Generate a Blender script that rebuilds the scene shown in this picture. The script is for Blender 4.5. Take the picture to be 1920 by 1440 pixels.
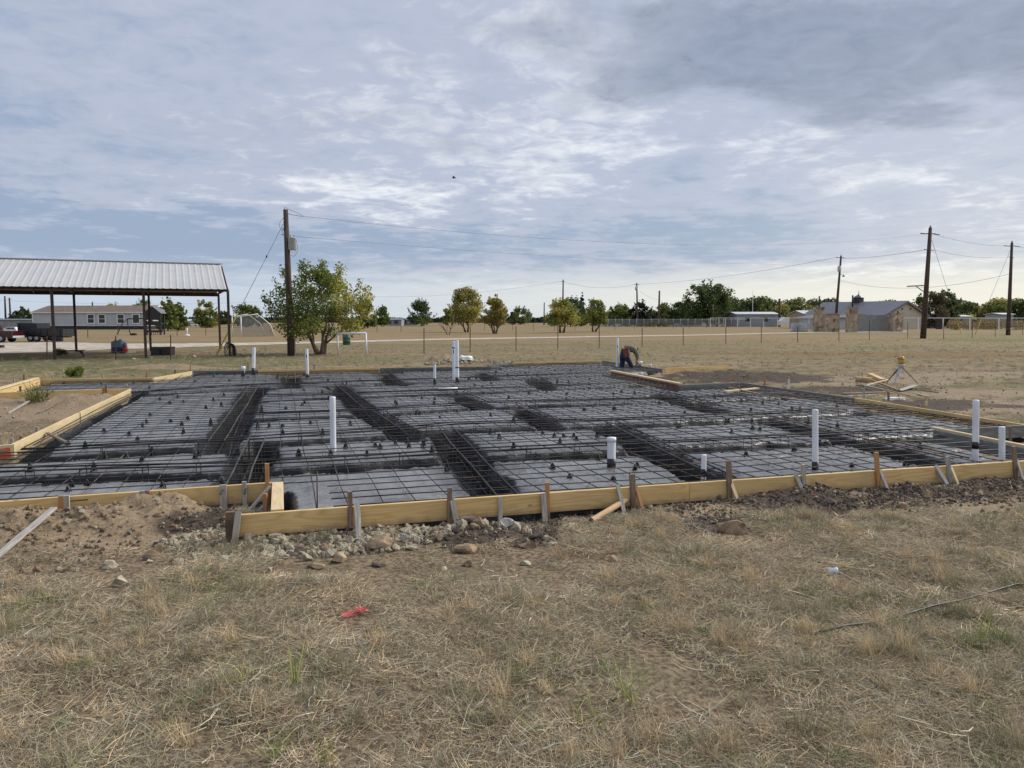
import bpy, bmesh, math, random
import numpy as np
from mathutils import Vector, Matrix, noise as mnoise
R = math.radians
rnd = random.Random(7)
rs = np.random.RandomState(11)
sc = bpy.context.scene
for o in list(bpy.data.objects): bpy.data.objects.remove(o)

# ------------------------------------------------------------------ camera
F = 1442.0
HC = 1.6                      # camera height above the top of the form boards (z = 0)
PITCH = math.atan(122 / F)
cam = bpy.data.cameras.new('Camera'); camo = bpy.data.objects.new('Camera', cam)
sc.collection.objects.link(camo); sc.camera = camo
camo.location = (0, 0, HC); camo.rotation_euler = (math.pi / 2 - PITCH, 0, 0)
cam.sensor_width = 36; cam.lens = F / 1920 * 36; cam.clip_start = 0.05; cam.clip_end = 9000
CP, SP = math.cos(PITCH), math.sin(PITCH)
def ray(px, py):
    x, y = px - 960, 720 - py
    return Vector((x, F * CP + y * SP, -F * SP + y * CP))
def G(px, py, z=0.0):         # photograph measurement -> point on the level z
    r = ray(px, py); t = (HC - z) / -r.z
    return Vector((r.x * t, r.y * t, z))
def AT(px, py, Y):            # photograph measurement -> point at distance Y
    r = ray(px, py); t = Y / r.y
    return Vector((r.x * t, Y, HC + r.z * t))
def azel(px, py):
    r = ray(px, py).normalized()
    return math.atan2(r.x, r.y), math.asin(r.z)

# ------------------------------------------------------------------ view, sky, sun
sc.view_settings.view_transform = 'Standard'; sc.view_settings.look = 'None'
sc.view_settings.exposure = 0.5; sc.view_settings.gamma = 1
sc.view_settings.use_curve_mapping = False
try:
    sc.cycles.max_bounces = 5; sc.cycles.transparent_max_bounces = 12
    sc.cycles.diffuse_bounces = 2; sc.cycles.glossy_bounces = 2
except Exception: pass
SUN_EL, SUN_AZ = 38, 62       # azimuth measured from +Y toward +X
sd = bpy.data.lights.new('Sun', 'SUN'); sd.energy = 2.6; sd.angle = R(38); sd.color = (1, .95, .86)
so = bpy.data.objects.new('Sun', sd); sc.collection.objects.link(so)
so.rotation_euler = (R(90 - SUN_EL), 0, R(-SUN_AZ) + math.pi); so.location = (30, 20, 40)
_d = Vector((math.sin(R(SUN_AZ)) * math.cos(R(SUN_EL)), math.cos(R(SUN_AZ)) * math.cos(R(SUN_EL)), math.sin(R(SUN_EL))))
so.rotation_euler = _d.to_track_quat('Z', 'Y').to_euler()

w = bpy.data.worlds.new('World'); sc.world = w; w.use_nodes = True
nt = w.node_tree; nt.nodes.clear()
def N(t, **k):
    n = nt.nodes.new(t)
    for a, b in k.items(): setattr(n, a, b)
    return n
def lk(a, b): nt.links.new(a, b)
def M(op, a, b=None, c=None, clamp=False):
    n = N('ShaderNodeMath', operation=op, use_clamp=clamp)
    for i, v in enumerate((a, b, c)):
        if v is None: continue
        if hasattr(v, 'is_linked'): lk(v, n.inputs[i])
        else: n.inputs[i].default_value = v
    return n.outputs[0]
def MIXC(f, a, b):
    n = N('ShaderNodeMix', data_type='RGBA')
    for s, v in ((0, f), (6, a), (7, b)):
        if hasattr(v, 'is_linked'): lk(v, n.inputs[s])
        elif s == 0: n.inputs[0].default_value = v
        else: n.inputs[s].default_value = (*v, 1)
    return n.outputs[2]
def NOISE(vec, scale, detail=4, rough=.5, dist=0, lac=2):
    n = N('ShaderNodeTexNoise'); n.inputs['Scale'].default_value = scale; n.inputs['Detail'].default_value = detail
    n.inputs['Roughness'].default_value = rough; n.inputs['Distortion'].default_value = dist
    n.inputs['Lacunarity'].default_value = lac
    lk(vec, n.inputs['Vector']); return n.outputs[0], n.outputs[1]
def SS(v, a, b):
    n = N('ShaderNodeMapRange', interpolation_type='SMOOTHSTEP'); lk(v, n.inputs[0])
    n.inputs[1].default_value = a; n.inputs[2].default_value = b; return n.outputs[0]
tc = N('ShaderNodeTexCoord'); sx = N('ShaderNodeSeparateXYZ'); lk(tc.outputs['Generated'], sx.inputs[0])
X, Y, Z = sx.outputs
Zc = M('MAXIMUM', Z, 0.0)
den = M('ADD', Zc, 0.10)
qx = M('DIVIDE', X, den); qy = M('DIVIDE', Y, den)
cq = N('ShaderNodeCombineXYZ'); lk(qx, cq.inputs[0]); lk(qy, cq.inputs[1]); Q = cq.outputs[0]
AZ = M('ARCTAN2', X, Y); EL = M('ARCSINE', Z)
wf, wc = NOISE(Q, .9, 5, .6)
wf2, _ = NOISE(Q, 2.3, 5, .6, 0)
AZd = M('ADD', AZ, M('MULTIPLY', M('SUBTRACT', wf, .5), .55))
ELd = M('ADD', EL, M('MULTIPLY', M('SUBTRACT', wf2, .5), .16))
def blob(px, py, wx, wy):
    a, e = azel(px, py); sa, se = wx / F, wy / F
    u = M('DIVIDE', M('SUBTRACT', AZd, a), sa); v = M('DIVIDE', M('SUBTRACT', ELd, e), se)
    return M('EXPONENT', M('MULTIPLY', M('ADD', M('MULTIPLY', u, u), M('MULTIPLY', v, v)), -1.0))
def addm(l):
    s = l[0]
    for x in l[1:]: s = M('ADD', s, x)
    return s
n1, _ = NOISE(Q, .55, 6, .55, .4)
n2, _ = NOISE(Q, 2.2, 8, .62, .5)
n3, _ = NOISE(Q, 7.5, 6, .62, .6)
cov = M('ADD', M('MULTIPLY', n1, .7), M('MULTIPLY', n2, .75))
cov = M('ADD', cov, M('MULTIPLY', n3, .46)); cov = M('ADD', cov, -.02)
bl = addm([M('MULTIPLY', blob(180, 455, 420, 55), .40), M('MULTIPLY', blob(760, 470, 520, 42), .18), M('MULTIPLY', blob(1380, 440, 330, 45), .22),
           M('MULTIPLY', blob(60, 240, 300, 130), .10), M('MULTIPLY', blob(120, 60, 300, 60), .10), M('MULTIPLY', blob(1500, 360, 420, 40), .12)])
br = addm([M('MULTIPLY', blob(1060, 110, 210, 90), .12), M('MULTIPLY', blob(1840, 330, 300, 80), .16), M('MULTIPLY', blob(760, 380, 500, 30), .14),
           M('MULTIPLY', blob(1250, 290, 420, 60), .10), M('MULTIPLY', blob(560, 210, 300, 80), .06)])
cov = M('ADD', M('SUBTRACT', cov, bl), br)
c1 = SS(cov, .60, .93)
c2 = SS(cov, .93, 1.24)
col = MIXC(c1, (.28, .355, .485), (.42, .46, .57))
col = MIXC(c2, col, (.82, .84, .86))
dk = addm([M('MULTIPLY', blob(1480, 95, 480, 75), 1.0), M('MULTIPLY', blob(1800, 130, 260, 85), .75), M('MULTIPLY', blob(700, 250, 300, 60), .25), M('MULTIPLY', blob(1250, 20, 260, 50), .4)])
dk = M('MULTIPLY', SS(M('ADD', dk, M('MULTIPLY', M('SUBTRACT', n2, .5), 2.0)), .10, .85), M('ADD', .25, M('MULTIPLY', n3, 1.15)), clamp=True)
col = MIXC(dk, col, (.23, .27, .36))
# pale strip above the horizon, warmer toward the bright side
hz = M('SUBTRACT', 1.0, SS(M('ADD', EL, M('MULTIPLY', M('SUBTRACT', wf2, .5), .03)), .025, .085))
azr = SS(AZ, -.5, .55)
hcol = MIXC(azr, (.50, .58, .68), (.80, .78, .68))
col = MIXC(M('MULTIPLY', hz, .85), col, hcol)
warm = M('MULTIPLY', M('MULTIPLY', SS(AZ, .05, .6), M('SUBTRACT', 1.0, SS(EL, .1, .34))), .35)
col = MIXC(warm, col, MIXC(.5, col, (.85, .82, .72)))
low = SS(Z, -.02, 0.0)
col = MIXC(low, (.20, .18, .14), col)
sky = N('ShaderNodeTexSky', sky_type='NISHITA', sun_disc=False); sky.sun_elevation = R(SUN_EL); sky.sun_rotation = R(SUN_AZ)
sc10 = N('ShaderNodeVectorMath', operation='SCALE'); lk(col, sc10.inputs[0]); sc10.inputs['Scale'].default_value = 8.3
skyc = MIXC(.93, sky.outputs[0], sc10.outputs[0])
bg = N('ShaderNodeBackground'); bg.inputs[1].default_value = .1; lk(skyc, bg.inputs[0])
wo = N('ShaderNodeOutputWorld'); lk(bg.outputs[0], wo.inputs[0])

# ------------------------------------------------------------------ materials
def newmat(name):
    global nt
    m = bpy.data.materials.new(name); m.use_nodes = True; nt = m.node_tree; nt.nodes.clear()
    b = N('ShaderNodeBsdfPrincipled'); o = N('ShaderNodeOutputMaterial'); lk(b.outputs[0], o.inputs[0])
    return m, b
def setin(b, k, v):
    if hasattr(v, 'is_linked'): lk(v, b.inputs[k])
    elif k == 'Base Color': b.inputs[k].default_value = (*v, 1)
    else: b.inputs[k].default_value = v
def LC():
    a = N('ShaderNodeAttribute', attribute_name='lc'); return a.outputs['Vector']
def MAPV(v, s):
    n = N('ShaderNodeVectorMath', operation='MULTIPLY'); lk(v, n.inputs[0]); n.inputs[1].default_value = s; return n.outputs[0]
def BUMP(b, h, strength, dist=.01):
    n = N('ShaderNodeBump'); n.inputs['Strength'].default_value = strength; n.inputs['Distance'].default_value = dist
    lk(h, n.inputs['Height']); lk(n.outputs[0], b.inputs['Normal'])
def plain(name, c, rough=.6, var=.25, scale=6, metal=0, bump=.0, c2=None, stretch=(1, 1, 1)):
    m, b = newmat(name); v = MAPV(LC(), stretch)
    n, _ = NOISE(v, scale, 6, .62)
    d = c2 or tuple(x * (1 - var) for x in c); h = tuple(min(1, x * (1 + var)) for x in c)
    setin(b, 'Base Color', MIXC(SS(n, .35, .68), d, h)); b.inputs['Roughness'].default_value = rough; b.inputs['Metallic'].default_value = metal
    if bump: BUMP(b, n, bump, .02)
    return m
def wood(name, light, dark, grey=0.0, knots=True):
    m, b = newmat(name); v = LC()
    n, _ = NOISE(MAPV(v, (.55, 5, 5)), 1.0, 2, .5)
    s = M('SINE', M('MULTIPLY', n, 95)); s = M('MULTIPLY_ADD', s, .5, .5)
    fine, _ = NOISE(MAPV(v, (3, 90, 90)), 1.0, 4, .6)
    big, _ = NOISE(v, .9, 4, .6)
    f = M('ADD', M('MULTIPLY', M('POWER', s, 2.0), .55), M('MULTIPLY', fine, .35))
    c = MIXC(f, light, dark)
    c = MIXC(M('MULTIPLY', SS(big, .42, .7), .7), c, tuple(x * .70 for x in light))
    if grey: c = MIXC(SS(big, .3, .62), c, (.34, .31, .27))
    if knots:
        vo = N('ShaderNodeTexVoronoi'); lk(MAPV(v, (1.5, 3.0, 3.0)), vo.inputs['Vector']); vo.inputs['Scale'].default_value = 1.3
        kn = M('SUBTRACT', 1.0, SS(vo.outputs['Distance'], .035, .085))
        c = MIXC(M('MULTIPLY', kn, .85), c, (.10, .045, .02))
    geo = N('ShaderNodeNewGeometry'); sp = N('ShaderNodeSeparateXYZ'); lk(geo.outputs['Position'], sp.inputs[0])
    dirt, _ = NOISE(geo.outputs['Position'], 7, 5, .65)
    dz = M('MULTIPLY', M('SUBTRACT', 1.0, SS(M('ADD', sp.outputs[2], M('MULTIPLY', dirt, .16)), -.14, -.03)), .75)
    c = MIXC(dz, c, (.20, .14, .09))
    setin(b, 'Base Color', c); b.inputs['Roughness'].default_value = .75; BUMP(b, fine, .25, .004); return m
pine = wood('pine', (.76, .54, .24), (.54, .33, .12))
pale_pine = wood('pale_pine', (.70, .56, .33), (.55, .39, .19))
old_wood = wood('weathered_wood', (.36, .31, .25), (.20, .16, .12), 1, False)
grey_board = plain('grey_board', (.19, .19, .175), .85, .28, 5, bump=.3, stretch=(1, 6, 6))
red_board = plain('reddish_board', (.16, .065, .04), .8, .4, 5)
orange_paint = plain('orange_spray', (.75, .14, .04), .7, .25, 9)
steel_dark = plain('dark_steel', (.055, .03, .026), .6, .35, 4)
tpost_m = plain('rusty_post', (.10, .055, .04), .8, .3, 5)
pvc_w = plain('white_pvc', (.70, .73, .77), .38, .10, 9, stretch=(1, 1, .3))
pvc_k = plain('black_tape', (.012, .012, .014), .4, .3, 9)
pvc_b = plain('blue_print', (.06, .08, .3), .5, .2, 9)
pvc_o = plain('yellowed_pvc', (.62, .52, .30), .5, .1, 4)
rebar_m = plain('rebar', (.055, .048, .045), .65, .45, 3, metal=.3, c2=(.02, .019, .02))
rust_m = plain('rusty_rebar', (.13, .075, .045), .8, .4, 3, c2=(.04, .03, .026))
chair_m = plain('black_plastic', (.008, .008, .009), .5, .2, 9)
pole_m = plain('pole_wood', (.075, .05, .037), .9, .45, 2.5, bump=.4, stretch=(6, 6, .5))
pole_f = plain('far_pole_wood', (.09, .07, .058), .9, .3, 1, stretch=(1, 1, .3))
galv = plain('galvanised', (.42, .44, .45), .5, .12, 2)
wire_m = plain('wire', (.20, .205, .22), .6, .1, 1)
white_paint = plain('white_paint', (.75, .75, .73), .5, .08, 2)
roof_metal = plain('metal_roof', (.50, .50, .49), .5, .04, 1.2, metal=.1)
under_metal = plain('roof_underside', (.10, .07, .06), .8, .2, 2)
shingle = plain('brown_shingle', (.17, .125, .10), .9, .2, 1.5)
siding = plain('grey_siding', (.47, .49, .51), .7, .06, .5)
glass_d = plain('dark_glass', (.02, .022, .028), .12, .2, 1)
black_m = plain('black_paint', (.018, .018, .02), .45, .3, 3)
red_car = plain('dark_red_paint', (.045, .006, .009), .25, .15, 1)
white_car = plain('white_car_paint', (.72, .73, .74), .3, .05, 1)
silver_car = plain('silver_car_paint', (.42, .43, .45), .3, .05, 1, metal=.4)
rubber = plain('tyre_rubber', (.022, .022, .022), .85, .2, 5)
blue_p = plain('blue_plastic', (.13, .24, .32), .5, .15, 5)
navy_p = plain('navy_plastic', (.02, .035, .08), .5, .15, 5)
red_p = plain('red_plastic', (.5, .03, .02), .45, .15, 5)
green_p = plain('green_barrel', (.03, .09, .06), .5, .3, 6)
yellow_p = plain('yellow_plastic', (.62, .55, .12), .5, .1, 5)
hose_m = plain('black_hose', (.012, .012, .012), .5, .2, 5)
conc = plain('concrete_block', (.20, .215, .205), .9, .14, 3, bump=.3)
cream = plain('cream_siding', (.52, .48, .38), .75, .05, .6)
dark_roof = plain('slate_metal_roof', (.15, .155, .18), .45, .08, 1, metal=.2)
tan_wall = plain('tan_wall', (.34, .27, .19), .85, .1, .6)
light_roof = plain('pale_metal_roof', (.55, .57, .58), .5, .06, 1)
grey_wall = plain('grey_metal_wall', (.27, .30, .32), .7, .1, .8)
level_y = plain('instrument_yellow', (.55, .30, .05), .45, .15, 9)
cardb = plain('cardboard', (.50, .34, .20), .9, .1, 5)
gravel_m = plain('gravel_road_mat', (.46, .40, .32), .95, .22, 1.6, c2=(.32, .27, .21))
rock_pale = plain('pale_limestone', (.56, .50, .36), .95, .32, 9, bump=.9, c2=(.22, .185, .13))
rock_tan = plain('tan_rock', (.36, .26, .16), .95, .3, 8, bump=.9, c2=(.15, .105, .065))
rock_dark = plain('dark_rock', (.13, .105, .085), .95, .35, 9, bump=.9)
rock_grey = plain('grey_concrete_lump', (.34, .325, .30), .95, .3, 14, bump=1)
pink = plain('pink_tape', (.85, .07, .10), .6, .2, 20)
skin_m = plain('skin', (.28, .15, .10), .6, .1, 9)
jean_m = plain('jeans', (.012, .024, .055), .85, .35, 12)
shirt_m = plain('olive_shirt', (.15, .145, .095), .9, .2, 12)
leather = plain('tool_belt_leather', (.17, .045, .03), .7, .4, 14)
boot_m = plain('boot_leather', (.12, .06, .03), .8, .2, 9)
hair_m = plain('dark_hair', (.012, .01, .008), .7, .2, 9)
cotton = plain('bark', (.13, .10, .075), .95, .35, 7, bump=.6, stretch=(1, 1, .3))
def stone_mat():
    m, b = newmat('flagstone'); v = LC(); vo = N('ShaderNodeTexVoronoi'); lk(v, vo.inputs['Vector']); vo.inputs['Scale'].default_value = 1.9
    c = MIXC(vo.outputs['Color'], (.42, .32, .21), (.20, .13, .09))
    hs = N('ShaderNodeSeparateColor'); lk(vo.outputs['Color'], hs.inputs[0])
    c = MIXC(hs.outputs[0], (.56, .44, .30), (.15, .095, .065))
    ve = N('ShaderNodeTexVoronoi', feature='DISTANCE_TO_EDGE'); lk(v, ve.inputs['Vector']); ve.inputs['Scale'].default_value = 1.9
    c = MIXC(SS(ve.outputs['Distance'], .02, .07), (.33, .29, .23), c)
    setin(b, 'Base Color', c); b.inputs['Roughness'].default_value = .9; return m
stone = stone_mat()
def mesh_alpha(name, c, a):
    m, b = newmat(name); setin(b, 'Base Color', c); b.inputs['Alpha'].default_value = a; b.inputs['Roughness'].default_value = .7; return m
chain = mesh_alpha('chain_link', (.22, .23, .24), .5)
net_m = mesh_alpha('grey_net', (.15, .16, .17), .32)

def col_mat(name, rough=.7, trans=.0, rv=.22, sheen=0):     # colour from a per-blade / per-leaf attribute
    m, b = newmat(name)
    a = N('ShaderNodeAttribute', attribute_name='Col'); oi = N('ShaderNodeObjectInfo')
    k = M('MULTIPLY_ADD', oi.outputs['Random'], rv * 2, 1 - rv)
    s = N('ShaderNodeVectorMath', operation='SCALE'); lk(a.outputs['Color'], s.inputs[0]); lk(k, s.inputs['Scale'])
    setin(b, 'Base Color', s.outputs[0]); b.inputs['Roughness'].default_value = rough; b.inputs['Specular IOR Level'].default_value = .25
    if trans:
        o = [n for n in nt.nodes if n.type == 'OUTPUT_MATERIAL'][0]
        t = N('ShaderNodeBsdfTranslucent'); lk(s.outputs[0], t.inputs[0]); mx = N('ShaderNodeMixShader'); mx.inputs[0].default_value = trans
        lk(b.outputs[0], mx.inputs[1]); lk(t.outputs[0], mx.inputs[2]); lk(mx.outputs[0], o.inputs[0])
    return m
straw_m = col_mat('straw', .75, .15)
leaf_m = col_mat('leaf', .55, .42, .12)

# ------------------------------------------------------------------ mesh helpers
COL = sc.collection
WL = {}
def wloc(o):
    v = Vector((0, 0, 0))
    while o is not None: v = v + Vector(o.location); o = o.parent
    return v
class MB:
    def __init__(s): s.v = []; s.f = []; s.lc = []; s.sm = []; s.col = []
    def add(s, vs, fs, lc=None, smooth=False):
        n = len(s.v); s.v += [tuple(x) for x in vs]; s.f += [tuple(i + n for i in f) for f in fs]
        s.lc += [tuple(x) for x in (lc if lc is not None else vs)]; s.sm += [smooth] * len(fs); return s
    def beam(s, p, q, w, h, up=(0, 0, 1), off=None, taper=1.0, bev=.0):
        p, q = Vector(p), Vector(q); d = q - p; L = d.length; d.normalize(); up = Vector(up)
        if abs(d.dot(up)) > .98: up = Vector((0, 1, 0))
        sd = d.cross(up).normalized(); u = sd.cross(d).normalized()
        o = off if off is not None else (rnd.uniform(0, 50), rnd.uniform(0, 50), rnd.uniform(0, 50))
        vs = []; lc = []
        b = min(bev, w * .3, h * .3)
        if b > 0: prof = [(-w/2+b, -h/2), (w/2-b, -h/2), (w/2, -h/2+b), (w/2, h/2-b), (w/2-b, h/2), (-w/2+b, h/2), (-w/2, h/2-b), (-w/2, -h/2+b)]
        else: prof = [(-w/2, -h/2), (w/2, -h/2), (w/2, h/2), (-w/2, h/2)]
        n = len(prof)
        for t, c, k in ((0, p, 1), (L, q, taper)):
            for a, e in prof:
                vs.append(c + sd * a * k + u * e * k); lc.append((o[0] + t, o[1] + a, o[2] + e))
        fs = [(i, (i + 1) % n, n + (i + 1) % n, n + i) for i in range(n)]
        fs += [tuple(reversed(range(n))), tuple(range(n, 2 * n))]
        return s.add(vs, fs, lc)
    def box(s, c, sx, sy, sz, rz=0, off=None):
        c = Vector(c); cr, sr = math.cos(rz), math.sin(rz); vs = []
        for z in (-sz / 2, sz / 2):
            for x, y in ((-sx/2, -sy/2), (sx/2, -sy/2), (sx/2, sy/2), (-sx/2, sy/2)):
                vs.append((c.x + x * cr - y * sr, c.y + x * sr + y * cr, c.z + z))
        return s.add(vs, [(3, 2, 1, 0), (4, 5, 6, 7), (0, 1, 5, 4), (1, 2, 6, 5), (2, 3, 7, 6), (3, 0, 4, 7)])
    def tube(s, pts, r, n=8, cap=True, smooth=True):
        pts = [Vector(p) for p in pts]; m = len(pts)
        rr = r if isinstance(r, (list, tuple)) else [r] * m
        vs = []; lc = []; prev = None; L = 0
        for i, p in enumerate(pts):
            d = (pts[min(i + 1, m - 1)] - pts[max(i - 1, 0)]).normalized()
            if prev is None:
                a = Vector((0, 0, 1)) if abs(d.z) < .9 else Vector((1, 0, 0))
                sd = d.cross(a).normalized()
            else: sd = (prev - d * prev.dot(d)).normalized()
            prev = sd; u = sd.cross(d)
            if i: L += (p - pts[i - 1]).length
            for k in range(n):
                a = 2 * math.pi * k / n; vs.append(p + (sd * math.cos(a) + u * math.sin(a)) * rr[i])
                lc.append(vs[-1])
        fs = [(i * n + k, i * n + (k + 1) % n, (i + 1) * n + (k + 1) % n, (i + 1) * n + k) for i in range(m - 1) for k in range(n)]
        fs = [tuple(reversed(f)) for f in fs]
        if cap: fs += [tuple(range(n)), tuple(reversed(range((m - 1) * n, m * n)))]
        return s.add(vs, fs, lc, smooth)
    def lathe(s, c, prof, n=16, smooth=True):
        c = Vector(c); return s.tube([c + Vector((0, 0, z)) for r, z in prof], [r for r, z in prof], n, True, smooth)
    def prism(s, poly, vec):          # polygon (3D points) extruded along vec
        vec = Vector(vec); n = len(poly); a = [Vector(p) for p in poly]; b = [p + vec for p in a]
        fs = [(i, (i + 1) % n, n + (i + 1) % n, n + i) for i in range(n)] + [tuple(reversed(range(n))), tuple(range(n, 2 * n))]
        return s.add(a + b, fs)
    def sheet(s, quad, t=.02):
        q = [Vector(p) for p in quad]; nrm = (q[1] - q[0]).cross(q[2] - q[0]).normalized(); return s.prism(q, nrm * t)
def obj(name, mb, mat, parent=None, origin=None, autofix=True):
    me = bpy.data.meshes.new(name)
    off = wloc(parent) if parent is not None else (Vector(origin) if origin is not None else Vector((0, 0, 0)))
    va = np.array(mb.v, dtype=float)
    if parent is None and origin is None and len(va):
        mn, mx = va.min(0), va.max(0); off = Vector(((mn[0] + mx[0]) / 2, (mn[1] + mx[1]) / 2, mn[2]))
    va = va - np.array(off)
    me.from_pydata(va.tolist(), [], mb.f)
    a = me.attributes.new('lc', 'FLOAT_VECTOR', 'POINT'); a.data.foreach_set('vector', np.array(mb.lc, dtype=np.float32).ravel())
    if mb.col:
        c = me.color_attributes.new('Col', 'FLOAT_COLOR', 'POINT'); cc = np.ones((len(mb.v), 4), np.float32); cc[:, :3] = np.array(mb.col); c.data.foreach_set('color', cc.ravel())
    me.polygons.foreach_set('use_smooth', mb.sm)
    if autofix and len(mb.f) < 60000:
        bm = bmesh.new(); bm.from_mesh(me); bmesh.ops.recalc_face_normals(bm, faces=bm.faces); bm.to_mesh(me); bm.free()
    me.materials.append(mat); me.update()
    o = bpy.data.objects.new(name, me); COL.objects.link(o)
    o.location = (0, 0, 0) if parent is not None else off
    if parent is not None: o.parent = parent
    return o
def fast_obj(name, verts, faces, mat, cols=None, lc=None, smooth=False, origin=(0, 0, 0), extra=None, link=True):
    """verts Nx3 array, faces Mx3 or Mx4 array"""
    me = bpy.data.meshes.new(name); verts = np.asarray(verts, np.float32) - np.array(origin, np.float32); faces = np.asarray(faces, np.int32)
    m, k = faces.shape
    me.vertices.add(len(verts)); me.vertices.foreach_set('co', verts.ravel())
    me.loops.add(m * k); me.loops.foreach_set('vertex_index', faces.ravel())
    me.polygons.add(m); me.polygons.foreach_set('loop_start', np.arange(0, m * k, k, dtype=np.int32))
    me.update(calc_edges=True)
    me.polygons.foreach_set('use_smooth', np.full(m, smooth))
    a = me.attributes.new('lc', 'FLOAT_VECTOR', 'POINT'); a.data.foreach_set('vector', np.asarray(verts if lc is None else lc, np.float32).ravel())
    if cols is not None:
        c = me.color_attributes.new('Col', 'FLOAT_COLOR', 'POINT'); cc = np.ones((len(verts), 4), np.float32); cc[:, :3] = cols; c.data.foreach_set('color', cc.ravel())
    for kx, val in (extra or {}).items():
        a = me.attributes.new(kx, 'FLOAT', 'POINT'); a.data.foreach_set('value', np.asarray(val, np.float32))
    me.materials.append(mat); me.update()
    o = bpy.data.objects.new(name, me); o.location = origin
    if link: COL.objects.link(o)
    return o
def tag(o, label=None, cat=None, group=None, kind=None):
    if label: o['label'] = label
    if cat: o['category'] = cat
    if group: o['group'] = group
    if kind: o['kind'] = kind
    elif cat: o['kind'] = 'thing'
    return o
def thing(name, loc, label, cat, group=None):
    o = bpy.data.objects.new(name, None); COL.objects.link(o); o.location = loc; o.empty_display_size = .2
    return tag(o, label, cat, group)
def dup(o, loc=None, rz=None, scale=None, label=None, parent=None):
    c = o.copy(); COL.objects.link(c)
    if parent is not None: c.parent = parent
    if loc is not None: c.location = loc
    if rz is not None: c.rotation_euler = (0, 0, rz)
    if scale is not None: c.scale = scale
    if label: c['label'] = label
    for ch in o.children: dup(ch, parent=c)
    return c

# ------------------------------------------------------------------ numpy noise
_perm = rs.permutation(4096); _val = rs.rand(4096)
def vn(x, y, seed=0):
    xi = np.floor(x).astype(np.int64); yi = np.floor(y).astype(np.int64); fx = x - xi; fy = y - yi
    fx = fx * fx * (3 - 2 * fx); fy = fy * fy * (3 - 2 * fy)
    def h(a, b): return _val[_perm[(_perm[(a + seed * 131) & 4095] + b) & 4095]]
    return (h(xi, yi) * (1 - fx) + h(xi + 1, yi) * fx) * (1 - fy) + (h(xi, yi + 1) * (1 - fx) + h(xi + 1, yi + 1) * fx) * fy
def fbm(x, y, sc_=1.0, oct=4, seed=0, g=.5):
    s = 0; a = 1; t = 0
    for i in range(oct):
        s = s + a * vn(x * sc_ + i * 17.3, y * sc_ - i * 9.1, seed + i); t += a; a *= g; sc_ *= 2.03
    return s / t
def smooth(t): t = np.clip(t, 0, 1); return t * t * (3 - 2 * t)

# ------------------------------------------------------------------ slab outline
TH = R(17)
U = Vector((math.cos(TH), math.sin(TH), 0)); Vv = Vector((-math.sin(TH), math.cos(TH), 0))
POLY_PX = [(-390, 970), (530, 902), (532, 957.5), (880, 932.5), (1220, 909), (1650, 880.5), (1895, 864.5), (2002, 857), (1750, 806), (1925, 796),
           (1601, 746), (1387, 717), (1273, 722), (1145, 697), (1240, 692), (1127, 676), (960, 680), (915, 683), (921, 687), (712, 690), (485, 694), (361, 695.5),
           (287, 708.5), (75, 711), (-8, 735.5), (246, 728), (150, 773), (25, 833), (-70, 840)]
POLY = [G(*p) for p in POLY_PX]
PA = np.array([[p.x, p.y] for p in POLY])
def sdf(x, y):                # > 0 inside the outline
    x = np.asarray(x, float); y = np.asarray(y, float); d = np.full(x.shape, 1e9); inside = np.zeros(x.shape, bool)
    n = len(PA)
    for i in range(n):
        a = PA[i]; b = PA[(i + 1) % n]; e = b - a; wx = x - a[0]; wy = y - a[1]
        t = np.clip((wx * e[0] + wy * e[1]) / (e @ e), 0, 1); d = np.minimum(d, (wx - t * e[0]) ** 2 + (wy - t * e[1]) ** 2)
        c = ((a[1] > y) != (b[1] > y)) & (x < (b[0] - a[0]) * (y - a[1]) / (b[1] - a[1] + 1e-12) + a[0]); inside ^= c
    return np.where(inside, 1, -1) * np.sqrt(d)
def segd(x, y, pts):
    d = np.full(np.shape(x), 1e9)
    for a, b in zip(pts[:-1], pts[1:]):
        ex, ey = b[0] - a[0], b[1] - a[1]; t = np.clip(((x - a[0]) * ex + (y - a[1]) * ey) / (ex * ex + ey * ey), 0, 1)
        d = np.minimum(d, np.hypot(x - a[0] - t * ex, y - a[1] - t * ey))
    return d
TR_PX = {'across': [[(-330, 910), (0, 889), (440, 877), (600, 868), (855, 852), (1293, 832), (1767, 810)],
                    [(36, 852), (423, 829), (693, 812), (855, 799), (1293, 786), (1620, 768)],
                    [(459, 781), (693, 772), (921, 758), (1293, 748), (1480, 741)],
                    [(500, 746), (720, 738), (1000, 728), (1190, 720)],
                    [(248, 739), (437, 726), (693, 717), (1000, 706), (1135, 700)]],
         'along': [[(436, 935), (484, 822)], [(405, 834), (480, 722)], [(545, 722), (547, 699)], [(950, 938), (835, 805)], [(770, 813), (712, 775)],
                   [(694, 771), (632, 719)], [(744, 718), (722, 697)], [(1360, 903), (1140, 792)], [(1035, 792), (975, 762)], [(908, 758), (860, 738)], [(1030, 724), (1000, 707)],
                   [(1800, 868), (1455, 785)], [(1345, 765), (1230, 734)], [(925, 708), (905, 697)]]}
TR = {k: [[G(*p, -.08) for p in l] for l in v] for k, v in TR_PX.items()}
OPENSIDE = [POLY[i] for i in range(0, 8)]    # along the near forms the pad runs close to the boards
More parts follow.
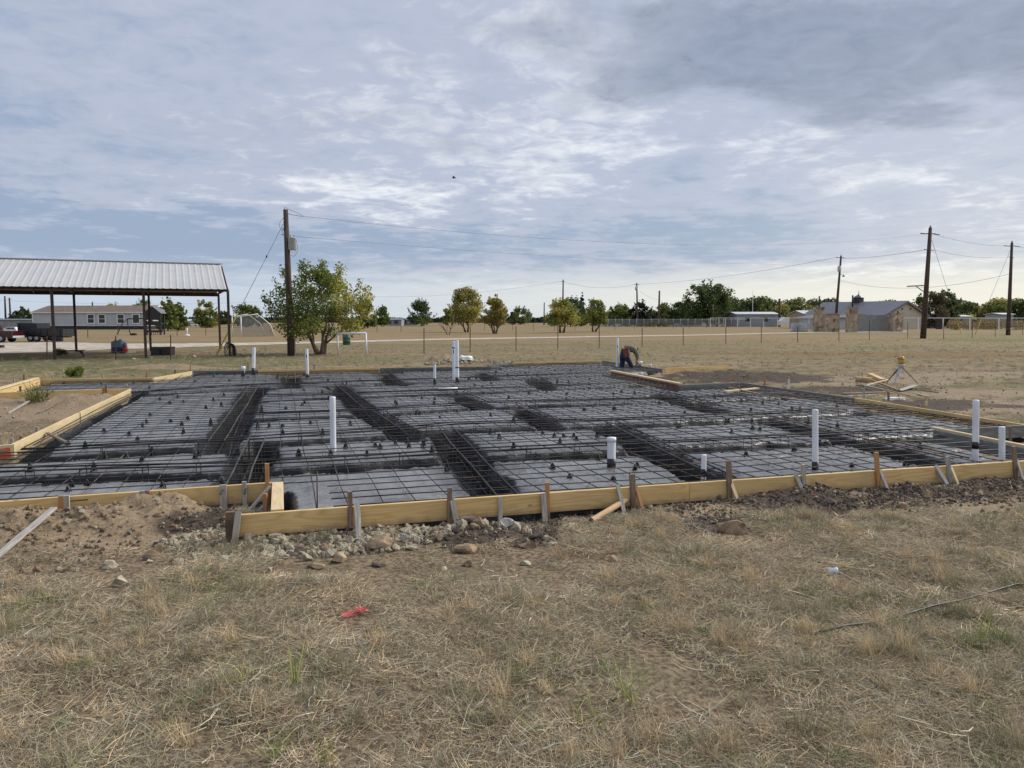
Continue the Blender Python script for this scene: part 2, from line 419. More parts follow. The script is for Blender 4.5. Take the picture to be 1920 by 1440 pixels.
def tarp_z(x, y, s):
    d = np.full(x.shape, 1e9)
    for k in TR:
        for l in TR[k]:
            d = np.minimum(d, segd(x, y, [(p.x, p.y) for p in l]) + (.05 if k == 'across' else 0))
    wob = (fbm(x, y, 1.6, 3, 5) - .5) * .22
    z = -.10 - .40 * smooth((.31 + wob * .9 - d) / .24)
    nf = segd(x, y, [(p.x, p.y) for p in OPENSIDE])
    wid = np.where(nf < s + .02, .10, .40)
    edge = smooth((s - wid * .35 + wob * .3) / (wid * .75))
    z = z * edge + -.48 * (1 - edge)
    z = np.minimum(z, -.10 - .40 * smooth((.31 + wob * .9 - d) / .24) * 1.0)
    up = smooth((.05 - s) / .05)
    z = z * (1 - up) + -.235 * up
    # cushion the pads: sag slightly toward the trenches
    pads = smooth((.90 - d) / .7) * .07
    return z - pads
DARKS, DIRTS, LIMES, MOUNDS = [], [], [], []
def E(px, py, ru, rv, h=0):
    p = G(px, py, -.27); return (p.x, p.y, ru, rv, h)
def eld(x, y, e):
    dx, dy = x - e[0], y - e[1]; u = (dx * U.x + dy * U.y) / e[2]; v = (dx * Vv.x + dy * Vv.y) / e[3]; return np.sqrt(u * u + v * v)
MOUNDS = [E(110, 1000, 1.15, .38, .17), E(285, 978, .55, .33, .18), E(-60, 1030, .8, .6, .10), E(390, 985, .38, .3, .07), E(855, 974, .27, .26, .19), E(600, 1005, .95, .34, .05),
          E(885, 1015, .5, .3, .07), E(1470, 945, 1.0, .33, .11), E(1650, 930, .8, .3, .07), E(1290, 968, .75, .26, .05), E(1850, 925, 1.4, .5, .07), E(1240, 990, .9, .4, .03),
          E(150, 758, 1.2, 1.0, .16), E(60, 800, 1.0, 1.6, .10), E(20, 760, 1.2, 1.2, .10), E(835, 682, .9, .8, .30), E(300, 694, 2.0, .8, .15), E(1210, 705, 1.1, 1.6, .14), E(1330, 706, 2.2, 1.5, .16), E(1420, 712, 2.4, 1.2, .14),
          E(1530, 735, 2.4, .8, .06), E(1870, 815, .7, .6, .10), E(1700, 760, 2.2, .5, .05), E(880, 684, 1.6, .8, .10)]
DIRTS = [E(190, 1010, 1.75, .62), E(-100, 1050, 1.2, .9), E(860, 980, .4, .3), E(1290, 972, .8, .32), E(1900, 945, 1.2, .35), E(110, 775, 2.6, 3.0), E(835, 682, 1.6, 1.0), E(300, 694, 3.2, .8), E(1210, 705, 1.6, 2.2), E(1820, 740, 3.2, 1.5), E(1860, 815, 1.0, .8), E(1000, 690, 6, .6), E(1700, 720, 2.5, 1.0), E(1600, 715, 5, 2.2), E(1880, 765, 3, 1.6), E(1080, 690, 7, .9), E(1780, 705, 5, 1.6), E(700, 687, 6, .5)]
DARKS = [E(1500, 955, 1.35, .42), E(1700, 940, 1.2, .3), E(1130, 975, .8, .3), E(1480, 1040, .45, .14), E(1400, 712, 4.2, 1.9), E(1560, 735, 3.0, 1.2), E(1750, 765, 3.0, .9), E(960, 1010, .7, .3), E(420, 990, .45, .35), E(1330, 990, .5, .25), E(680, 1150, .0001, .0001), E(370, 1200, .16, .06), E(1850, 925, 1.6, .45)]
LIMES = [E(560, 1005, 1.0, .36), E(690, 1030, .7, .2), E(470, 1050, .5, .12), E(760, 1015, .4, .2)]
def fld(x, y, L, amp=.35, k=3.0, seed=0):
    n = (fbm(x, y, 2.2, 4, 30 + seed) - .5) * amp * 2.4; m = np.zeros(np.shape(x))
    for e in L: m = np.maximum(m, smooth((1.12 + n - eld(x, y, e)) * k * .5))
    return m
def terr(x, y, s=None, detail=True):
    x = np.asarray(x, float); y = np.asarray(y, float)
    if s is None: s = sdf(x, y)
    z = np.full(x.shape, -.245)
    r = np.hypot(x, y)
    m = np.zeros(x.shape)
    for e in MOUNDS:
        q = eld(x, y, e); m = np.maximum(m, e[4] * smooth(1.25 - q))
    near = smooth((60 - r) / 40)
    lump = (fbm(x, y, 1.3, 4, 3) - .5) * .05 + (fbm(x, y, 6, 3, 9) - .5) * .025 * smooth((16 - r) / 8)
    rough = m * (fbm(x, y, 4.5, 5, 12, .65) - .4) * 1.25
    z = z + near * lump + m + rough + (fbm(x, y, .012, 3, 21) - .5) * .5 * smooth((r - 70) / 150)
    z = z - 22 * smooth((r - 330) / 1400)
    # keep ground below the board's lower edge next to the near forms, then the dig inside
    z = np.where(s > -.07, np.minimum(z, -.13), z)
    z = z + (-1.1 - z) * smooth((s + .03) / .09)
    return z
def tz(x, y): return float(terr(np.array([x]), np.array([y]))[0])
def gp(px, py):               # ground point for something standing at that place of the photograph
    p = G(px, py, -.26); p.z = tz(p.x, p.y); return p

# ------------------------------------------------------------------ ground sheet
def build_ground():
    o = (0.0, -5.0)
    rr = [5.5]
    while rr[-1] < 6000: rr.append(rr[-1] * (1.0042 if rr[-1] < 45 else 1.012))
    rr = np.array(rr); th = np.linspace(-R(78), R(78), 1150)
    RR, TT = np.meshgrid(rr, th, indexing='ij'); x = o[0] + RR * np.sin(TT); y = o[1] + RR * np.cos(TT)
    xf, yf = x.ravel(), y.ravel(); s = np.full(xf.shape, -50.0)
    nearm = (np.hypot(xf, yf) < 60); s[nearm] = sdf(xf[nearm], yf[nearm])
    z = terr(xf, yf, s)
    nr, nt_ = x.shape
    i = np.arange(nr - 1)[:, None] * nt_ + np.arange(nt_ - 1)[None, :]
    f = np.stack([i, i + 1, i + nt_ + 1, i + nt_], -1).reshape(-1, 4)[:, ::-1]
    nb = fbm(xf, yf, .8, 4, 77)
    ex = {'dirt': fld(xf, yf, DIRTS, .5, 3, 1) , 'dark': fld(xf, yf, DARKS, .6, 3, 2), 'lime': fld(xf, yf, LIMES, .5, 3, 4)}
    ring = smooth((.55 + (nb - .5) * 1.6 + s) / .5) * (yf > 0)       # scuffed earth beside the forms
    ex['dirt'] = np.maximum(ex['dirt'], ring * .8)
    global nt
    m, b = newmat('ground_mat')
    geo = N('ShaderNodeNewGeometry'); P = geo.outputs['Position']
    sp = N('ShaderNodeSeparateXYZ'); lk(P, sp.inputs[0])
    big, _ = NOISE(P, .35, 5, .6); mid, _ = NOISE(P, 2.4, 6, .65); fine, _ = NOISE(P, 28, 5, .7); st, _ = NOISE(MAPV(P, (1, .25, 1)), 60, 3, .7)
    straw = MIXC(SS(fine, .36, .64), (.085, .062, .042), (.29, .22, .14))
    straw = MIXC(M('MULTIPLY', SS(mid, .5, .72), .65), straw, (.105, .085, .058))
    straw = MIXC(M('MULTIPLY', SS(big, .5, .66), .4), straw, (.14, .14, .07))
    straw = MIXC(M('MULTIPLY', SS(st, .55, .75), .35), straw, (.36, .29, .19))
    # farther: mown field, tan with rusty and olive bands
    vl = N('ShaderNodeVectorMath', operation='LENGTH'); lk(P, vl.inputs[0]); D = vl.outputs['Value']
    fb, _ = NOISE(MAPV(P, (.25, 1, 1)), .07, 6, .62); fb2, _ = NOISE(MAPV(P, (.3, 1, 1)), .9, 6, .7); fb3, _ = NOISE(MAPV(P, (.5, 1, 1)), 5, 4, .7)
    field = MIXC(SS(fb2, .3, .7), (.19, .145, .085), (.29, .22, .13))
    field = MIXC(M('MULTIPLY', SS(fb, .42, .6), .75), field, (.155, .145, .062))
    field = MIXC(M('MULTIPLY', SS(fb3, .45, .7), .5), field, (.13, .11, .055))
    far_ = MIXC(SS(fb2, .3, .7), (.20, .145, .078), (.29, .21, .11))
    fbx, _ = NOISE(MAPV(P, (.2, 1, 1)), .03, 4, .6)
    far_ = MIXC(M('MULTIPLY', SS(fbx, .48, .6), .6), far_, (.17, .15, .075))
    field = MIXC(SS(D, 50, 70), field, far_)
    g = MIXC(SS(D, 13, 26), straw, field)
    # lush patch far right, darker green band left under the carport
    def pt(px, py, rx, ry):
        c = G(px, py, -.26); a = N('ShaderNodeVectorMath', operation='SUBTRACT'); lk(P, a.inputs[0]); a.inputs[1].default_value = c
        bb = N('ShaderNodeVectorMath', operation='MULTIPLY'); lk(a.outputs[0], bb.inputs[0]); bb.inputs[1].default_value = (1 / rx, 1 / ry, 0)
        l = N('ShaderNodeVectorMath', operation='LENGTH'); lk(bb.outputs[0], l.inputs[0])
        return M('SUBTRACT', 1.0, SS(M('ADD', l.outputs['Value'], M('MULTIPLY', M('SUBTRACT', fb2, .5), .8)), .5, 1.1))
    g = MIXC(M('MULTIPLY', pt(1900, 638, 9, 8), .8), g, (.13, .16, .05))
    g = MIXC(M('MULTIPLY', pt(1640, 652, 3, 4), .5), g, (.14, .15, .06))
    g = MIXC(M('MULTIPLY', pt(150, 683, 9, 7), .75), g, (.10, .11, .045))
    g = MIXC(M('MULTIPLY', pt(480, 676, 9, 7), .6), g, (.15, .14, .07))
    g = MIXC(M('MULTIPLY', pt(1800, 665, 12, 5), .55), g, (.20, .115, .045))
    g = MIXC(M('MULTIPLY', pt(1500, 662, 8, 3.5), .45), g, (.22, .13, .05))
    for nm, ca, cb in (('dirt', (.185, .138, .09), (.335, .255, .165)), ('lime', (.30, .26, .175), (.60, .53, .38)), ('dark', (.045, .034, .027), (.12, .09, .068))):
        a = N('ShaderNodeAttribute', attribute_name=nm); cc = MIXC(SS(fine, .35, .65), ca, cb)
        cc = MIXC(M('MULTIPLY', SS(mid, .5, .75), .4), cc, ca)
        g = MIXC(SS(M('ADD', a.outputs['Fac'], M('MULTIPLY', M('SUBTRACT', fine, .5), .7)), .25, .75), g, cc)
    setin(b, 'Base Color', g); b.inputs['Roughness'].default_value = .95; b.inputs['Specular IOR Level'].default_value = .15
    hh = M('ADD', M('MULTIPLY', fine, .6), M('MULTIPLY', mid, 1.0)); BUMP(b, hh, .55, .035)
    g_ = fast_obj('ground', np.stack([xf, yf, z], 1), f, m, smooth=True, extra=ex, lc=np.stack([xf, yf, z], 1))
    tag(g_, 'dry mown grass and bare earth ground', None, None, 'structure')
build_ground()

# gravel drive
def drive():
    up = [(-300, 643), (0, 643), (125, 641.5), (200, 645), (300, 645), (400, 644), (600, 641), (820, 635.5), (1100, 631), (1300, 627.8), (1530, 622.5), (1700, 621)]
    lo = [(-300, 667), (0, 664), (100, 660), (200, 656), (300, 654.5), (400, 650), (600, 644.5), (820, 638.3), (1100, 633.2), (1300, 629.7), (1530, 624), (1700, 622.5)]
    vs = []
    for (a, b), (c, d) in zip(up, lo):
        for t in (0, .5, 1):
            p = G(a, b + (d - b) * t, -.26); vs.append((p.x, p.y))
    # resample along
    A = np.array(vs).reshape(-1, 3, 2); n = 240; t = np.linspace(0, len(A) - 1, n); i0 = np.minimum(t.astype(int), len(A) - 2); fr = (t - i0)[:, None, None]
    Bq = A[i0] * (1 - fr) + A[i0 + 1] * fr; Bq += (fbm(Bq[..., 0], Bq[..., 1], .3, 3, 5)[..., None] - .5) * .5
    x, y = Bq[..., 0].ravel(), Bq[..., 1].ravel(); z = terr(x, y) + .02
    i = np.arange(n - 1)[:, None] * 3 + np.arange(2)[None]; f = np.stack([i, i + 3, i + 4, i + 1], -1).reshape(-1, 4)
    o = fast_obj('gravel_road', np.stack([x, y, z], 1), f, gravel_m, smooth=True, lc=np.stack([x, y, z], 1)); tag(o, 'pale gravel drive crossing the field', None, None, 'structure')
drive()

# ------------------------------------------------------------------ vapour barrier
def tarp():
    u0 = PA.min(0) - .2; u1 = PA.max(0) + .2
    # grid aligned with the slab, finer toward the camera
    us = np.arange(-12, 17, .034); 
    v = [3.5]
    while v[-1] < 33: v.append(v[-1] + max(.028, .028 + (v[-1] - 9) * .004))
    v = np.array(v)
    UU, VV = np.meshgrid(us, v, indexing='xy'); x = UU * U.x + VV * Vv.x; y = UU * U.y + VV * Vv.y
    s = sdf(x, y); z = tarp_z(x, y, s)
    # folds
    sl = np.abs(np.gradient(z, axis=0)) + np.abs(np.gradient(z, axis=1))
    wr = 1 - np.abs(2 * fbm(x + fbm(x, y, 1.1, 2, 8) * 1.2, y * .6, 2.6, 3, 40) - 1)
    wr2 = 1 - np.abs(2 * fbm(x * .5 + y * .8, y * .9 - x * .5, 5.5, 3, 44) - 1)
    k_ = np.clip(sl * 10, 0, 1)
    a1 = fbm(x, y, .35, 2, 51) * 6.28; ca, sa = np.cos(a1), np.sin(a1)      # creases run in drifting directions
    cu, cv = x * ca + y * sa, -x * sa + y * ca
    wr3 = 1 - np.abs(2 * vn(cu * 3.4, cv * .8, 60) - 1); wr4 = 1 - np.abs(2 * vn(cu * 1.0 + 9, cv * 4.6, 63) - 1)
    gate = smooth((fbm(x, y, .9, 3, 66) - .42) / .2)
    z = z - .014 + (wr ** 4) * (.010 + .022 * k_) + (wr2 ** 3) * .004 + gate * (wr3 ** 4) * .024 + (1 - gate * .6) * (wr4 ** 4) * .020 + (fbm(x, y, 1.2, 3, 14) - .5) * .03
    z = np.minimum(z, -.070)
    keep = s > -.034; nv, nu = x.shape
    idx = np.arange(nv * nu).reshape(nv, nu)
    kf = keep[:-1, :-1] & keep[1:, :-1] & keep[:-1, 1:] & keep[1:, 1:]
    f = np.stack([idx[:-1, :-1], idx[:-1, 1:], idx[1:, 1:], idx[1:, :-1]], -1)[kf]
    used = np.zeros(nv * nu, bool); used[f.ravel()] = True; mp = np.cumsum(used) - 1
    P = np.stack([x.ravel(), y.ravel(), z.ravel()], 1)[used]; f = mp[f]
    m, b = newmat('black_poly_sheet'); geo = N('ShaderNodeNewGeometry'); Q = geo.outputs['Position']
    sp = N('ShaderNodeSeparateXYZ'); lk(Q, sp.inputs[0])
    n1, _ = NOISE(Q, 1.3, 5, .6); n2, _ = NOISE(Q, 9, 4, .6, 1.5); n3, _ = NOISE(MAPV(Q, (1, .35, 1)), 4.5, 4, .6, 2.5)
    dust_sheen = M('MULTIPLY', SS(sp.outputs[2], -.21, -.12), M('ADD', .30, M('MULTIPLY', n1, .8))); deep = M('SUBTRACT', 1.0, SS(sp.outputs[2], -.30, -.20)); sn = N('ShaderNodeSeparateXYZ'); lk(geo.outputs['Normal'], sn.inputs[0]); flat = SS(sn.outputs[2], .78, .985); dust_sheen = M('MULTIPLY', dust_sheen, flat); deep = M('MAXIMUM', deep, M('MULTIPLY', M('SUBTRACT', 1.0, SS(sn.outputs[2], .70, .9)), .8))  # sky sheen and dust painted pale on flat tops, dark shade on slopes
    c = MIXC(dust_sheen, (.010, .011, .012), (.27, .27, .265))
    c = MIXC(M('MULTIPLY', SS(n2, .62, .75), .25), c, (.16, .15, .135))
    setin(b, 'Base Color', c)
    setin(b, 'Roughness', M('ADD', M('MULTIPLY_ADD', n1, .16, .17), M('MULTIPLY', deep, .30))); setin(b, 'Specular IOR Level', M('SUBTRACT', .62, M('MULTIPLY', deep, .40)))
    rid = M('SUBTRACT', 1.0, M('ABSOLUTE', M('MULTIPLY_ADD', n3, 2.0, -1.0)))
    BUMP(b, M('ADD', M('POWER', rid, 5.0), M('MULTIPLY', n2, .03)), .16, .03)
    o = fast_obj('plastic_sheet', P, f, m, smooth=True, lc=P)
    tag(o, 'black plastic vapour sheet moulded over the pads and trenches inside the forms', 'plastic sheet')
    return x, y, z
tarp()
def tzp(x, y):
    x = np.array([x], float); y = np.array([y], float); return float(tarp_z(x, y, sdf(x, y))[0])

# ------------------------------------------------------------------ rebar
def clip_line(p, d, e0=.14):          # parameter intervals of p + t d inside the outline
    ts = []; n = len(PA)
    for i in range(n):
        a = PA[i]; e = PA[(i + 1) % n] - a; den = d[0] * e[1] - d[1] * e[0]
        if abs(den) < 1e-9: continue
        w_ = a - p; t = (w_[0] * e[1] - w_[1] * e[0]) / den; s_ = (w_[0] * d[1] - w_[1] * d[0]) / den
        if 0 <= s_ < 1: ts.append(t)
    ts.sort(); return [(ts[i] + e0, ts[i + 1] - .08) for i in range(0, len(ts) - 1, 2) if ts[i + 1] - ts[i] > .5]
BH, BT = .185, .038
def offs(a, b, outward=True, d=BT / 2):
    e = (b - a).normalized(); n = Vector((e.y, -e.x, 0)); m = (a + b) / 2 + n * .08
    if (float(sdf([m.x], [m.y])[0]) > 0): n = -n
    return n * d
mat_root = thing('rebar_mat', G(1000, 800, -.3), 'dark grid of tied reinforcing bars over the black sheet', 'rebar mat')
bars = []
def bar_mb(mb, p, d, iv, z, r, n=4):
    for a, b in iv:
        k = max(2, int((b - a) / 1.1) + 1); pts = []
        ph = rnd.uniform(0, 9)
        for i in range(k + 1):
            t = a + (b - a) * i / k; wv = .014 * math.sin(ph + i * 1.7) + rnd.uniform(-.006, .006)
            pts.append((p[0] + d[0] * t - d[1] * wv, p[1] + d[1] * t + d[0] * wv, z + rnd.uniform(-.008, .008)))
        mb.tube(pts, r, n)
uD = np.array([U.x, U.y]); vD = np.array([Vv.x, Vv.y])
def fam(dirn, step_d, step, lo, hi, z):
    t = lo
    while t < hi:
        p = step_d * (t + rnd.uniform(-.02, .02)); iv = clip_line(p, dirn, .42 if dirn is uD else .10)
        for a, b in iv:
            if b - a > .25: bars.append((np.hypot(*(p + dirn * (a + b) / 2)), p, dirn, [(a, b)], z))
        t += step
fam(uD, vD, .285, 4, 31, -.048)
fam(vD, uD, .30, -12, 16, -.060)
bars.sort(key=lambda b: b[0])
rest = MB()
for i, (_, p, d, iv, z) in enumerate(bars):
    if i < 99:
        mb = MB(); bar_mb(mb, p, d, iv, z, .0058); obj('rebar', mb, rust_m if rnd.random() < .06 else rebar_m, mat_root, autofix=False)
    else: bar_mb(rest, p, d, iv, z, .0054)
if rest.v: o = obj('rebar', rest, rebar_m, mat_root, autofix=False); o['kind'] = 'stuff'
# beam cages in the trenches
ci = 0
ordn = ['first', 'second', 'third', 'fourth', 'fifth', 'sixth', 'seventh', 'eighth', 'ninth', 'tenth', 'eleventh', 'twelfth', 'thirteenth', 'fourteenth', 'fifteenth', 'sixteenth', 'seventeenth', 'eighteenth', 'nineteenth', 'twentieth']
cage_lab = {('across', 0): 'trench running left to right nearest the front boards', ('across', 1): 'second left-to-right trench from the front', ('across', 2): 'third left-to-right trench from the front',
            ('across', 3): 'short left-to-right trench just short of the tall paired pipes', ('across', 4): 'farthest left-to-right trench near the back form',
            ('along', 0): 'near trench behind the corner of the two front boards', ('along', 1): 'left trench right of the biggest pad', ('along', 2): 'short trench at the orange-marked spot of the back board', ('along', 3): 'wide trench meeting the front board mid-length',
            ('along', 4): 'short middle trench beyond the tall white pipe', ('along', 5): 'trench leading toward the paired pipes', ('along', 6): 'short far trench by the back form', ('along', 7): 'trench ending at the small black and white pipe',
            ('along', 8): 'central short trench between pads', ('along', 9): 'short trench in front of the tall paired pipes', ('along', 10): 'far short trench right of centre', ('along', 11): 'long right-hand trench by the banded pipe', ('along', 12): 'short trench below the grey step of the form', ('along', 13): 'farthest short trench behind the paired pipes'}
for k in TR:
    for li, l in enumerate(TR[k]):
        root = thing('beam_cage', (l[0] + l[-1]) / 2 + Vector((0, 0, -.35)), 'rebar beam cage in the ' + cage_lab[(k, li)], 'rebar cage', 'rebar cages lying in the trenches')
        top = -.034
        m_ = rust_m if (k, li) in (('along', 11),) else rebar_m
        for dz, rr_ in ((top, .0105), (-.40, .009)):
            for sgn in (-1, 1):
                pts = []
                for a, b in zip(l[:-1], l[1:]):
                    d = (b - a); L = d.length; d.normalize(); nn = Vector((-d.y, d.x, 0))
                    kk = max(2, int(L / 1.2))
                    for i in range(kk + 1):
                        q = a + d * L * i / kk + nn * (.105 * sgn + rnd.uniform(-.012, .012)); pts.append((q.x, q.y, dz + rnd.uniform(-.01, .01)))
                if len(l) > 2: pts = [pts[i] for i in range(len(pts)) if i == 0 or (Vector(pts[i]) - Vector(pts[i-1])).length > .2]
                mb = MB(); mb.tube(pts, rr_, 5); obj('long_bar', mb, m_, root, autofix=False)
        for a, b in zip(l[:-1], l[1:]):
            d = (b - a); L = d.length; d.normalize(); nn = Vector((-d.y, d.x, 0)); t = .3
            while t < L and a.y < 22:
                c = a + d * t; q = [c + nn * s_ * .1 + Vector((0, 0, zz - c.z)) for s_, zz in ((-1, top - .01), (1, top - .01), (1, -.41), (-1, -.41), (-1, top - .01))]
                mb = MB(); mb.tube(q, .005, 4, smooth=False); obj('stirrup', mb, m_, root, autofix=False); t += .62 + rnd.uniform(-.08, .08)
for li, (a, b, lb) in enumerate([((246, 728), (25, 833), 'rebar beam cage beside the pale diagonal form board'), ((30, 833), (-70, 840), 'rebar beam cage by the orange sprayed board end'), ((1387, 717), (1925, 796), 'rebar beam cage along the right side form board'), ((1145, 697), (1273, 722), 'rebar beam cage below the reddish form board')]):
    a, b = G(*a, 0), G(*b, 0); n = -offs(a, b, d=1).normalized(); root = thing('beam_cage', (a + b) / 2 + Vector((0, 0, -.35)), lb, 'rebar cage', 'rebar cages lying in the trenches'); d = (b - a).normalized(); L = (b - a).length
    for o_, z_ in ((.10, -.05), (.20, -.045), (.31, -.05), (.12, -.38), (.30, -.38)):
        kk = max(2, int(L / 1.2)); mb = MB(); mb.tube([a + d * (.1 + (L - .2) * i / kk) + n * (o_ + rnd.uniform(-.012, .012)) + Vector((0, 0, z_ + rnd.uniform(-.01, .01))) for i in range(kk + 1)], .008, 5); obj('long_bar', mb, rust_m if li == 2 else rebar_m, root, autofix=False)
# mesh support chairs
def chair_mesh():
    mb = MB(); n = 8
    for k in range(4):
        a = k * math.pi / 2 + .4; mb.beam((.034 * math.cos(a), .034 * math.sin(a), 0), (.008 * math.cos(a), .008 * math.sin(a), .062), .018, .008)
    mb.lathe((0, 0, 0), [(.038, 0), (.036, .006), (.030, .006)], 10); mb.lathe((0, 0, .0), [(.022, .02), (.010, .055), (.009, .070)], 8)
    return mb
ch0 = obj('rebar_chair', chair_mesh(), chair_m, origin=(0, 0, 0)); tag(ch0, 'small black plastic cone holding the rebar grid above the sheet', 'rebar chair', 'plastic chairs under the rebar grid')
CH_PX = [(545,672),(85,903),(176,876),(115,851),(175,845),(163,910),(128,922),(205,882),(134,911),(197,855),(237,857),(266,864),(285,845),(347,887),(366,857),(373,850),(374,842),(305,913),(127,833),(56,877),
 (195,810),(275,793),(242,816),(282,779),(320,792),(344,810),(341,797),(268,800),(300,750),(344,755),(386,765),(352,786),(400,750),(420,741),(415,758),(395,790),(160,835),(318,757),(305,742),(334,745),(258,826),
 (505,799),(483,797),(530,801),(582,795),(657,795),(605,810),(530,812),(567,760),(616,747),(490,765),(536,767),(663,777),(604,735),(570,733),(700,795),(625,736),(571,756),
 (713,840),(767,838),(764,829),(742,833),(794,832),(810,844),(648,839),(688,852),(650,885),(560,850),(523,851),(620,852),(704,838),(855,880),(626,880),(880,907),(892,925),(838,872),
 (920,810),(936,820),(963,837),(1018,815),(1040,819),(1057,820),(1076,819),(1081,825),(1050,829),(1120,812),(930,800),(1122,848),(1122,861),(1005,857),(1036,878),(1068,898),(1150,903),(1249,862),(1191,881),(1195,876),(1138,860),
 (825,785),(858,774),(920,780),(963,787),(984,778),(780,775),(787,776),(1005,787),(880,760),(741,755),(791,748),(815,750),(814,757),(863,749),(878,759),(744,758),(760,738),
 (954,747),(992,738),(1063,740),(1062,749),(1025,737),(1095,770),(1153,768),(1206,777),(1150,768),(1284,776),(1236,757),(1300,765),(1260,752),(1270,802),(1274,801),(1372,812),(1411,805),(1425,807),(1346,839),(1399,855),(1489,845),(1442,836),(1537,837),(1547,836),(1590,832),(1537,832),(1597,877),(1699,868),(1724,860),(1725,837),(1366,791),(1361,791),
 (1485,768),(1500,768),(1408,770),(1410,790),(1570,799),(1677,793),(1621,782),(1516,790),(1569,764),(1538,755),(1460,760),(1305,744),(1340,743),(1390,752),(1430,757),(1190,736),(1165,735),(1150,740),(1105,730),(1045,714),(1012,719),(1105,712),(1066,717),(985,700),(992,690),(1008,703),(1040,695),(1070,697),(952,703),(930,697),(890,723),(921,720),(905,726),(850,727),
 (828,696),(807,692),(793,697),(755,698),(893,707),(879,710),(704,690),(670,698),(640,702),(705,723),(650,718),(585,722),(560,716),(675,712),(615,714),(400,706),(440,703),(500,700),(520,706),(570,702),(330,713),(250,720),(190,721),(120,720),(280,728),(365,716),(430,714),(465,709)]
chairs_pos = []
def chair_at(px, py, first=[True]):
    q = G(px, py, -.10); s_ = float(sdf([q.x], [q.y])[0]); zz = tzp(q.x, q.y)
    if s_ < .12 or zz < -.21: return
    loc = (q.x, q.y, zz - .004); rz = rnd.uniform(0, 6); hz_ = (-.034 - zz) / .070
    chairs_pos.append((q.x, q.y))
    if first[0]: ch0.location = loc; ch0.rotation_euler = (0, 0, rz); ch0.scale = (1, 1, hz_); first[0] = False
    else:
        k = rnd.uniform(.85, 1.15); dup(ch0, loc, rz, (k, k, hz_))
for p in CH_PX: chair_at(*p)

# ------------------------------------------------------------------ form boards
def board(a, b, mat, label, h=BH, t=BT, top=0.0, ext=0.0, split=None, name='form_board', grp='form boards around the slab', side=None):
    a, b = G(*a), G(*b); n = side * (t / 2) if side is not None else offs(a, b, d=t / 2); d = (b - a).normalized()
    a2, b2 = a + n - d * ext, b + n + d * ext; dz = Vector((0, 0, top - h / 2))
    mb = MB(); k = max(1, int((b2 - a2).length / .6)); 
    mb.beam(a2 + dz, b2 + dz, t, h, bev=.003); o = obj(name, mb, mat); tag(o, label, 'form board', grp); return o
F_LINE = [(425, 965.2), (880, 932.5), (1220, 909), (1650, 880.5), (1895, 864.5), (2010, 856.5)]
board((-390, 970), (113, 930.4), pine, 'yellow form board running out past the left edge above the dirt heap')
board((114, 930.3), (512, 903.3), pine, 'yellow form board set back at left front, between the dirt heap and the corner')
board((531, 903), (532, 954.5), pale_pine, 'short pale return board joining the stepped front forms at the corner', t=.105)
labs = ['front form board with bold cathedral grain, leftmost of the long front run', 'front form board rising right behind the grey lump and dirt cone', 'front form board behind the cardboard tube and dark spoil heap', 'front form board right of centre with two dark knots', 'short front form board running off the right edge']
cuts = [425, 848, 1290, 1640, 1893, 2008]
def fl(px):
    for (x0, y0), (x1, y1) in zip(F_LINE[:-1], F_LINE[1:]):
        if px <= x1: return y0 + (y1 - y0) * (px - x0) / (x1 - x0)
    return F_LINE[-1][1]
fside = -Vv
for i in range(5): board((cuts[i] + .4, fl(cuts[i])), (cuts[i + 1] - .4, fl(cuts[i + 1])), pine, labs[i], side=fside)
board((1750, 806), (2002, 857), grey_board, 'grey form board edging the right notch, running toward the front board')
board((1752, 803.6), (2002, 853.5), pale_pine, 'pale top plank capping the notch board at right', h=.03, t=.06, top=.03, name='cap_plank')
board((1925, 796), (1751, 806), grey_board, 'grey form board at the back of the right notch')
board((1387, 717), (1600, 746), grey_board, 'grey weathered form board on the far right side of the slab')
board((1602, 746), (1784, 774.5), pine, 'pine form board on the right side below the lumber pile')
board((1786, 775), (1926, 797), pine, 'pine form board on the right side reaching the frame edge')
board((1274, 722), (1386, 717), grey_board, 'grey form board across the step behind the crossed scraps')
board((1145, 697), (1272, 721.5), red_board, 'form board with reddish face below the worker', h=.19)
board((1141, 695.4), (1273, 721), pale_pine, 'pale plank capping the reddish form board below the worker', h=.03, t=.12, top=.032, name='cap_plank')
board((1129, 676), (1240, 691.7), grey_board, 'grey form board running behind the worker')
board((961, 680), (1126, 676), pine, 'farthest thin pine form board left of the worker', h=.15)
board((916, 683), (959, 680), grey_board, 'short grey form board at the far step of the back edge')
board((921, 687), (713, 690), grey_board, 'grey back form board behind the tall paired pipes')
board((711, 690), (486, 694), pine, 'yellow back form board with orange marks in front of the tree')
board((484, 694), (362, 695.5), grey_board, 'grey back form board below the guy wire')
board((360, 696), (288, 708.5), pale_pine, 'pale form board on the back left corner')
board((286, 708.7), (76, 711), pine, 'long yellow form board at back left in front of the bush')
board((75, 711.5), (-8, 735.5), pine, 'form board with broad pale top at the far left')
board((74, 710.3), (-14, 735.2), pale_pine, 'pale plank lying along the far left form board', h=.035, t=.12, top=.037, name='cap_plank')
board((-60, 737.8), (244, 728), pine, 'yellow form board closing the left dirt triangle at the back')
board((246, 729), (151, 773), pale_pine, 'upper half of the pale diagonal form board beside the dirt triangle')
board((149, 774), (26, 832.5), pale_pine, 'lower half of the pale diagonal form board beside the dirt triangle')
ob = board((24, 833.5), (-70, 840), pale_pine, 'pale form board with a bright orange sprayed patch at the left edge')
a_, b_ = G(19, 833.8), G(-20, 836.6); n_ = -offs(a_, b_, d=1).normalized(); mb = MB(); mb.beam(a_ + n_ * .002 + Vector((0, 0, -.10)), b_ + n_ * .002 + Vector((0, 0, -.11)), .003, .13); obj('paint_patch', mb, orange_paint, ob)
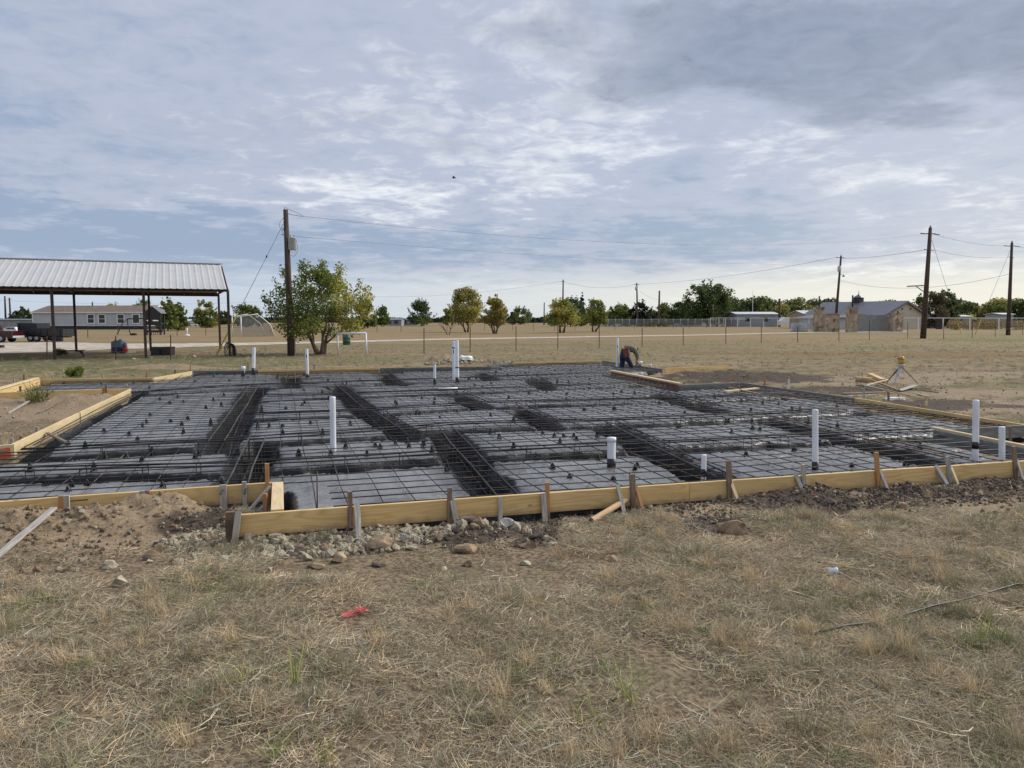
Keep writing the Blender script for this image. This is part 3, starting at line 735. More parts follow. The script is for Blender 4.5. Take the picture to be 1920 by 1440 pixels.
board((1246, 692), (1366, 687), pine, 'loose yellow form board standing beyond the spoil right of the worker', grp='form boards around the slab', side=Vv, h=.24, top=.03)
# ------------------------------------------------------------------ stakes and braces
SG = 'wooden stakes and braces holding the forms'
def stake(top, bot, mat, label, wd=.042, th=.022, zt=None, front=0.0, Yo=0.0):
    """top, bot: photograph measurements; foot on the ground, head at the foot's distance minus lean"""
    yl = (G(bot[0], fl(bot[0])) - Vv * BT).y; t = AT(top[0], top[1], yl - .03)
    b = AT(bot[0], bot[1], yl - max(.06, Yo * 1.3)); d = (t - b).normalized()
    g_ = tz(b.x, b.y)
    if b.z > g_ - .02: b = b - d * ((b.z - g_ + .02) / max(.3, d.z))
    mb = MB(); mb.beam(b, t, wd, th, up=(-Vv.x, -Vv.y, 0), bev=.002); o = obj('stake', mb, mat); tag(o, label, 'stake', SG); return o
def vstake(px, ytop, line_px=None, mat=old_wood, label='', wd=.042, th=.03, off=.055, lean=0, line=None, depth=.36):
    """upright stake driven against the outer face of the front run"""
    q = line(px) if line else G(px, fl(px)) - Vv * (BT + th / 2 + .004)
    q = Vector(q); t = AT(px + lean, ytop, q.y); b = Vector((q.x, q.y, -depth)); b.x -= lean * 0
    mb = MB(); mb.beam(b, t, wd, th, up=(-Vv.x, -Vv.y, 0), bev=.002); o = obj('stake', mb, mat); tag(o, label, 'stake', SG); return o
FR = lambda px: G(px, fl(px)) - Vv * (BT + .018)
LFy = lambda px: 970 + (px + 390) * (902 - 970) / 920
LF = lambda px: G(px, LFy(px)) - Vv * (BT + .018)
sf = ['brown', 'light grey']
vstake(431, 959.5, mat=plain('brown_stake', (.13, .085, .055), .9, .3, 9), label='thick brown stake at the very left end of the front board', wd=.075, th=.05, lean=1)
stake((447, 958.5), (437, 1041), old_wood, 'light grey weathered stake slanting at the left end of the front board', .05, .025, Yo=.10)
BRN = plain('stake_brown', (.22, .16, .11), .85, .35, 8, stretch=(1, 12, 12)); ORG = wood('orange_stake', (.50, .27, .11), (.34, .16, .06), 0, False)
GRY = plain('stake_grey', (.38, .355, .315), .85, .3, 6, stretch=(1, 14, 14))
vstake(655, 921.5, mat=BRN, label='brown stake standing above the front board, first right of the stepped corner', lean=1, th=.035)
stake((669, 944), (672.5, 1008), GRY, 'pale grey stake with nail head beside the brown stake above the rubble', .048, .022, Yo=.16)
vstake(840, 914.5, mat=BRN, label='brown stake rising behind the dirt cone', lean=3)
stake((847, 933.5), (853, 966), GRY, 'pale grey stake with a knot sunk in the dirt cone', .045, .022, Yo=.05)
stake((938, 932), (938, 984), GRY, 'grey stake leaning on the front board above the grey lump', .04, .02, Yo=.05)
vstake(1024, 904.5, mat=ORG, label='orange brown stake behind a pale stake mid front board', lean=2, wd=.036)
stake((1018.5, 925), (1022, 981), GRY, 'pale grey stake standing in front of the orange brown stake', .048, .02, Yo=.06)
stake((1158, 908.5), (1170, 961), GRY, 'grey brace slanting left of the tall stake by the cardboard tube', .04, .02, Yo=.12)
vstake(1185, 889, mat=BRN, label='tall grey-brown stake above the end of the cardboard tube', wd=.052)
stake((1192, 911), (1208, 966), ORG, 'orange tinted brace slanting right of the cardboard tube', .03, .02, Yo=.12)
vstake(1365, 864, mat=BRN, label='tall weathered stake left of the dark spoil heap', wd=.05, lean=1)
stake((1369, 900), (1386, 946), pale_pine, 'yellow brace slanting from the tall stake at the dark heap', .032, .02, Yo=.12)
vstake(1503, 871, mat=GRY, label='grey stake partly behind its slanting brace above the dark heap', lean=3)
stake((1491, 888), (1509, 930), GRY, 'grey brace nailed across the stake above the dark heap', .04, .02, Yo=.1)
vstake(1643, 848, mat=ORG, label='tall orange stake standing well above the front board', wd=.045)
stake((1649, 880), (1669, 930), GRY, 'grey brace slanting right of the tall orange stake', .035, .02, Yo=.12)
stake((1753, 873), (1777, 911), GRY, 'round grey brace left of the right-hand grey stake', .042, .035, Yo=.12)
vstake(1777, 855, mat=GRY, label='grey stake between two braces near the right end', wd=.045)
stake((1783, 876), (1797, 910), pale_pine, 'yellow brace right of the grey stake near the right end', .032, .02, Yo=.12)
vstake(1901, 837, mat=BRN, label='brown stake at the right edge of the front board', wd=.045)
stake((1906, 862), (1917, 896), GRY, 'grey brace at the extreme right of the front board', .035, .02, Yo=.1)
vstake(115, 929.5, line=LF, mat=ORG, label='orange stake beside a grey one at the far left board joint', wd=.045)
vstake(127, 929, line=LF, mat=GRY, label='grey stake beside the orange one at the far left board joint', wd=.05, lean=-3)
vstake(267, 920, line=LF, mat=GRY, label='grey stake paired with a brown one behind the dirt heap', wd=.045)
vstake(276, 919.5, line=LF, mat=BRN, label='brown stake paired with a grey one behind the dirt heap', wd=.04)
vstake(418, 909, line=LF, mat=GRY, label='wide grey stake on the set-back board left of the corner', wd=.062)
vstake(458, 903, line=LF, mat=GRY, label='narrow grey stake on the set-back board left of the corner', wd=.04)
vstake(500.5, 869, line=LF, mat=ORG, label='tall orange stake at the inner corner of the stepped forms', wd=.04)
q = G(497, 955, -.15); mb = MB(); mb.beam((q.x, q.y, -.4), AT(497, 925, q.y), .035, .03); tag(obj('stake', mb, ORG), 'short orange stake beside the pale return board', 'stake', SG)
mb = MB(); q1 = AT(507, 911, LF(500).y - .12); q2 = AT(463, 962, LF(463).y - .2); mb.beam(q2, q1, .035, .02); tag(obj('brace', mb, GRY), 'thin grey brace running diagonally down from the inner corner', 'brace', SG)
mb = MB(); q1 = AT(499, 944, LF(500).y - .14); q2 = AT(482, 961, LF(463).y - .2); mb.beam(q2, q1, .03, .02); tag(obj('brace', mb, GRY), 'short grey brace below the diagonal one at the inner corner', 'brace', SG)
# far and side stakes: (px, top, bottom, material, width, words)
for px, yt, yb, mt, wd, lb in [(1818, 785, 813, BRN, .045, 'brown stake inside the right notch beside the banded pipe'), (1802, 800, 814, GRY, .045, 'short grey stake inside the right notch'), (1895, 800, 829, BRN, .035, 'stake behind the notch cap plank near the right edge'),
        (1737, 752, 766, pale_pine, .05, 'short pale stake behind the right side form'), (1666, 735, 754, BRN, .05, 'brown stake between the plastic litter and the right form'), (1620, 729, 747, GRY, .05, 'grey stake in front of the lumber pile'),
        (1479, 711, 728, white_paint, .03, 'thin white stake on the spoil beyond the grey form'), (1375, 701, 714, ORG, .05, 'stake behind the grey step form'), (1259, 701, 716, ORG, .035, 'stake in the notch spoil right of the worker'), (1434, 709, 724, ORG, .06, 'short orange stake on the dark spoil'),
        (45, 702, 716, BRN, .05, 'stake behind the pale far left plank'), (26, 710, 724, GRY, .04, 'grey stake left of the far left plank'), (98, 703, 709, GRY, .05, 'stub behind the long back left board'), (192, 700, 708, GRY, .05, 'grey stub behind the long back left board'), (275, 697, 706, ORG, .05, 'orange stub behind the long back left board'), (328, 693, 704, BRN, .07, 'brown stub near the back left corner'), (357, 684, 697, ORG, .045, 'tall thin stake at the back left corner'), (348, 694, 701, GRY, .045, 'low stub beside the back left corner stake'),
        (38, 724, 750, BRN, .055, 'brown stake against the board closing the dirt triangle'), (34, 733, 751, GRY, .05, 'grey stake leaning beside the brown one at the dirt triangle'), (194, 726, 749, ORG, .07, 'orange stake paired with a brown one at the dirt triangle'), (199, 722, 749, BRN, .055, 'brown stake paired with an orange one at the dirt triangle'), (237, 720, 736, GRY, .05, 'grey stake at the tip of the dirt triangle'),
        (69, 800, 812, GRY, .06, 'grey stub in the dirt by the diagonal board'), (39, 817, 825, ORG, .05, 'orange stub in the dirt by the diagonal board'), (22, 822, 833, GRY, .04, 'grey stub leaning next to the orange sprayed board'), (465, 682, 694, BRN, .05, 'stub behind the back form near the short pipe'), (537, 684, 692, GRY, .04, 'thin stub behind the yellow back form'), (589, 684, 691, BRN, .05, 'brown stub behind the yellow back form'), (1225, 686, 696, pale_pine, .05, 'short pale stake right of the two pipes by the worker'), (913, 668, 686, pale_pine, .05, 'pale stake behind the grey back form'), (922, 672, 686, pale_pine, .05, 'second pale stake behind the grey back form'), (997, 668, 681, pale_pine, .05, 'pale stake behind the farthest pine form'), (1155, 683, 696, pale_pine, .07, 'pale wide stake at the foot of the white pipe by the worker')]:
    q = G(px, yb, -.2); t = AT(px, yt, q.y); mb = MB(); mb.beam((q.x, q.y, tz(q.x, q.y) - .15), t, wd * .8, .03, up=(-Vv.x, -Vv.y, 0)); tag(obj('stake', mb, mt), lb, 'stake', SG)
for p, q, lb, mt in [((127, 739), (90, 758), 'grey brace lying from the board into the dirt triangle', GRY), ((54, 752), (15, 771), 'grey brace lying at the left of the dirt triangle', GRY), ((112, 752), (72, 772), 'brown brace beneath the grey one in the dirt triangle', BRN)]:
    a, b = G(*p, -.12), G(*q, -.2); b.z = tz(b.x, b.y) + .01; mb = MB(); mb.beam(a, b, .045, .02); tag(obj('brace', mb, mt), lb, 'brace', SG)
a, b = G(89, 812, -.06), G(124, 829, -.02); mb = MB(); mb.beam(a, b, .04, .025); tag(obj('brace', mb, BRN), 'brown stick poking through the diagonal board over the trench', 'brace', SG)
a, b = AT(1475, 726, G(1475, 728, -.2).y), G(1483, 735, -.2); mb = MB(); mb.beam(a, b, .04, .025); tag(obj('brace', mb, BRN), 'short brown brace beside the thin white stake', 'brace', SG)

# ------------------------------------------------------------------ pvc pipes
PG = 'plumbing pipes rising from the pads'
def pipe(px, yt, yb, r, label, bands=(), base=None, lean=0, cap=False, mat=pvc_w, zb=None, prints=0):
    """bands: (y0, y1) stretches wrapped in black"""
    q = G(px, yb, -.12 if base is None else base); Yd = q.y; k = Yd / F
    root = thing('pvc_pipe', (q.x, q.y, q.z), label, 'pipe', PG); zf = q.z - .06 if zb is None else zb
    xt = AT(px + lean, yt, Yd)
    def P(y): 
        t = (y - yt) / (yb - yt + 1e-6); v = AT(px + lean * (1 - t), y, Yd); return v
    mb = MB(); lo = Vector((q.x, q.y, zf)); mb.tube([lo, P(yb), xt - Vector((0, 0, .012)), xt], [r, r, r, r * .93], 14)
    obj('pipe_shaft', mb, mat, root)
    for a, b in bands: mb = MB(); mb.tube([P(b), P(a)], r + .004, 14); obj('tape_wrap', mb, pvc_k, root)
    if cap: mb = MB(); mb.tube([P(yt + cap), xt + Vector((0, 0, .004))], r + .006, 16); obj('cap', mb, mat, root)
    for i in range(prints):
        y0 = yt + (yb - yt) * (.25 + .3 * i); mb = MB(); c = P(y0); mb.box((c.x, c.y - r - .001, c.z), r * .5, .004, r * 2.2); obj('printed_mark', mb, pvc_b, root)
    return root
pipe(475, 652, 703, .052, 'tall white pipe with black foot at the back left', [(690, 703)], lean=1, cap=False)
pipe(456, 687, 706, .055, 'short white stub pipe with black foot at the back left', [(695, 706)], cap=7)
pipe(576.5, 654.5, 708, .045, 'tall white pipe leaning in front of the tree', [(701, 708)], lean=-1.5, prints=1)
pipe(625, 744, 849, .038, 'tall all-white pipe standing on the left middle pad', [], lean=-1.5)
pipe(815, 684, 721, .036, 'medium white pipe with black foot left of the tall pair', [(709, 721)])
pipe(852, 640, 716, .052, 'left pipe of the tall white pair at the slab centre', [(651, 653)], lean=-1.5, prints=1)
pipe(857.5, 638.5, 719, .05, 'right pipe of the tall white pair, black near its foot', [(707, 719), (688, 690)], lean=-1)
pipe(1146.5, 821, 881, .048, 'thick short capped white pipe with black lower half on the front pad', [(859, 881)], cap=7)
pipe(1319, 852.5, 898, .027, 'thin short white pipe with black lower half behind the front board', [(879, 893)], lean=1)
pipe(1528.5, 768, 884, .034, 'tall white pipe with black foot at the right front', [(865, 884)], lean=0, cap=0)
pipe(1828.5, 750, 872, .036, 'tall white pipe with a black band near the right edge', [(828, 841)], lean=1.5)
pipe(1878.5, 800, 868, .035, 'shorter bluish white pipe by the notch at the right edge', [], lean=0)
pipe(1157, 634.5, 696, .042, 'tall thin white pipe beside the bending worker', [], base=-.2, lean=1, mat=pvc_w, prints=1)
pipe(1200, 677.5, 693, .075, 'short thick pipe with blue marked cap right of the worker', [(683, 693)], base=-.2, cap=6)
pipe(1219, 683, 693, .045, 'small white and black stub pipe right of the worker', [(688, 693)], base=-.2, cap=4)
a, b = G(822, 730.5, -.06), G(857, 729, -.06); mb = MB(); mb.tube([a, b, b + Vector((0, 0, -.1))], .04, 10); tag(obj('pvc_pipe', mb, pvc_w), 'white pipe lying flat in front of the tall pair', 'pipe', PG)
# upright reinforcing rod at the front
q = G(594, 952, -.02); mb = MB(); mb.tube([(q.x, q.y, -.3), AT(594.5, 884, q.y)], .006, 6); tag(obj('steel_rod', mb, rebar_m), 'thin dark rod standing at the front board left of the brown stake', 'steel rod')
a = AT(594, 915, 7.6); mb = MB(); mb.tube([G(599, 880, -.05), AT(606, 845, 8.6), G(612, 832, .0)], .004, 5); tag(obj('steel_rod', mb, rust_m), 'thin rusty wire leaning near the all-white pipe', 'steel rod')
# scraps on the slab and in the field
for a, b, wd, th, mt, lb in [((1360, 734), (1420, 728), .12, .03, pale_pine, 'flat pale board scrap lying by the grey step form'), ((1366, 726.5), (1424, 739), .05, .03, BRN, 'thin brown stick crossing the pale scrap')]:
    p, q = G(*a, -.03), G(*b, -.03); mb = MB(); mb.beam(p, q, wd, th, bev=.002); tag(obj('wood_scrap', mb, mt), lb, 'wood scrap', 'offcuts lying about the site')
def lay(a, b, wd, th, mt, lb, lift=.02, lift2=None, name='wood_scrap', cat='wood scrap'):
    p, q = gp(*a), gp(*b); p.z += lift; q.z += lift if lift2 is None else lift2; mb = MB(); mb.beam(p, q, wd, th, bev=.002); return tag(obj(name, mb, mt), lb, cat, 'offcuts lying about the site')
lay((-30, 1078), (104, 1004), .055, .02, GRY, 'long grey plank sloping up the dirt heap at the left edge', .04, .08)
lay((1688, 1026), (1930, 1063), .035, .02, BRN, 'long thin brown strip lying in the grass at right', .025)
lay((1760, 1042), (1935, 1064), .02, .012, pale_pine, 'pale sliver lying alongside the long brown strip', .03)
lay((1818, 1062), (1884, 1076), .06, .03, pale_pine, 'short pointed wedge of wood in the grass at right', .02)
for a, b, wd, th, mt, lb, l1, l2 in [((1607, 716), (1632, 718), .16, .14, pine, 'stack of short pine blocks at the left of the lumber pile', .07, .07), ((1630, 713), (1655, 719), .14, .14, pine, 'pine block leaning on top of the lumber pile', .14, .05),
        ((1580, 741), (1660, 738), .09, .03, pale_pine, 'pale plank at the near left of the lumber pile', .03, .03), ((1590, 746), (1640, 743), .08, .03, GRY, 'greyish plank nearest the form in the lumber pile', .02, .02), ((1604, 731), (1662, 734), .05, .03, BRN, 'brown stick across the lumber pile', .05, .07),
        ((1633, 722), (1685, 735), .07, .03, BRN, 'dark plank slanting out of the lumber pile', .14, .04), ((1620, 733), (1658, 737), .05, .04, GRY, 'grey batten inside the lumber pile', .08, .08), ((1625, 729), (1664, 722), .05, .03, pale_pine, 'pale batten tilted in the lumber pile', .05, .14), ((1686, 735), (1716, 729), .14, .02, GRY, 'wide grey shake right of the lumber pile', .03, .08), ((1660, 735), (1711, 746), .05, .02, BRN, 'flat stick reaching right from the pile', .04, .02), ((1718, 733), (1760, 738), .03, .02, BRN, 'thin stick lying right of the lumber pile', .02, .02), ((1720, 742), (1742, 748), .06, .02, pale_pine, 'small pale offcut right of the plastic litter', .02, .02)]:
    p, q = gp(*a), gp(*b); p.z += l1; q.z += l2; mb = MB(); mb.beam(p, q, wd, th, bev=.003); tag(obj('plank', mb, mt), lb, 'plank', 'planks of the lumber pile')
# crumpled white litter
def crumple(name, c, rx, ry, rz_, mat, label, cat, seed=1):
    bm = bmesh.new(); bmesh.ops.create_icosphere(bm, subdivisions=3, radius=1)
    for v in bm.verts:
        n = mnoise.noise(v.co * 1.8 + Vector((seed * 7.1, 0, 0))); n2 = mnoise.noise(v.co * 5 + Vector((0, seed * 3.3, 0)))
        v.co *= 1 + n * .55 + n2 * .2; v.co = Vector((v.co.x * rx, v.co.y * ry, max(v.co.z, -.3) * rz_))
    mb = MB(); mb.add([v.co + Vector(c) for v in bm.verts], [tuple(x.index for x in f.verts) for f in bm.faces]); bm.free(); return tag(obj(name, mb, mat), label, cat)
c = gp(1680, 752); crumple('plastic_litter', c + Vector((0, 0, .02)), .26, .1, .045, white_paint, 'crumpled white plastic lying behind the right form', 'litter', 2)
c = gp(872, 684); crumple('white_bag', c + Vector((0, 0, .10)), .30, .22, .13, white_paint, 'white bulging bag on the rubble behind the back form', 'bag', 3)
a = gp(868, 683); b = gp(889, 683); mb = MB(); mb.tube([a + Vector((0, 0, .1)), AT(889, 674, b.y)], .025, 8); tag(obj('pvc_offcut', mb, pvc_w), 'white pipe offcut lying across the white bag', 'pipe')
# cardboard tube
a, b = gp(1109, 992), gp(1191, 957); a.z += .04; b.z = -.10
root = thing('cardboard_tube', (a + b) / 2, 'brown cardboard tube leaning from the ground to the front board', 'tube')
mb = MB(); mb.tube([a, b], .028, 16, cap=False); mb.tube([a, b], .024, 16, cap=False); obj('tube_wall', mb, cardb, root, autofix=False)
d_ = (a - b).normalized(); mb = MB(); mb.tube([a + d_ * -.004, a - d_ * .02], .0235, 16); obj('hollow_shade', mb, chair_m, root)  # black plug stands in for the shade inside the tube mouth
# cap with stick, hose, tape
c = gp(1560, 1081); root = thing('plastic_cone', c, 'white tapered plastic cap lying in the grass at right', 'cap'); mb = MB(); mb.tube([c + Vector((-.03, 0, .03)), c + Vector((.028, .0, .03)), c + Vector((.034, 0, .03))], [.019, .026, .029], 14); obj('cap_body', mb, pvc_w, root)
lay((1573, 1083), (1624, 1110), .012, .012, pale_pine, 'thin straight stick beside the white cap', .03, .03)
pts = [gp(*p) for p in [(1519, 1206), (1585, 1190), (1643, 1177), (1700, 1163), (1750, 1151), (1800, 1138), (1850, 1124), (1905, 1112), (1990, 1104)]]
mb = MB(); mb.tube([p + Vector((0, 0, .035 + .012 * math.sin(i * 2.1))) for i, p in enumerate(pts)], .007, 8); tag(obj('black_rod', mb, plain('dark_rod', (.05, .06, .055), .5, .3, 6)), 'long dark rod lying in the grass at the lower right', 'rod')
def tape():
    mb = MB(); c = gp(676, 1154); r_ = random.Random(5)
    for k in range(46):
        t = r_.random(); base = c + Vector((r_.gauss(0, .022), r_.gauss(0, .016), .02)); 
        if k > 32: base = c + Vector((-.06 + r_.gauss(0, .02), -.08 + r_.gauss(0, .02), .015))
        a = r_.uniform(0, 6.28); L = r_.uniform(.012, .04); d = Vector((math.cos(a), math.sin(a), r_.uniform(-.1, .6))) * L
        mb.beam(base, base + d, .006, .0015)
    tag(obj('pink_flagging', mb, pink), 'bright pink flagging shreds tangled in the dry grass', 'flagging tape')
tape()
# ------------------------------------------------------------------ rocks
def rock_verts(seed, sub=3, flat=.7, cut=.42):
    bm = bmesh.new(); bmesh.ops.create_icosphere(bm, subdivisions=sub, radius=1); r_ = random.Random(seed)
    planes = [(Vector((r_.gauss(0, 1), r_.gauss(0, 1), r_.gauss(0, 1))).normalized(), r_.uniform(cut, cut + .38)) for _ in range(10)]
    for v in bm.verts:
        c = v.co.copy()
        for n, d in planes:
            e = c.dot(n) - d
            if e > 0: c -= n * e
        c *= 1 + .10 * mnoise.noise(c * 2.3 + Vector((seed, 0, 0))) + .05 * mnoise.noise(c * 7)
        c.z *= flat; v.co = c
    vs = [v.co.copy() for v in bm.verts]; fs = [tuple(x.index for x in f.verts) for f in bm.faces]; bm.free(); return vs, fs
def rock(px, py, wpx, hpx, mat, label, seed, rot=0, name='rock', grp='rocks in the spoil before the front boards'):
    p = gp(px, py); k = p.y / F; rx = wpx * k / 2; rz_ = hpx * k / 2; vs, fs = rock_verts(seed, 3, 1.0)
    mb = MB(); c = p + Vector((0, rx * .5, rz_ * .45)); cr, sr = math.cos(rot), math.sin(rot)
    out = []
    for v in vs: x, y, z = v.x * rx * 1.15, v.y * rx * .85, v.z * rz_ * 1.2; out.append(c + Vector((x * cr - z * sr, y, x * sr + z * cr)))
    mb.add(out, fs, smooth=False); return tag(obj(name, mb, mat), label, 'rock', grp)
for a in [(1376, 1006, 58, 34, rock_tan, 'large smooth tan boulder below the dark spoil heap', 3, .1), (203, 1069, 36, 20, rock_pale, 'pale angular rock at the foot of the dirt heap', 5), (223, 1105, 36, 26, rock_pale, 'pale pitted rock lying in the grass below the dirt heap', 6, .4), (221, 1075, 14, 9, rock_pale, 'small pale stone between the two pale rocks', 7), (281, 1060, 12, 9, rock_pale, 'small white stone right of the pale rocks', 8),
          (292, 1040, 28, 20, rock_tan, 'brown rock pair member at the right foot of the dirt heap', 9), (275, 1055, 20, 14, rock_dark, 'grey-brown rock beside the brown one by the heap', 10), (524, 1040, 22, 18, rock_dark, 'dark flat rock standing in the pale rubble', 11, .2), (557, 1042, 46, 18, rock_dark, 'long dark slab rock in the pale rubble', 12, .25), (633, 1060, 34, 24, rock_tan, 'brown rock at the lower edge of the rubble', 13, -.2), (590, 1072, 34, 14, rock_tan, 'flat tan rock below the rubble', 14), (575, 1058, 20, 18, rock_pale, 'pale round stone next to the long dark slab', 15), (505, 1080, 10, 15, rock_pale, 'small pale stone alone in the grass below the rubble', 16),
          (712, 1036, 64, 34, rock_tan, 'biggest tan rock half buried in the rubble', 17), (758, 1028, 20, 28, rock_grey, 'rough grey concrete lump beside the biggest rock', 18), (772, 1037, 24, 13, rock_pale, 'rounded pale stone right of the grey lump', 19), (712, 1067, 30, 14, rock_dark, 'grey flat rock below the biggest tan rock', 20), (875, 1005, 34, 26, rock_dark, 'dark grey rock on the right flank of the dirt cone', 21, -.3), (871, 1040, 42, 30, rock_tan, 'broken rock with dark side below the dirt cone', 22, .1), (877, 1066, 26, 15, rock_tan, 'reddish flat rock below the broken rock', 23), (833, 1074, 14, 8, rock_pale, 'flat white pebble left of the reddish rock', 33), (948, 1003, 34, 22, rock_grey, 'crumbly pale grey lump at the foot of the grey stake', 24),
          (988, 1030, 34, 18, rock_tan, 'brown stone in the middle of the spoil', 25), (1032, 1027, 24, 11, rock_pale, 'pale flat stone right of the brown stone', 26), (903, 978, 14, 10, rock_tan, 'stone by the board right of the dirt cone', 27), (1150, 1058, 20, 14, rock_tan, 'stone sitting in grass below the cardboard tube', 28), (985, 1062, 22, 10, rock_pale, 'half buried pale stone in grass below the spoil', 29),
          (1467, 932, 24, 11, rock_tan, 'rock touching the front board above the dark heap', 30), (1525, 932, 26, 11, rock_tan, 'rock beside the grey brace above the dark heap', 31), (1365, 984, 18, 13, rock_tan, 'small rock behind the tan boulder', 32), (1556, 953, 24, 16, rock_dark, 'brown rock in the middle of the dark heap', 34), (1566, 976, 18, 14, rock_tan, 'tan stone at the lower right of the dark heap', 35), (1693, 958, 20, 14, rock_tan, 'pointed tan rock at the right end of the dark spoil', 36), (1349, 952, 14, 11, rock_dark, 'grey stone left of the dark heap', 37), (1847, 944, 12, 8, rock_pale, 'pale stone on the right hand spoil', 38), (1782, 916, 12, 7, rock_pale, 'small white stone by the right braces', 39), (1872, 903, 14, 8, rock_pale, 'pale stone under the front board at right', 40), (653, 1010, 22, 14, rock_dark, 'dark stone between the pale stake and the biggest rock', 41)]:
    rock(*a)
def stuff_inst(name, srcs, pts, rot, scl, idx, label, mat=None):
    """points with rotation / scale / index attributes, instanced by geometry nodes (only for uncountable litter and grass)"""
    c = bpy.data.collections.new(name + '_kinds')
    for s in srcs: c.objects.link(s)
    me = bpy.data.meshes.new(name); me.vertices.add(len(pts)); me.vertices.foreach_set('co', np.asarray(pts, np.float32).ravel())
    for k, t, v in (('rot', 'FLOAT_VECTOR', rot), ('scl', 'FLOAT', scl), ('idx', 'INT', idx)):
        a = me.attributes.new(k, t, 'POINT'); a.data.foreach_set('vector' if t == 'FLOAT_VECTOR' else 'value', np.asarray(v, np.int32 if t == 'INT' else np.float32).ravel())
    me.update(); o = bpy.data.objects.new(name, me); COL.objects.link(o)
    g = bpy.data.node_groups.new(name, 'GeometryNodeTree'); g.interface.new_socket('Geometry', in_out='INPUT', socket_type='NodeSocketGeometry'); g.interface.new_socket('Geometry', in_out='OUTPUT', socket_type='NodeSocketGeometry')
    ns, ls = g.nodes, g.links; gi, go = ns.new('NodeGroupInput'), ns.new('NodeGroupOutput'); ip = ns.new('GeometryNodeInstanceOnPoints'); ci_ = ns.new('GeometryNodeCollectionInfo')
    ci_.inputs['Collection'].default_value = c; ci_.inputs['Separate Children'].default_value = True; ci_.inputs['Reset Children'].default_value = True
    ip.inputs['Pick Instance'].default_value = True
    ls.new(gi.outputs[0], ip.inputs['Points']); ls.new(ci_.outputs[0], ip.inputs['Instance'])
    for k, t, s in (('rot', 'FLOAT_VECTOR', 'Rotation'), ('scl', 'FLOAT', 'Scale'), ('idx', 'INT', 'Instance Index')):
        n = ns.new('GeometryNodeInputNamedAttribute'); n.data_type = t; n.inputs['Name'].default_value = k; ls.new([q for q in n.outputs if q.enabled][0], ip.inputs[s])
    ls.new(ip.outputs[0], go.inputs[0]); md = o.modifiers.new('scatter', 'NODES'); md.node_group = g
    tag(o, label, None, None, 'stuff'); return o
def src(name, v, f, mat, cols=None, smooth=False): return fast_obj(name, v, f, mat, cols=cols, smooth=smooth, link=False)
psrc = []
for i, mt in enumerate([rock_pale, rock_pale, rock_tan, rock_dark, rock_dark, rock_grey]):
    vs, fs = rock_verts(100 + i, 1, .8, .34); psrc.append(src('pebble%d' % i, np.array([tuple(v) for v in vs]), np.array(fs), mt))
def scatter(n, L, seed, fac=1.05):
    r_ = np.random.RandomState(seed); out = []
    ar = np.array([e[2] * e[3] for e in L]); ar = ar / ar.sum()
    k = r_.choice(len(L), n, p=ar); a = r_.rand(n) * 2 * np.pi; q = np.sqrt(r_.rand(n)) * fac
    e = np.array([x[:4] for x in L])[k]; u = q * np.cos(a) * e[:, 2]; v = q * np.sin(a) * e[:, 3]
    x = e[:, 0] + u * U.x + v * Vv.x; y = e[:, 1] + u * U.y + v * Vv.y
    s = sdf(x, y); m = (s < -.07); return x[m], y[m], s[m], r_
def pebbles(name, n, L, seed, lo, hi, choice, label, pw=2.6):
    x, y, s, r_ = scatter(n, L, seed, 1.15); z = terr(x, y, s); m = len(x); sc_ = lo + (hi - lo) * r_.rand(m) ** pw
    stuff_inst(name, psrc, np.stack([x, y, z + sc_ * .2], 1), r_.rand(m, 3) * 6.28, sc_, r_.choice(choice, m), label)
pebbles('limestone_rubble', 9500, LIMES, 1, .004, .046, [0, 1, 1, 0, 0, 2, 3], 'pale crushed limestone rubble spread before the front board', 4.2)
pebbles('broken_limestone', 520, LIMES + [E(860, 1000, .5, .3), E(960, 1005, .5, .25)], 21, .02, .085, [0, 1, 0, 2, 3, 1], 'broken angular limestone lumps along the front forms', 2.2)
near_dark = [e for e in DARKS if e[1] < 16 and e[2] > .2 and e[1] > 5.8]
pebbles('dark_clods', 9000, near_dark, 2, .004, .030, [3, 4, 3, 4, 3, 4, 2, 0], 'dark soil clods and small stones of the spoil heap', 2.6)
pebbles('dirt_clods', 5200, [e for e in DIRTS if e[1] < 14 and e[3] < 1.0], 3, .004, .045, [2, 2, 2, 0, 2, 3], 'small clods scattered on the bare dirt', 4)
pebbles('far_rubble', 3000, [e for e in DARKS + DIRTS if e[1] >= 14], 4, .010, .045, [3, 4, 2, 0, 5, 1], 'rubble and clods on the spoil beyond the slab', 3.5)
pebbles('back_rubble', 260, [E(880, 684, 1.8, .5)], 6, .03, .13, [0, 1, 3, 5, 2], 'heap of pale and dark rubble behind the back form', 2)
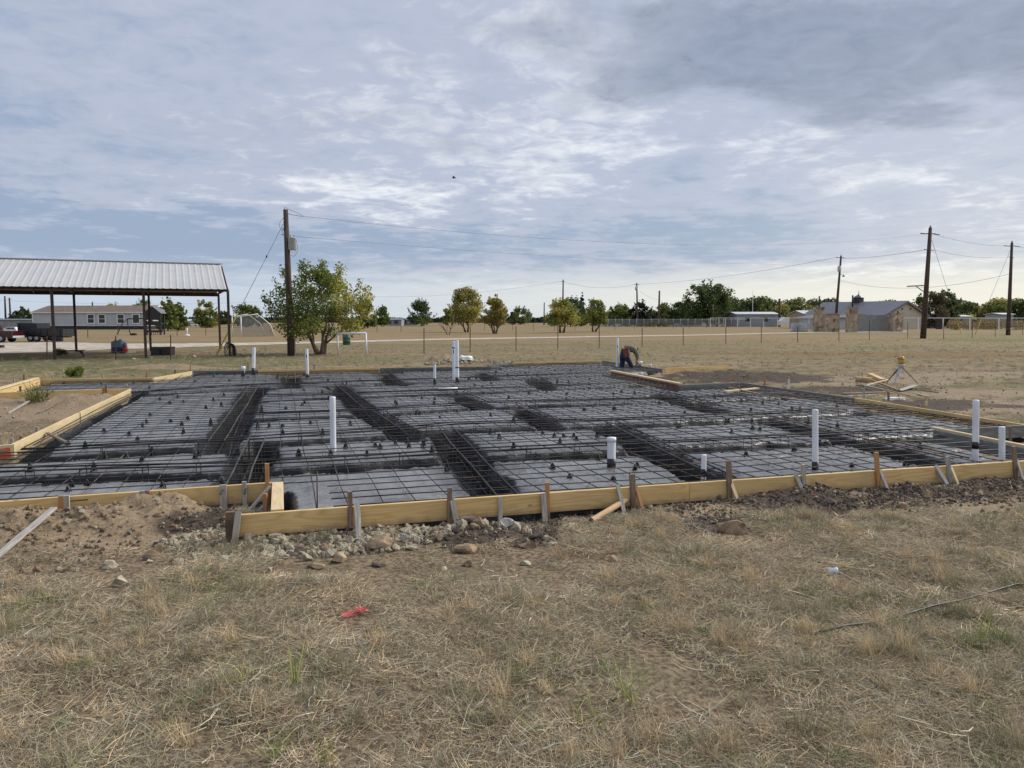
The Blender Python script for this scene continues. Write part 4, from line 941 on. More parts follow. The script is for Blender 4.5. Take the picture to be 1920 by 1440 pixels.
# ------------------------------------------------------------------ grass
STRAW = [(.43, .33, .19), (.32, .24, .145), (.50, .40, .245), (.24, .18, .11), (.37, .30, .20), (.16, .12, .08), (.54, .46, .32), (.30, .25, .14), (.23, .16, .09)]
GREYG = [(.25, .235, .16), (.20, .20, .12), (.30, .27, .18), (.17, .17, .09)]
GREEN = [(.10, .16, .04), (.14, .20, .05), (.08, .12, .03), (.20, .22, .08)]
def tuft(n, spread, l0, l1, wid, tilt0, tilt1, pal, seed, bend=.5, z0=.02, segs=3):
    r_ = random.Random(seed); V = []; Fq = []; C = []
    for _ in range(n):
        a = r_.uniform(0, 6.283); rr_ = spread * math.sqrt(r_.random()); az = r_.uniform(0, 6.283); L = r_.uniform(l0, l1); ti = R(r_.uniform(tilt0, tilt1))
        c = r_.choice(pal); k = r_.uniform(.9, 1.6); c = tuple(x * k for x in c); w_ = wid * r_.uniform(.6, 1.3)
        p = Vector((rr_ * math.cos(a), rr_ * math.sin(a), r_.uniform(0, z0))); sd = Vector((-math.sin(az), math.cos(az), 0))
        roll = r_.uniform(-1, 1); b = len(V); cur = ti; tw = r_.uniform(-bend, bend) - (bend * .6 if ti > .5 else 0)
        side = (sd * math.cos(roll) + Vector((0, 0, 1)) * math.sin(roll))
        for i in range(segs + 1):
            ww = w_ * (1 - .85 * (i / segs) ** 1.5) / 2; V += [p - side * ww, p + side * ww]; C += [c, c]
            if i < segs:
                p = p + Vector((math.cos(az) * math.cos(cur), math.sin(az) * math.cos(cur), math.sin(cur))) * (L / segs); cur += tw / segs; az += r_.uniform(-.25, .25)
                p.z = max(p.z, .003)
        for i in range(segs): Fq.append((b + 2 * i, b + 2 * i + 1, b + 2 * i + 3, b + 2 * i + 2))
    return src('tuft%d' % seed, np.array([tuple(v) for v in V]), np.array(Fq), straw_m, np.array(C))
GS = [(.36, .33, .27), (.27, .25, .21), (.44, .41, .34), (.20, .185, .15)]
T = [tuft(190, .17, .03, .11, .0028, 0, 20, STRAW + GS, 1), tuft(190, .17, .025, .09, .0026, 0, 28, STRAW + GREYG + GS, 2), tuft(150, .17, .04, .14, .0032, 0, 14, STRAW[:5] + [(.60, .52, .38)], 3), tuft(170, .16, .025, .08, .0026, 5, 45, STRAW[1:6] + GREYG, 4),
     tuft(90, .07, .06, .15, .0026, 35, 85, GREYG + STRAW[3:5], 5), tuft(70, .07, .03, .085, .0026, 25, 80, GREEN + GREYG, 6), tuft(9, .22, .08, .24, .0040, 0, 14, [(.55, .48, .34), (.62, .56, .42), (.45, .42, .28)], 7, .5), tuft(70, .05, .06, .16, .0028, 30, 80, STRAW[:3], 8)]
EXCL = []
def excl(x, y):
    m = np.zeros(np.shape(x), bool)
    for a, b, r_ in EXCL: m |= np.hypot(x - a, (y - b) * .6) < r_
    return m
for o in list(COL.objects):
    if o.get('category') in ('rock', 'flagging tape', 'cap', 'wood scrap', 'tube', 'rod') and o.parent is None:
        bb = [o.matrix_basis @ Vector(c) for c in o.bound_box] if o.type == 'MESH' else [Vector(o.location)]
        if o.get('category') in ('wood scrap', 'rod'): continue
        cx = sum(v.x for v in bb) / len(bb); cy = min(v.y for v in bb); rr__ = (max(v.x for v in bb) - min(v.x for v in bb)) / 2
        EXCL.append((cx, cy - .02, rr__ + .13))
def grass_near():
    r_ = np.random.RandomState(5); n = 21500
    Yv = 2.3 + (9.3 - 2.3) * r_.rand(n) ** .9; x = (r_.rand(n) * 2 - 1) * (Yv * .72 + 3.0)
    y = Yv; s = sdf(x, y)
    bare = np.maximum(np.maximum(fld(x, y, DARKS, .6, 3, 2), fld(x, y, LIMES, .5, 3, 4)), fld(x, y, DIRTS, .5, 3, 1))
    patch = fbm(x, y, 1.1, 4, 61); patch2 = fbm(x, y, .7, 3, 66); patch_ = patch
    bare = np.maximum(bare, smooth((s + .34 + (patch_ - .5) * .8) / .25)); bald = smooth((patch - .53) / .08) * .9
    m = (s < -.10) & ~excl(x, y) & (r_.rand(n) > bare * .985) & (r_.rand(n) > bald)
    x, y, s, patch, patch2, bare = x[m], y[m], s[m], patch[m], patch2[m], bare[m]; k = len(x); z = terr(x, y, s)
    q = r_.rand(k); idx = r_.choice([0, 1, 2, 3], k, p=[.3, .28, .24, .18])
    idx = np.where(q < .02, 4, idx); idx = np.where((q > .955) & (patch2 > .45), 5, idx); idx = np.where((q > .90) & (q < .93), 7, idx); idx = np.where((q > .05) & (q < .10), 6, idx)
    green = (fbm(x, y, .9, 3, 90) > .60) & (r_.rand(k) < .22); idx = np.where(green, 5, idx)
    for px, py, rr_ in ((430, 1108, .42), (1050, 1310, .30), (1830, 1210, .35), (560, 1270, .22), (1190, 1160, .2), (820, 1360, .2), (120, 1110, .3), (1300, 960, .25), (320, 1340, .2)):
        p = G(px, py, -.25); near_ = np.hypot(x - p.x, y - p.y) < rr_ * (.6 + .6 * r_.rand(k)); idx = np.where(near_ & (r_.rand(k) < .16), 5, idx)
    # some clumped upright tufts
    sc_ = r_.uniform(.75, 1.25, k); rot = np.zeros((k, 3)); rot[:, 2] = r_.rand(k) * 6.28; rot[:, :2] = r_.normal(0, .06, (k, 2))
    stuff_inst('dry_grass', T, np.stack([x, y, z + .004], 1), rot, sc_, idx, 'matted dry mown grass and straw in the foreground')
grass_near()
def grass_mid():
    r_ = np.random.RandomState(8); n = 24000
    y = 8 + (84 - 8) * r_.rand(n) ** 1.15; x = (r_.rand(n) * 2 - 1) * (y * .76 + 3); s = sdf(x, y)
    bare = np.maximum(np.maximum(fld(x, y, DARKS, .6, 3, 2), fld(x, y, DIRTS, .5, 3, 1)), smooth((s + .7) / .4))
    pa = fbm(x * .4, y, .35, 4, 71)
    m = (s < -.4) & (r_.rand(n) > bare * .97) & (r_.rand(n) > smooth((.45 - pa) / .1) * .6); x, y, s, pa = x[m], y[m], s[m], pa[m]; k = len(x); z = terr(x, y, s)
    px = 960 + F * x / y; py = 598 + F * 1.85 / y
    on = ((py > 636) & (py < 668) & (px < 330)) | ((py > 620) & (py < 652 - (px - 330) * .016) & (px >= 330))
    keep = ~on; x, y, z, pa, px, py = x[keep], y[keep], z[keep], pa[keep], px[keep], py[keep]; k = len(x)
    idx = r_.choice([0, 1, 3, 4, 7], k, p=[.3, .27, .25, .06, .12])
    lush = ((px > 1700) & (py < 650)) | ((px < 460) & (py > 668)) | ((px > 1580) & (px < 1700) & (py < 662) & (py > 645))
    idx = np.where(lush & (r_.rand(k) < .4), 5, idx); idx = np.where((pa > .60) & (r_.rand(k) < .15), 5, idx)
    sc_ = r_.uniform(.75, 1.25, k) * (1 - .45 * smooth((y - 30) / 50)); rot = np.zeros((k, 3)); rot[:, 2] = r_.rand(k) * 6.28
    stuff_inst('field_grass', [dup_src(t) for t in T], np.stack([x, y, z + .002], 1), rot, sc_, idx, 'thin dry grass tufts over the mown field beyond the slab')
def dup_src(o): return o
grass_mid()
# single weeds that can be told apart
def weed(px, py, label, n, l0, l1, wid, t0, t1, pal, seed, spread=.02, bend=.5, cat='weed', name='weed', scale=1):
    o = tuft(n, spread, l0, l1, wid, t0, t1, pal, seed, bend, .01, 4); o.name = name; COL.objects.link(o); p = gp(px, py); o.location = p; o.scale = (scale,) * 3
    tag(o, label, cat, 'weeds sprouting from the dry grass'); return o
LG = [(.22, .27, .07), (.28, .33, .10), (.40, .38, .12)]
weed(1323, 1198, 'bright green leafy weed clump in the right foreground', 130, .03, .07, .012, 10, 80, [(.05, .13, .015), (.08, .19, .02), (.04, .09, .01)], 31, .045, .8)
weed(446, 1295, 'yellow green grass clump with bent blades at lower left', 16, .12, .30, .006, 40, 85, LG, 32, .05, 1.6)
weed(552, 1296, 'narrow upright green grass stalk at lower left', 9, .15, .27, .008, 72, 88, LG, 33, .015, .5)
weed(955, 1300, 'single tall pale stalk standing in the centre foreground', 4, .18, .33, .006, 80, 89, [(.35, .36, .17), (.52, .45, .3)], 34, .01, .2)
weed(1180, 1330, 'tall green seeding grass stalk right of centre foreground', 16, .14, .34, .007, 50, 84, LG, 35, .05, .6)
weed(1103, 1370, 'sprawling pale green grass with drooping blades at centre bottom', 20, .15, .32, .006, 25, 80, LG + [(.42, .42, .28)], 36, .07, 1.8)
weed(1020, 1385, 'short pale green grass fan at the bottom centre', 12, .08, .2, .007, 20, 70, [(.36, .38, .24), (.28, .33, .14)], 37, .04, 1.4)
weed(1860, 1205, 'green broad grass stalk leaning at the lower right', 22, .08, .24, .007, 45, 85, LG, 38, .07, .6)
weed(1825, 1222, 'rounded green tuft beside the dark rod', 160, .06, .13, .003, 30, 85, GREEN, 39, .08, .7)
weed(515, 1428, 'green grass clump at the bottom left of centre', 18, .10, .20, .006, 35, 80, LG, 40, .04, 1.2)
weed(612, 1442, 'yellow green blades at the bottom edge', 10, .08, .18, .007, 60, 85, LG, 41, .03, .9)
weed(110, 1372, 'grey green flattened clump at the lower left edge', 26, .08, .2, .005, 10, 60, [(.25, .28, .16), (.2, .24, .1)], 42, .06, 1.4)
weed(250, 1410, 'matted pale green runner grass at the bottom left', 22, .12, .26, .0045, 0, 30, [(.36, .40, .28), (.3, .33, .2)], 43, .12, 1.2)
weed(1316, 1355, 'pale flattened stalks radiating right of centre', 16, .15, .38, .0045, 0, 25, [(.45, .45, .33), (.52, .47, .35)], 44, .05, 1.0)
weed(1247, 954, 'green weed under the front board right of the tall stake', 60, .05, .13, .006, 20, 80, GREEN[:3], 45, .07, 1)
weed(45, 975, 'green stringy weed by the left front board', 40, .08, .2, .004, 15, 80, GREEN, 46, .05, 1)
weed(72, 762, 'leafy green weed growing in the dirt triangle', 150, .15, .55, .02, 40, 88, [(.16, .18, .06), (.2, .2, .09), (.11, .13, .05)], 47, .22, 1)
def twigs():
    r_ = random.Random(4); k = 0
    ws = ['short', 'curved', 'forked', 'thin', 'long', 'broken', 'pale', 'grey', 'brown', 'crooked']
    for a, b, lb in [((910, 1098), (960, 1094), 'curved grey twig above the pink flagging'), ((525, 1113), (608, 1109), 'thin straight twig in the green patch at left'), ((570, 1134), (590, 1118), 'pale twig crossing below the straight twig'), ((1200, 1120), (1236, 1065), 'crooked pale twig below the cardboard tube'), ((1195, 1128), (1225, 1152), 'brown twig joined to the crooked pale twig'), ((1185, 1130), (1240, 1117), 'long grey twig lying right of centre'), ((1190, 1132), (1290, 1100), 'long pale stem pointing at the spoil'), ((1700, 1052), (1728, 1044), 'pale forked twig above the white cap'), ((1382, 1105), (1395, 1089), 'pale wood splinter right of the centre weeds'), ((978, 1438), (1080, 1402), 'long straw stem crossing the bottom centre'), ((1575, 1112), (1590, 1126), 'small bent pale twig beneath the stick'), ((590, 1300), (576, 1352), 'thin pale stalk leaning at lower left')]:
        p, q = gp(*a), gp(*b); p.z += .03; q.z += .03; pts = []
        for i in range(6):
            t = i / 5; m_ = p.lerp(q, t); m_ += Vector((r_.gauss(0, .008), r_.gauss(0, .008), abs(r_.gauss(0, .008)) + .01 * math.sin(t * 3.1))); pts.append(m_)
        mb = MB(); mb.tube(pts, [.0035, .004, .004, .0035, .003, .002], 5); tag(obj('twig', mb, GRY if k % 2 else pale_pine), lb, 'twig', 'twigs strewn in the dry grass'); k += 1
twigs()

# ------------------------------------------------------------------ trees
def leaf_cloud(centres, n, size, pal, r_, flat=1.0):
    """many small leaf faces spread through clumps; centres: (x, y, z, rx, ry, rz, weight)"""
    w_ = np.array([c[6] for c in centres], float); w_ /= w_.sum(); C_ = np.array([c[:6] for c in centres], float); k = r_.choice(len(centres), n, p=w_)
    d = r_.normal(size=(n, 3)); d /= np.linalg.norm(d, axis=1)[:, None]; rr_ = r_.rand(n) ** .45
    p = C_[k, :3] + d * C_[k, 3:] * rr_[:, None]
    nn = r_.normal(size=(n, 3)); nn[:, 2] += .5; nn /= np.linalg.norm(nn, axis=1)[:, None]
    a = np.cross(nn, r_.normal(size=(n, 3))); a /= np.linalg.norm(a, axis=1)[:, None] + 1e-9; b = np.cross(nn, a)
    s = size * (.6 + .8 * r_.rand(n))[:, None]
    V = np.stack([p - a * s, p + b * s * .55, p + a * s, p - b * s * .55], 1).reshape(-1, 3)
    Fq = np.arange(n * 4).reshape(-1, 4); pal = np.array(pal); ck = r_.randint(0, len(pal), len(centres)); base = pal[ck[k]]
    mix = r_.rand(n) < .45; base[mix] = pal[r_.randint(0, len(pal), mix.sum())]
    c = base * (.7 + .6 * r_.rand(n))[:, None]; return V, Fq, np.repeat(c, 4, 0)
G_DK = [(.07, .105, .035), (.095, .13, .04), (.055, .08, .03)]; G_MID = [(.16, .20, .055), (.12, .16, .045), (.20, .22, .06)]
G_YEL = [(.46, .41, .10), (.36, .36, .08), (.50, .40, .11), (.25, .28, .07)]; G_ORG = [(.38, .25, .08), (.28, .23, .07), (.20, .20, .055)]; G_BIG = [(.15, .20, .045), (.11, .165, .035), (.21, .24, .055), (.085, .12, .03), (.25, .26, .06)]
def tree(label, base, H, W, pal, seed, trunks=1, trunk_h=.3, nleaf=4000, leaf=.12, shape='round', name='tree', thick=None, group=None, sky=.5, pal2=None, nb=None, depth=1.0, wisps=0, cat='tree', blob=1.0):
    r_ = np.random.RandomState(seed); rn = random.Random(seed); base = Vector(base)
    root = thing(name, base, label, cat, group); H_, Wr = H, W / 2; th_ = trunk_h * H
    tips = []; mb = MB(); thick = thick or .035 * H
    def limb(p, d, L, r0, lev):
        pts = [p]; rad = [r0]; d = d.normalized(); n_ = 4
        for i in range(n_):
            d = (d + Vector((rn.gauss(0, .14), rn.gauss(0, .14), rn.gauss(.02, .08)))).normalized(); p = p + d * L / n_; pts.append(p); rad.append(r0 * (1 - .62 * (i + 1) / n_))
        mb.tube(pts, rad, 7 if lev < 2 else 5)
        if lev >= 3: tips.append(p); return
        for _ in range(3 if lev == 0 else rn.choice((2, 3))):
            a = rn.uniform(0, 6.283); sp_ = rn.uniform(.35, .85) if shape != 'cone' else .9
            nd = (d + Vector((math.cos(a), math.sin(a), rn.uniform(-.1, .25))) * sp_).normalized(); j = rn.choice((2, 3, 4)); limb(pts[j], nd, L * rn.uniform(.55, .8), rad[j] * .75, lev + 1)
    for t in range(trunks):
        a = 6.283 * t / max(trunks, 1) + rn.uniform(0, .6); sp_ = 0 if trunks == 1 else .38
        p0 = base + (Vector((math.cos(a), math.sin(a), 0)) * (thick * .8 if trunks > 1 else 0)) + Vector((0, 0, -.1))
        d = Vector((math.cos(a) * sp_, math.sin(a) * sp_, 1)); limb(p0, d, max(th_ * 1.25, .3 * H), thick / (1 if trunks == 1 else 1.35), 0)
    # crown clumps
    cs = []; nb = nb or 26; top = H; bot = th_ * .7; mid = (top + bot) / 2; hh = (top - bot) / 2
    for i in range(nb):
        if shape == 'cone':
            t = rn.random(); z = bot + (top - bot) * t; rad_ = Wr * (1 - t) * rn.uniform(.3, .9); s_ = Wr * .32 * (1.15 - t)
            a = rn.uniform(0, 6.283); cs.append((base.x + rad_ * math.cos(a), base.y + rad_ * math.sin(a), base.z + z, s_, s_, s_ * 1.2, s_ ** 2)); continue
        if shape == 'dome':
            u = rn.random() ** .9; a = rn.uniform(0, 6.283); q = math.sqrt(max(.02, 1 - (u * .97) ** 2.2)) * rn.random() ** .45 * .84; s_ = rn.uniform(.20, .36) * min(Wr, hh * 1.3) * blob * (1.1 - .35 * u)
            cs.append((base.x + q * Wr * math.cos(a) * rn.uniform(.85, 1.1), base.y + q * Wr * math.sin(a) * depth, base.z + bot + (top - bot) * (.10 + .80 * u), s_, s_, s_ * .75, s_ ** 2)); continue
        v = Vector((rn.gauss(0, 1), rn.gauss(0, 1), rn.gauss(0, 1))).normalized() * rn.uniform(.2, .84) ** .75
        z = mid + v.z * hh
        wz = math.sqrt(max(.05, 1 - ((z - bot - (top - bot) * .38) / ((top - bot) * .68)) ** 2)) if shape == 'round' else 1
        if shape == 'vase': wz = .55 + .5 * min(1, (z - bot) / (top - bot) * 1.6)
        s_ = rn.uniform(.20, .38) * min(Wr, hh * 1.3) * blob
        cs.append((base.x + v.x * Wr * wz, base.y + v.y * Wr * wz * depth, base.z + z, s_, s_, s_ * .8, s_ ** 2))
    if trunk_h < .05 and shape in ('round', 'dome'):
        for _ in range(12): a = rn.uniform(0, 6.283); q = Wr * rn.uniform(.1, .62); s_ = H * .13; cs.append((base.x + q * math.cos(a), base.y + q * math.sin(a), base.z + H * rn.uniform(.12, .32), s_ * 1.3, s_, s_, s_ ** 2))
    for _ in range(wisps):
        a = rn.uniform(0, 6.283); v = Vector((math.cos(a), math.sin(a) * .6, rn.uniform(.2, 1.05))); s_ = rn.uniform(.05, .1) * Wr
        if shape == 'dome':
            a = R(rn.uniform(12, 168)); s_ = rn.uniform(.05, .09) * Wr; yy = rn.uniform(-.4, .4) * Wr
            for q in range(3): k_ = .84 + .085 * q; cs.append((base.x + math.cos(a) * Wr * k_, base.y + yy, base.z + bot + (top - bot) * (.1 + math.sin(a) * .86 * k_ + .02 * q), s_, s_, s_ * 1.5, s_ ** 2 * 1.2))
            continue
        for q in range(3): cs.append((base.x + v.x * Wr * (.75 + .1 * q) * .95, base.y + v.y * Wr * .8, base.z + mid + v.z * hh * (.8 + .12 * q), s_, s_, s_ * 1.6, s_ ** 2 * 1.2))
    V, Fq, C_ = leaf_cloud(cs, nleaf, leaf, pal, r_)
    if pal2 is not None:      # one side of the crown turning
        V2 = V.reshape(-1, 4, 3)[:, 0]; m_ = (V2[:, 0] > base.x + Wr * .35) & (r_.rand(len(V2)) < .75); cc = C_.reshape(-1, 4, 3); cc[m_] = (np.array(pal2)[r_.randint(0, len(pal2), m_.sum())] * (.7 + .6 * r_.rand(m_.sum()))[:, None])[:, None]; C_ = cc.reshape(-1, 3)
    obj('trunk', mb, cotton, root)
    cr = fast_obj('crown', V - np.array(base), Fq, leaf_m, cols=C_); cr.parent = root
    return root
def sz(px0, px1, ytop, ybase, Yd=None):
    """base point, height and width in metres from photograph measurements"""
    b = gp((px0 + px1) / 2, ybase) if Yd is None else AT((px0 + px1) / 2, ybase, Yd)
    if Yd is not None: b.z = tz(b.x, b.y)
    return b, AT(0, ytop, b.y).z - b.z, (px1 - px0) * b.y / F
TG = 'trees standing about the fields'
b, h, w_ = sz(484, 688, 494, 666); b = gp(601, 665)
tree('spreading green tree with several stems behind the near utility pole', b, h * 1.0, w_ * 1.04, G_BIG, 3, trunks=4, trunk_h=.24, nleaf=17500, leaf=.066, thick=.17, nb=64, pal2=G_YEL, wisps=26, blob=.85, shape='dome', group=TG)
b, h, w_ = sz(842, 908, 543, 623); tree('yellowing tree with a dark trunk, taller of the pair at picture centre', b, h * 1.08, w_ * 1.14, G_YEL + G_ORG[:1] + G_MID[:1], 11, trunks=2, trunk_h=.22, nleaf=8500, leaf=.13, thick=.22, nb=46, blob=1.2, shape='dome', wisps=8, group=TG)
b, h, w_ = sz(905, 950, 560, 626); tree('smaller orange tinged tree right of the tall yellowing one', b, h * 1.08, w_ * 1.14, G_ORG + G_YEL[:2], 12, trunks=3, trunk_h=.2, nleaf=6500, leaf=.12, thick=.2, nb=46, blob=1.2, shape='dome', wisps=8, group=TG)
b, h, w_ = sz(824, 858, 574, 628); tree('thin sparse tree just left of the centre pair', b, h, w_ * .8, G_MID + G_YEL[:1], 13, trunks=2, trunk_h=.35, nleaf=2200, leaf=.11, thick=.08, group=TG)
b, h, w_ = sz(1024, 1082, 562, 624); tree('yellow green tree with forked trunk in front of a far pole', b, h * 1.04, w_ * 1.12, G_YEL + G_MID[:1], 14, trunks=2, trunk_h=.28, nleaf=7000, leaf=.13, thick=.26, nb=46, blob=1.2, shape='dome', wisps=10, group=TG)
b, h, w_ = sz(1088, 1140, 562, 622); tree('green pointed tree right of the forked one', b, h * 1.04, w_ * 1.12, G_MID + G_YEL[:2], 15, trunks=2, trunk_h=.24, nleaf=7000, leaf=.13, thick=.22, nb=46, blob=1.2, shape='dome', wisps=6, group=TG)
BGT = [('rounded green tree beyond the playhouse, left of two', 297, 332, 562, 612, 118, G_MID, 'round', 1), ('green tree behind the carport between its middle posts', 318, 350, 571, 612, 122, G_MID, 'round', 1), ('airy olive tree framed by the right carport posts', 365, 408, 565, 606, 170, G_MID + G_YEL[:1], 'round', 2), ('small dark tree left of the long grey house', 22, 60, 579, 606, 190, G_DK, 'round', 1),
       ('bushy green tree behind the arched goal', 430, 492, 572, 608, 180, G_MID, 'round', 1), ('low green tree left of the arched goal', 402, 440, 585, 606, 230, G_DK, 'round', 1), ('small tree behind the grey house roof, right one', 250, 290, 563, 600, 230, G_MID, 'round', 1), ('small tree behind the grey house roof, left one', 196, 226, 569, 600, 260, G_YEL, 'round', 1),
       ('olive tree behind the big near tree, right side', 664, 704, 564, 608, 160, G_DK + G_MID, 'round', 1), ('small spiky tree left of the far grey houses', 704, 730, 575, 607, 190, G_MID, 'round', 2), ('dark round tree beyond the far grey houses', 765, 815, 564, 608, 200, G_DK + G_MID[:1], 'round', 1), ('pair-topped green tree on the horizon right of centre', 955, 997, 577, 607, 260, G_MID, 'round', 1),
       ('low dark tree beside the pair-topped one', 952, 972, 585, 606, 270, G_DK, 'round', 1), ('dark leafy tree behind the forked yellow tree', 1040, 1100, 560, 606, 190, G_DK, 'round', 1), ('narrow dark conifer behind the forked yellow tree', 1078, 1104, 551, 606, 205, [(.02, .035, .018), (.028, .045, .02)], 'cone', 1), ('bushy tree behind the parked cars, left', 1138, 1185, 572, 606, 200, G_MID, 'round', 1),
       ('black-green cedar with layered boughs by the transformer pole', 1180, 1224, 566, 605, 195, [(.012, .022, .012), (.018, .028, .014)], 'round', 1), ('mid-green tree left of the tallest oak', 1222, 1262, 570, 605, 205, G_MID, 'round', 1), ('wide green tree touching the tallest oak', 1248, 1300, 567, 605, 200, G_MID + G_DK, 'round', 1), ('tallest broad oak on the right horizon', 1278, 1376, 532, 606, 190, G_DK + G_MID[:2], 'round', 1),
       ('brownish rounded tree right of the gabled house', 1726, 1782, 549, 600, 150, [(.13, .115, .06), (.15, .125, .065), (.10, .10, .05)], 'round', 1), ('dark dense tree beside the brownish one', 1755, 1800, 548, 602, 152, G_DK, 'round', 1), ('light green tree above the gabled house corner', 1712, 1742, 553, 598, 160, G_MID, 'round', 1)]
for i, (lb, x0, x1, yt, yb, Yd, pal, shp, trk) in enumerate(BGT):
    b, h, w_ = sz(x0, x1, yt, yb, Yd); big = (x1 - x0) > 80
    shp = 'dome' if shp == 'round' else shp
    tree(lb, b, h * 1.06, w_ * 1.15, pal, 50 + i, trunks=trk, wisps=(9 if shp == 'dome' else 0), trunk_h=.03, nleaf=10500 if big else 4200, leaf=.30 if big else .24, nb=60 if big else 34, blob=1.08, shape=shp, thick=.03 * h, group=TG, name='pine_tree' if shp == 'cone' else 'tree')
def belt(label, name, spans, Yd, pal, seed, n, leaf, hvar=.25):
    """far wood that reads as one mass"""
    r_ = np.random.RandomState(seed); cs = []
    for x0, x1, y0, y1 in spans:
        px = x0
        while px < x1:
            t = (px - x0) / (x1 - x0); yt = y0 + (y1 - y0) * t; Yq = Yd * r_.uniform(.95, 1.08); p = AT(px, 600, Yq); g = tz(p.x, p.y); top = AT(px, yt, Yq).z - g
            hcr = top * r_.uniform(1 - hvar, 1.04); s_ = hcr * .32
            for q in range(3): cs.append((p.x + r_.normal(0, s_ * .6), p.y + r_.normal(0, s_), g + hcr * (.18 + .28 * q), s_ * 1.15, s_ * 1.2, s_ * (.9 if q < 2 else .75), s_ ** 2))
            px += s_ * 1.0 / Yq * F
    V, Fq, C_ = leaf_cloud(cs, n, leaf, pal, r_); o = fast_obj(name, V, Fq, leaf_m, cols=C_); tag(o, label, None, None, 'stuff')
belt('dense belt of mixed trees along the right horizon', 'far_wood', [(1366, 1600, 554, 560), (1600, 1720, 560, 562), (1790, 2100, 560, 553)], 300, G_DK + G_MID + G_YEL[:1], 5, 60000, .48)
belt('thin far tree line along the horizon', 'far_tree_line', [(-350, 60, 593, 594), (60, 500, 594, 595), (500, 1000, 594, 595), (990, 1200, 595, 590), (1180, 1380, 590, 588)], 520, [(.055, .075, .05), (.07, .085, .05), (.045, .06, .045)], 6, 110000, .85, .30)
belt('low scrub and hedge trees behind the parked cars', 'hedge_trees', [(1120, 1300, 582, 580)], 230, G_DK + G_MID[:1], 9, 14000, .34)
def bush(label, px0, px1, yt, yb, pal, seed, n=2500, leaf=.05, Yd=None):
    b, h, w_ = sz(px0, px1, yt, yb, Yd); r_ = np.random.RandomState(seed); cs = []
    for i in range(12): a = r_.rand() * 6.28; q = r_.rand() ** .5; cs.append((b.x + q * w_ * .36 * math.cos(a), b.y + q * w_ * .3 * math.sin(a), b.z + h * (.25 + .5 * r_.rand() * (1 - q * .5)), w_ * .16, w_ * .16, h * .25, 1))
    root = thing('bush', b, label, 'bush', None); V, Fq, C_ = leaf_cloud(cs, n, leaf, pal, r_); cr = fast_obj('foliage', V - np.array(b), Fq, leaf_m, cols=C_); cr.parent = root
    mb = MB()
    for i in range(5): a = i * 1.3; mb.tube([b + Vector((0, 0, -.05)), b + Vector((math.cos(a) * w_ * .2, math.sin(a) * w_ * .2, h * .6))], [.012, .004], 5)
    obj('stem', mb, cotton, root)
bush('low green bush behind the back left form board', 122, 160, 683, 708, [(.20, .24, .05), (.15, .20, .04), (.26, .27, .07)], 1, 1500, .04)
bush('small green shrub below the near carport post', 96, 130, 647, 668, [(.13, .15, .05), (.16, .16, .06)], 2, 500, .04)
bush('grey green shrub at the foot of the far fence', 1228, 1262, 598, 611, [(.12, .13, .06), (.10, .11, .05)], 3, 900, .10, 170)
bush('pale weedy shrub row by the chain link fence', 1195, 1230, 600, 612, [(.17, .17, .10), (.14, .14, .08)], 4, 900, .12, 172)
bush('low shrub among parked cars', 1135, 1152, 596, 608, [(.11, .12, .05)], 5, 700, .12, 185)
bush('small light green shrub before the chain link fence', 1304, 1316, 589, 604, [(.14, .19, .06)], 6, 700, .10, 185)
def scrub():
    r_ = np.random.RandomState(3); cs = []
    for i in range(90): p = AT(r_.uniform(1775, 2080), 600, r_.uniform(126, 150)); g = tz(p.x, p.y); s_ = r_.uniform(.7, 1.3); cs.append((p.x, p.y, g + s_ * .8, s_, s_, s_ * .9, s_))
    V, Fq, C_ = leaf_cloud(cs, 16000, .11, [(.27, .19, .09), (.22, .17, .08), (.17, .16, .07), (.31, .22, .11)], r_); tag(fast_obj('tall_dry_brush', V, Fq, leaf_m, cols=C_), 'tall brown dry brush behind the white fence at right', None, None, 'stuff')
scrub()

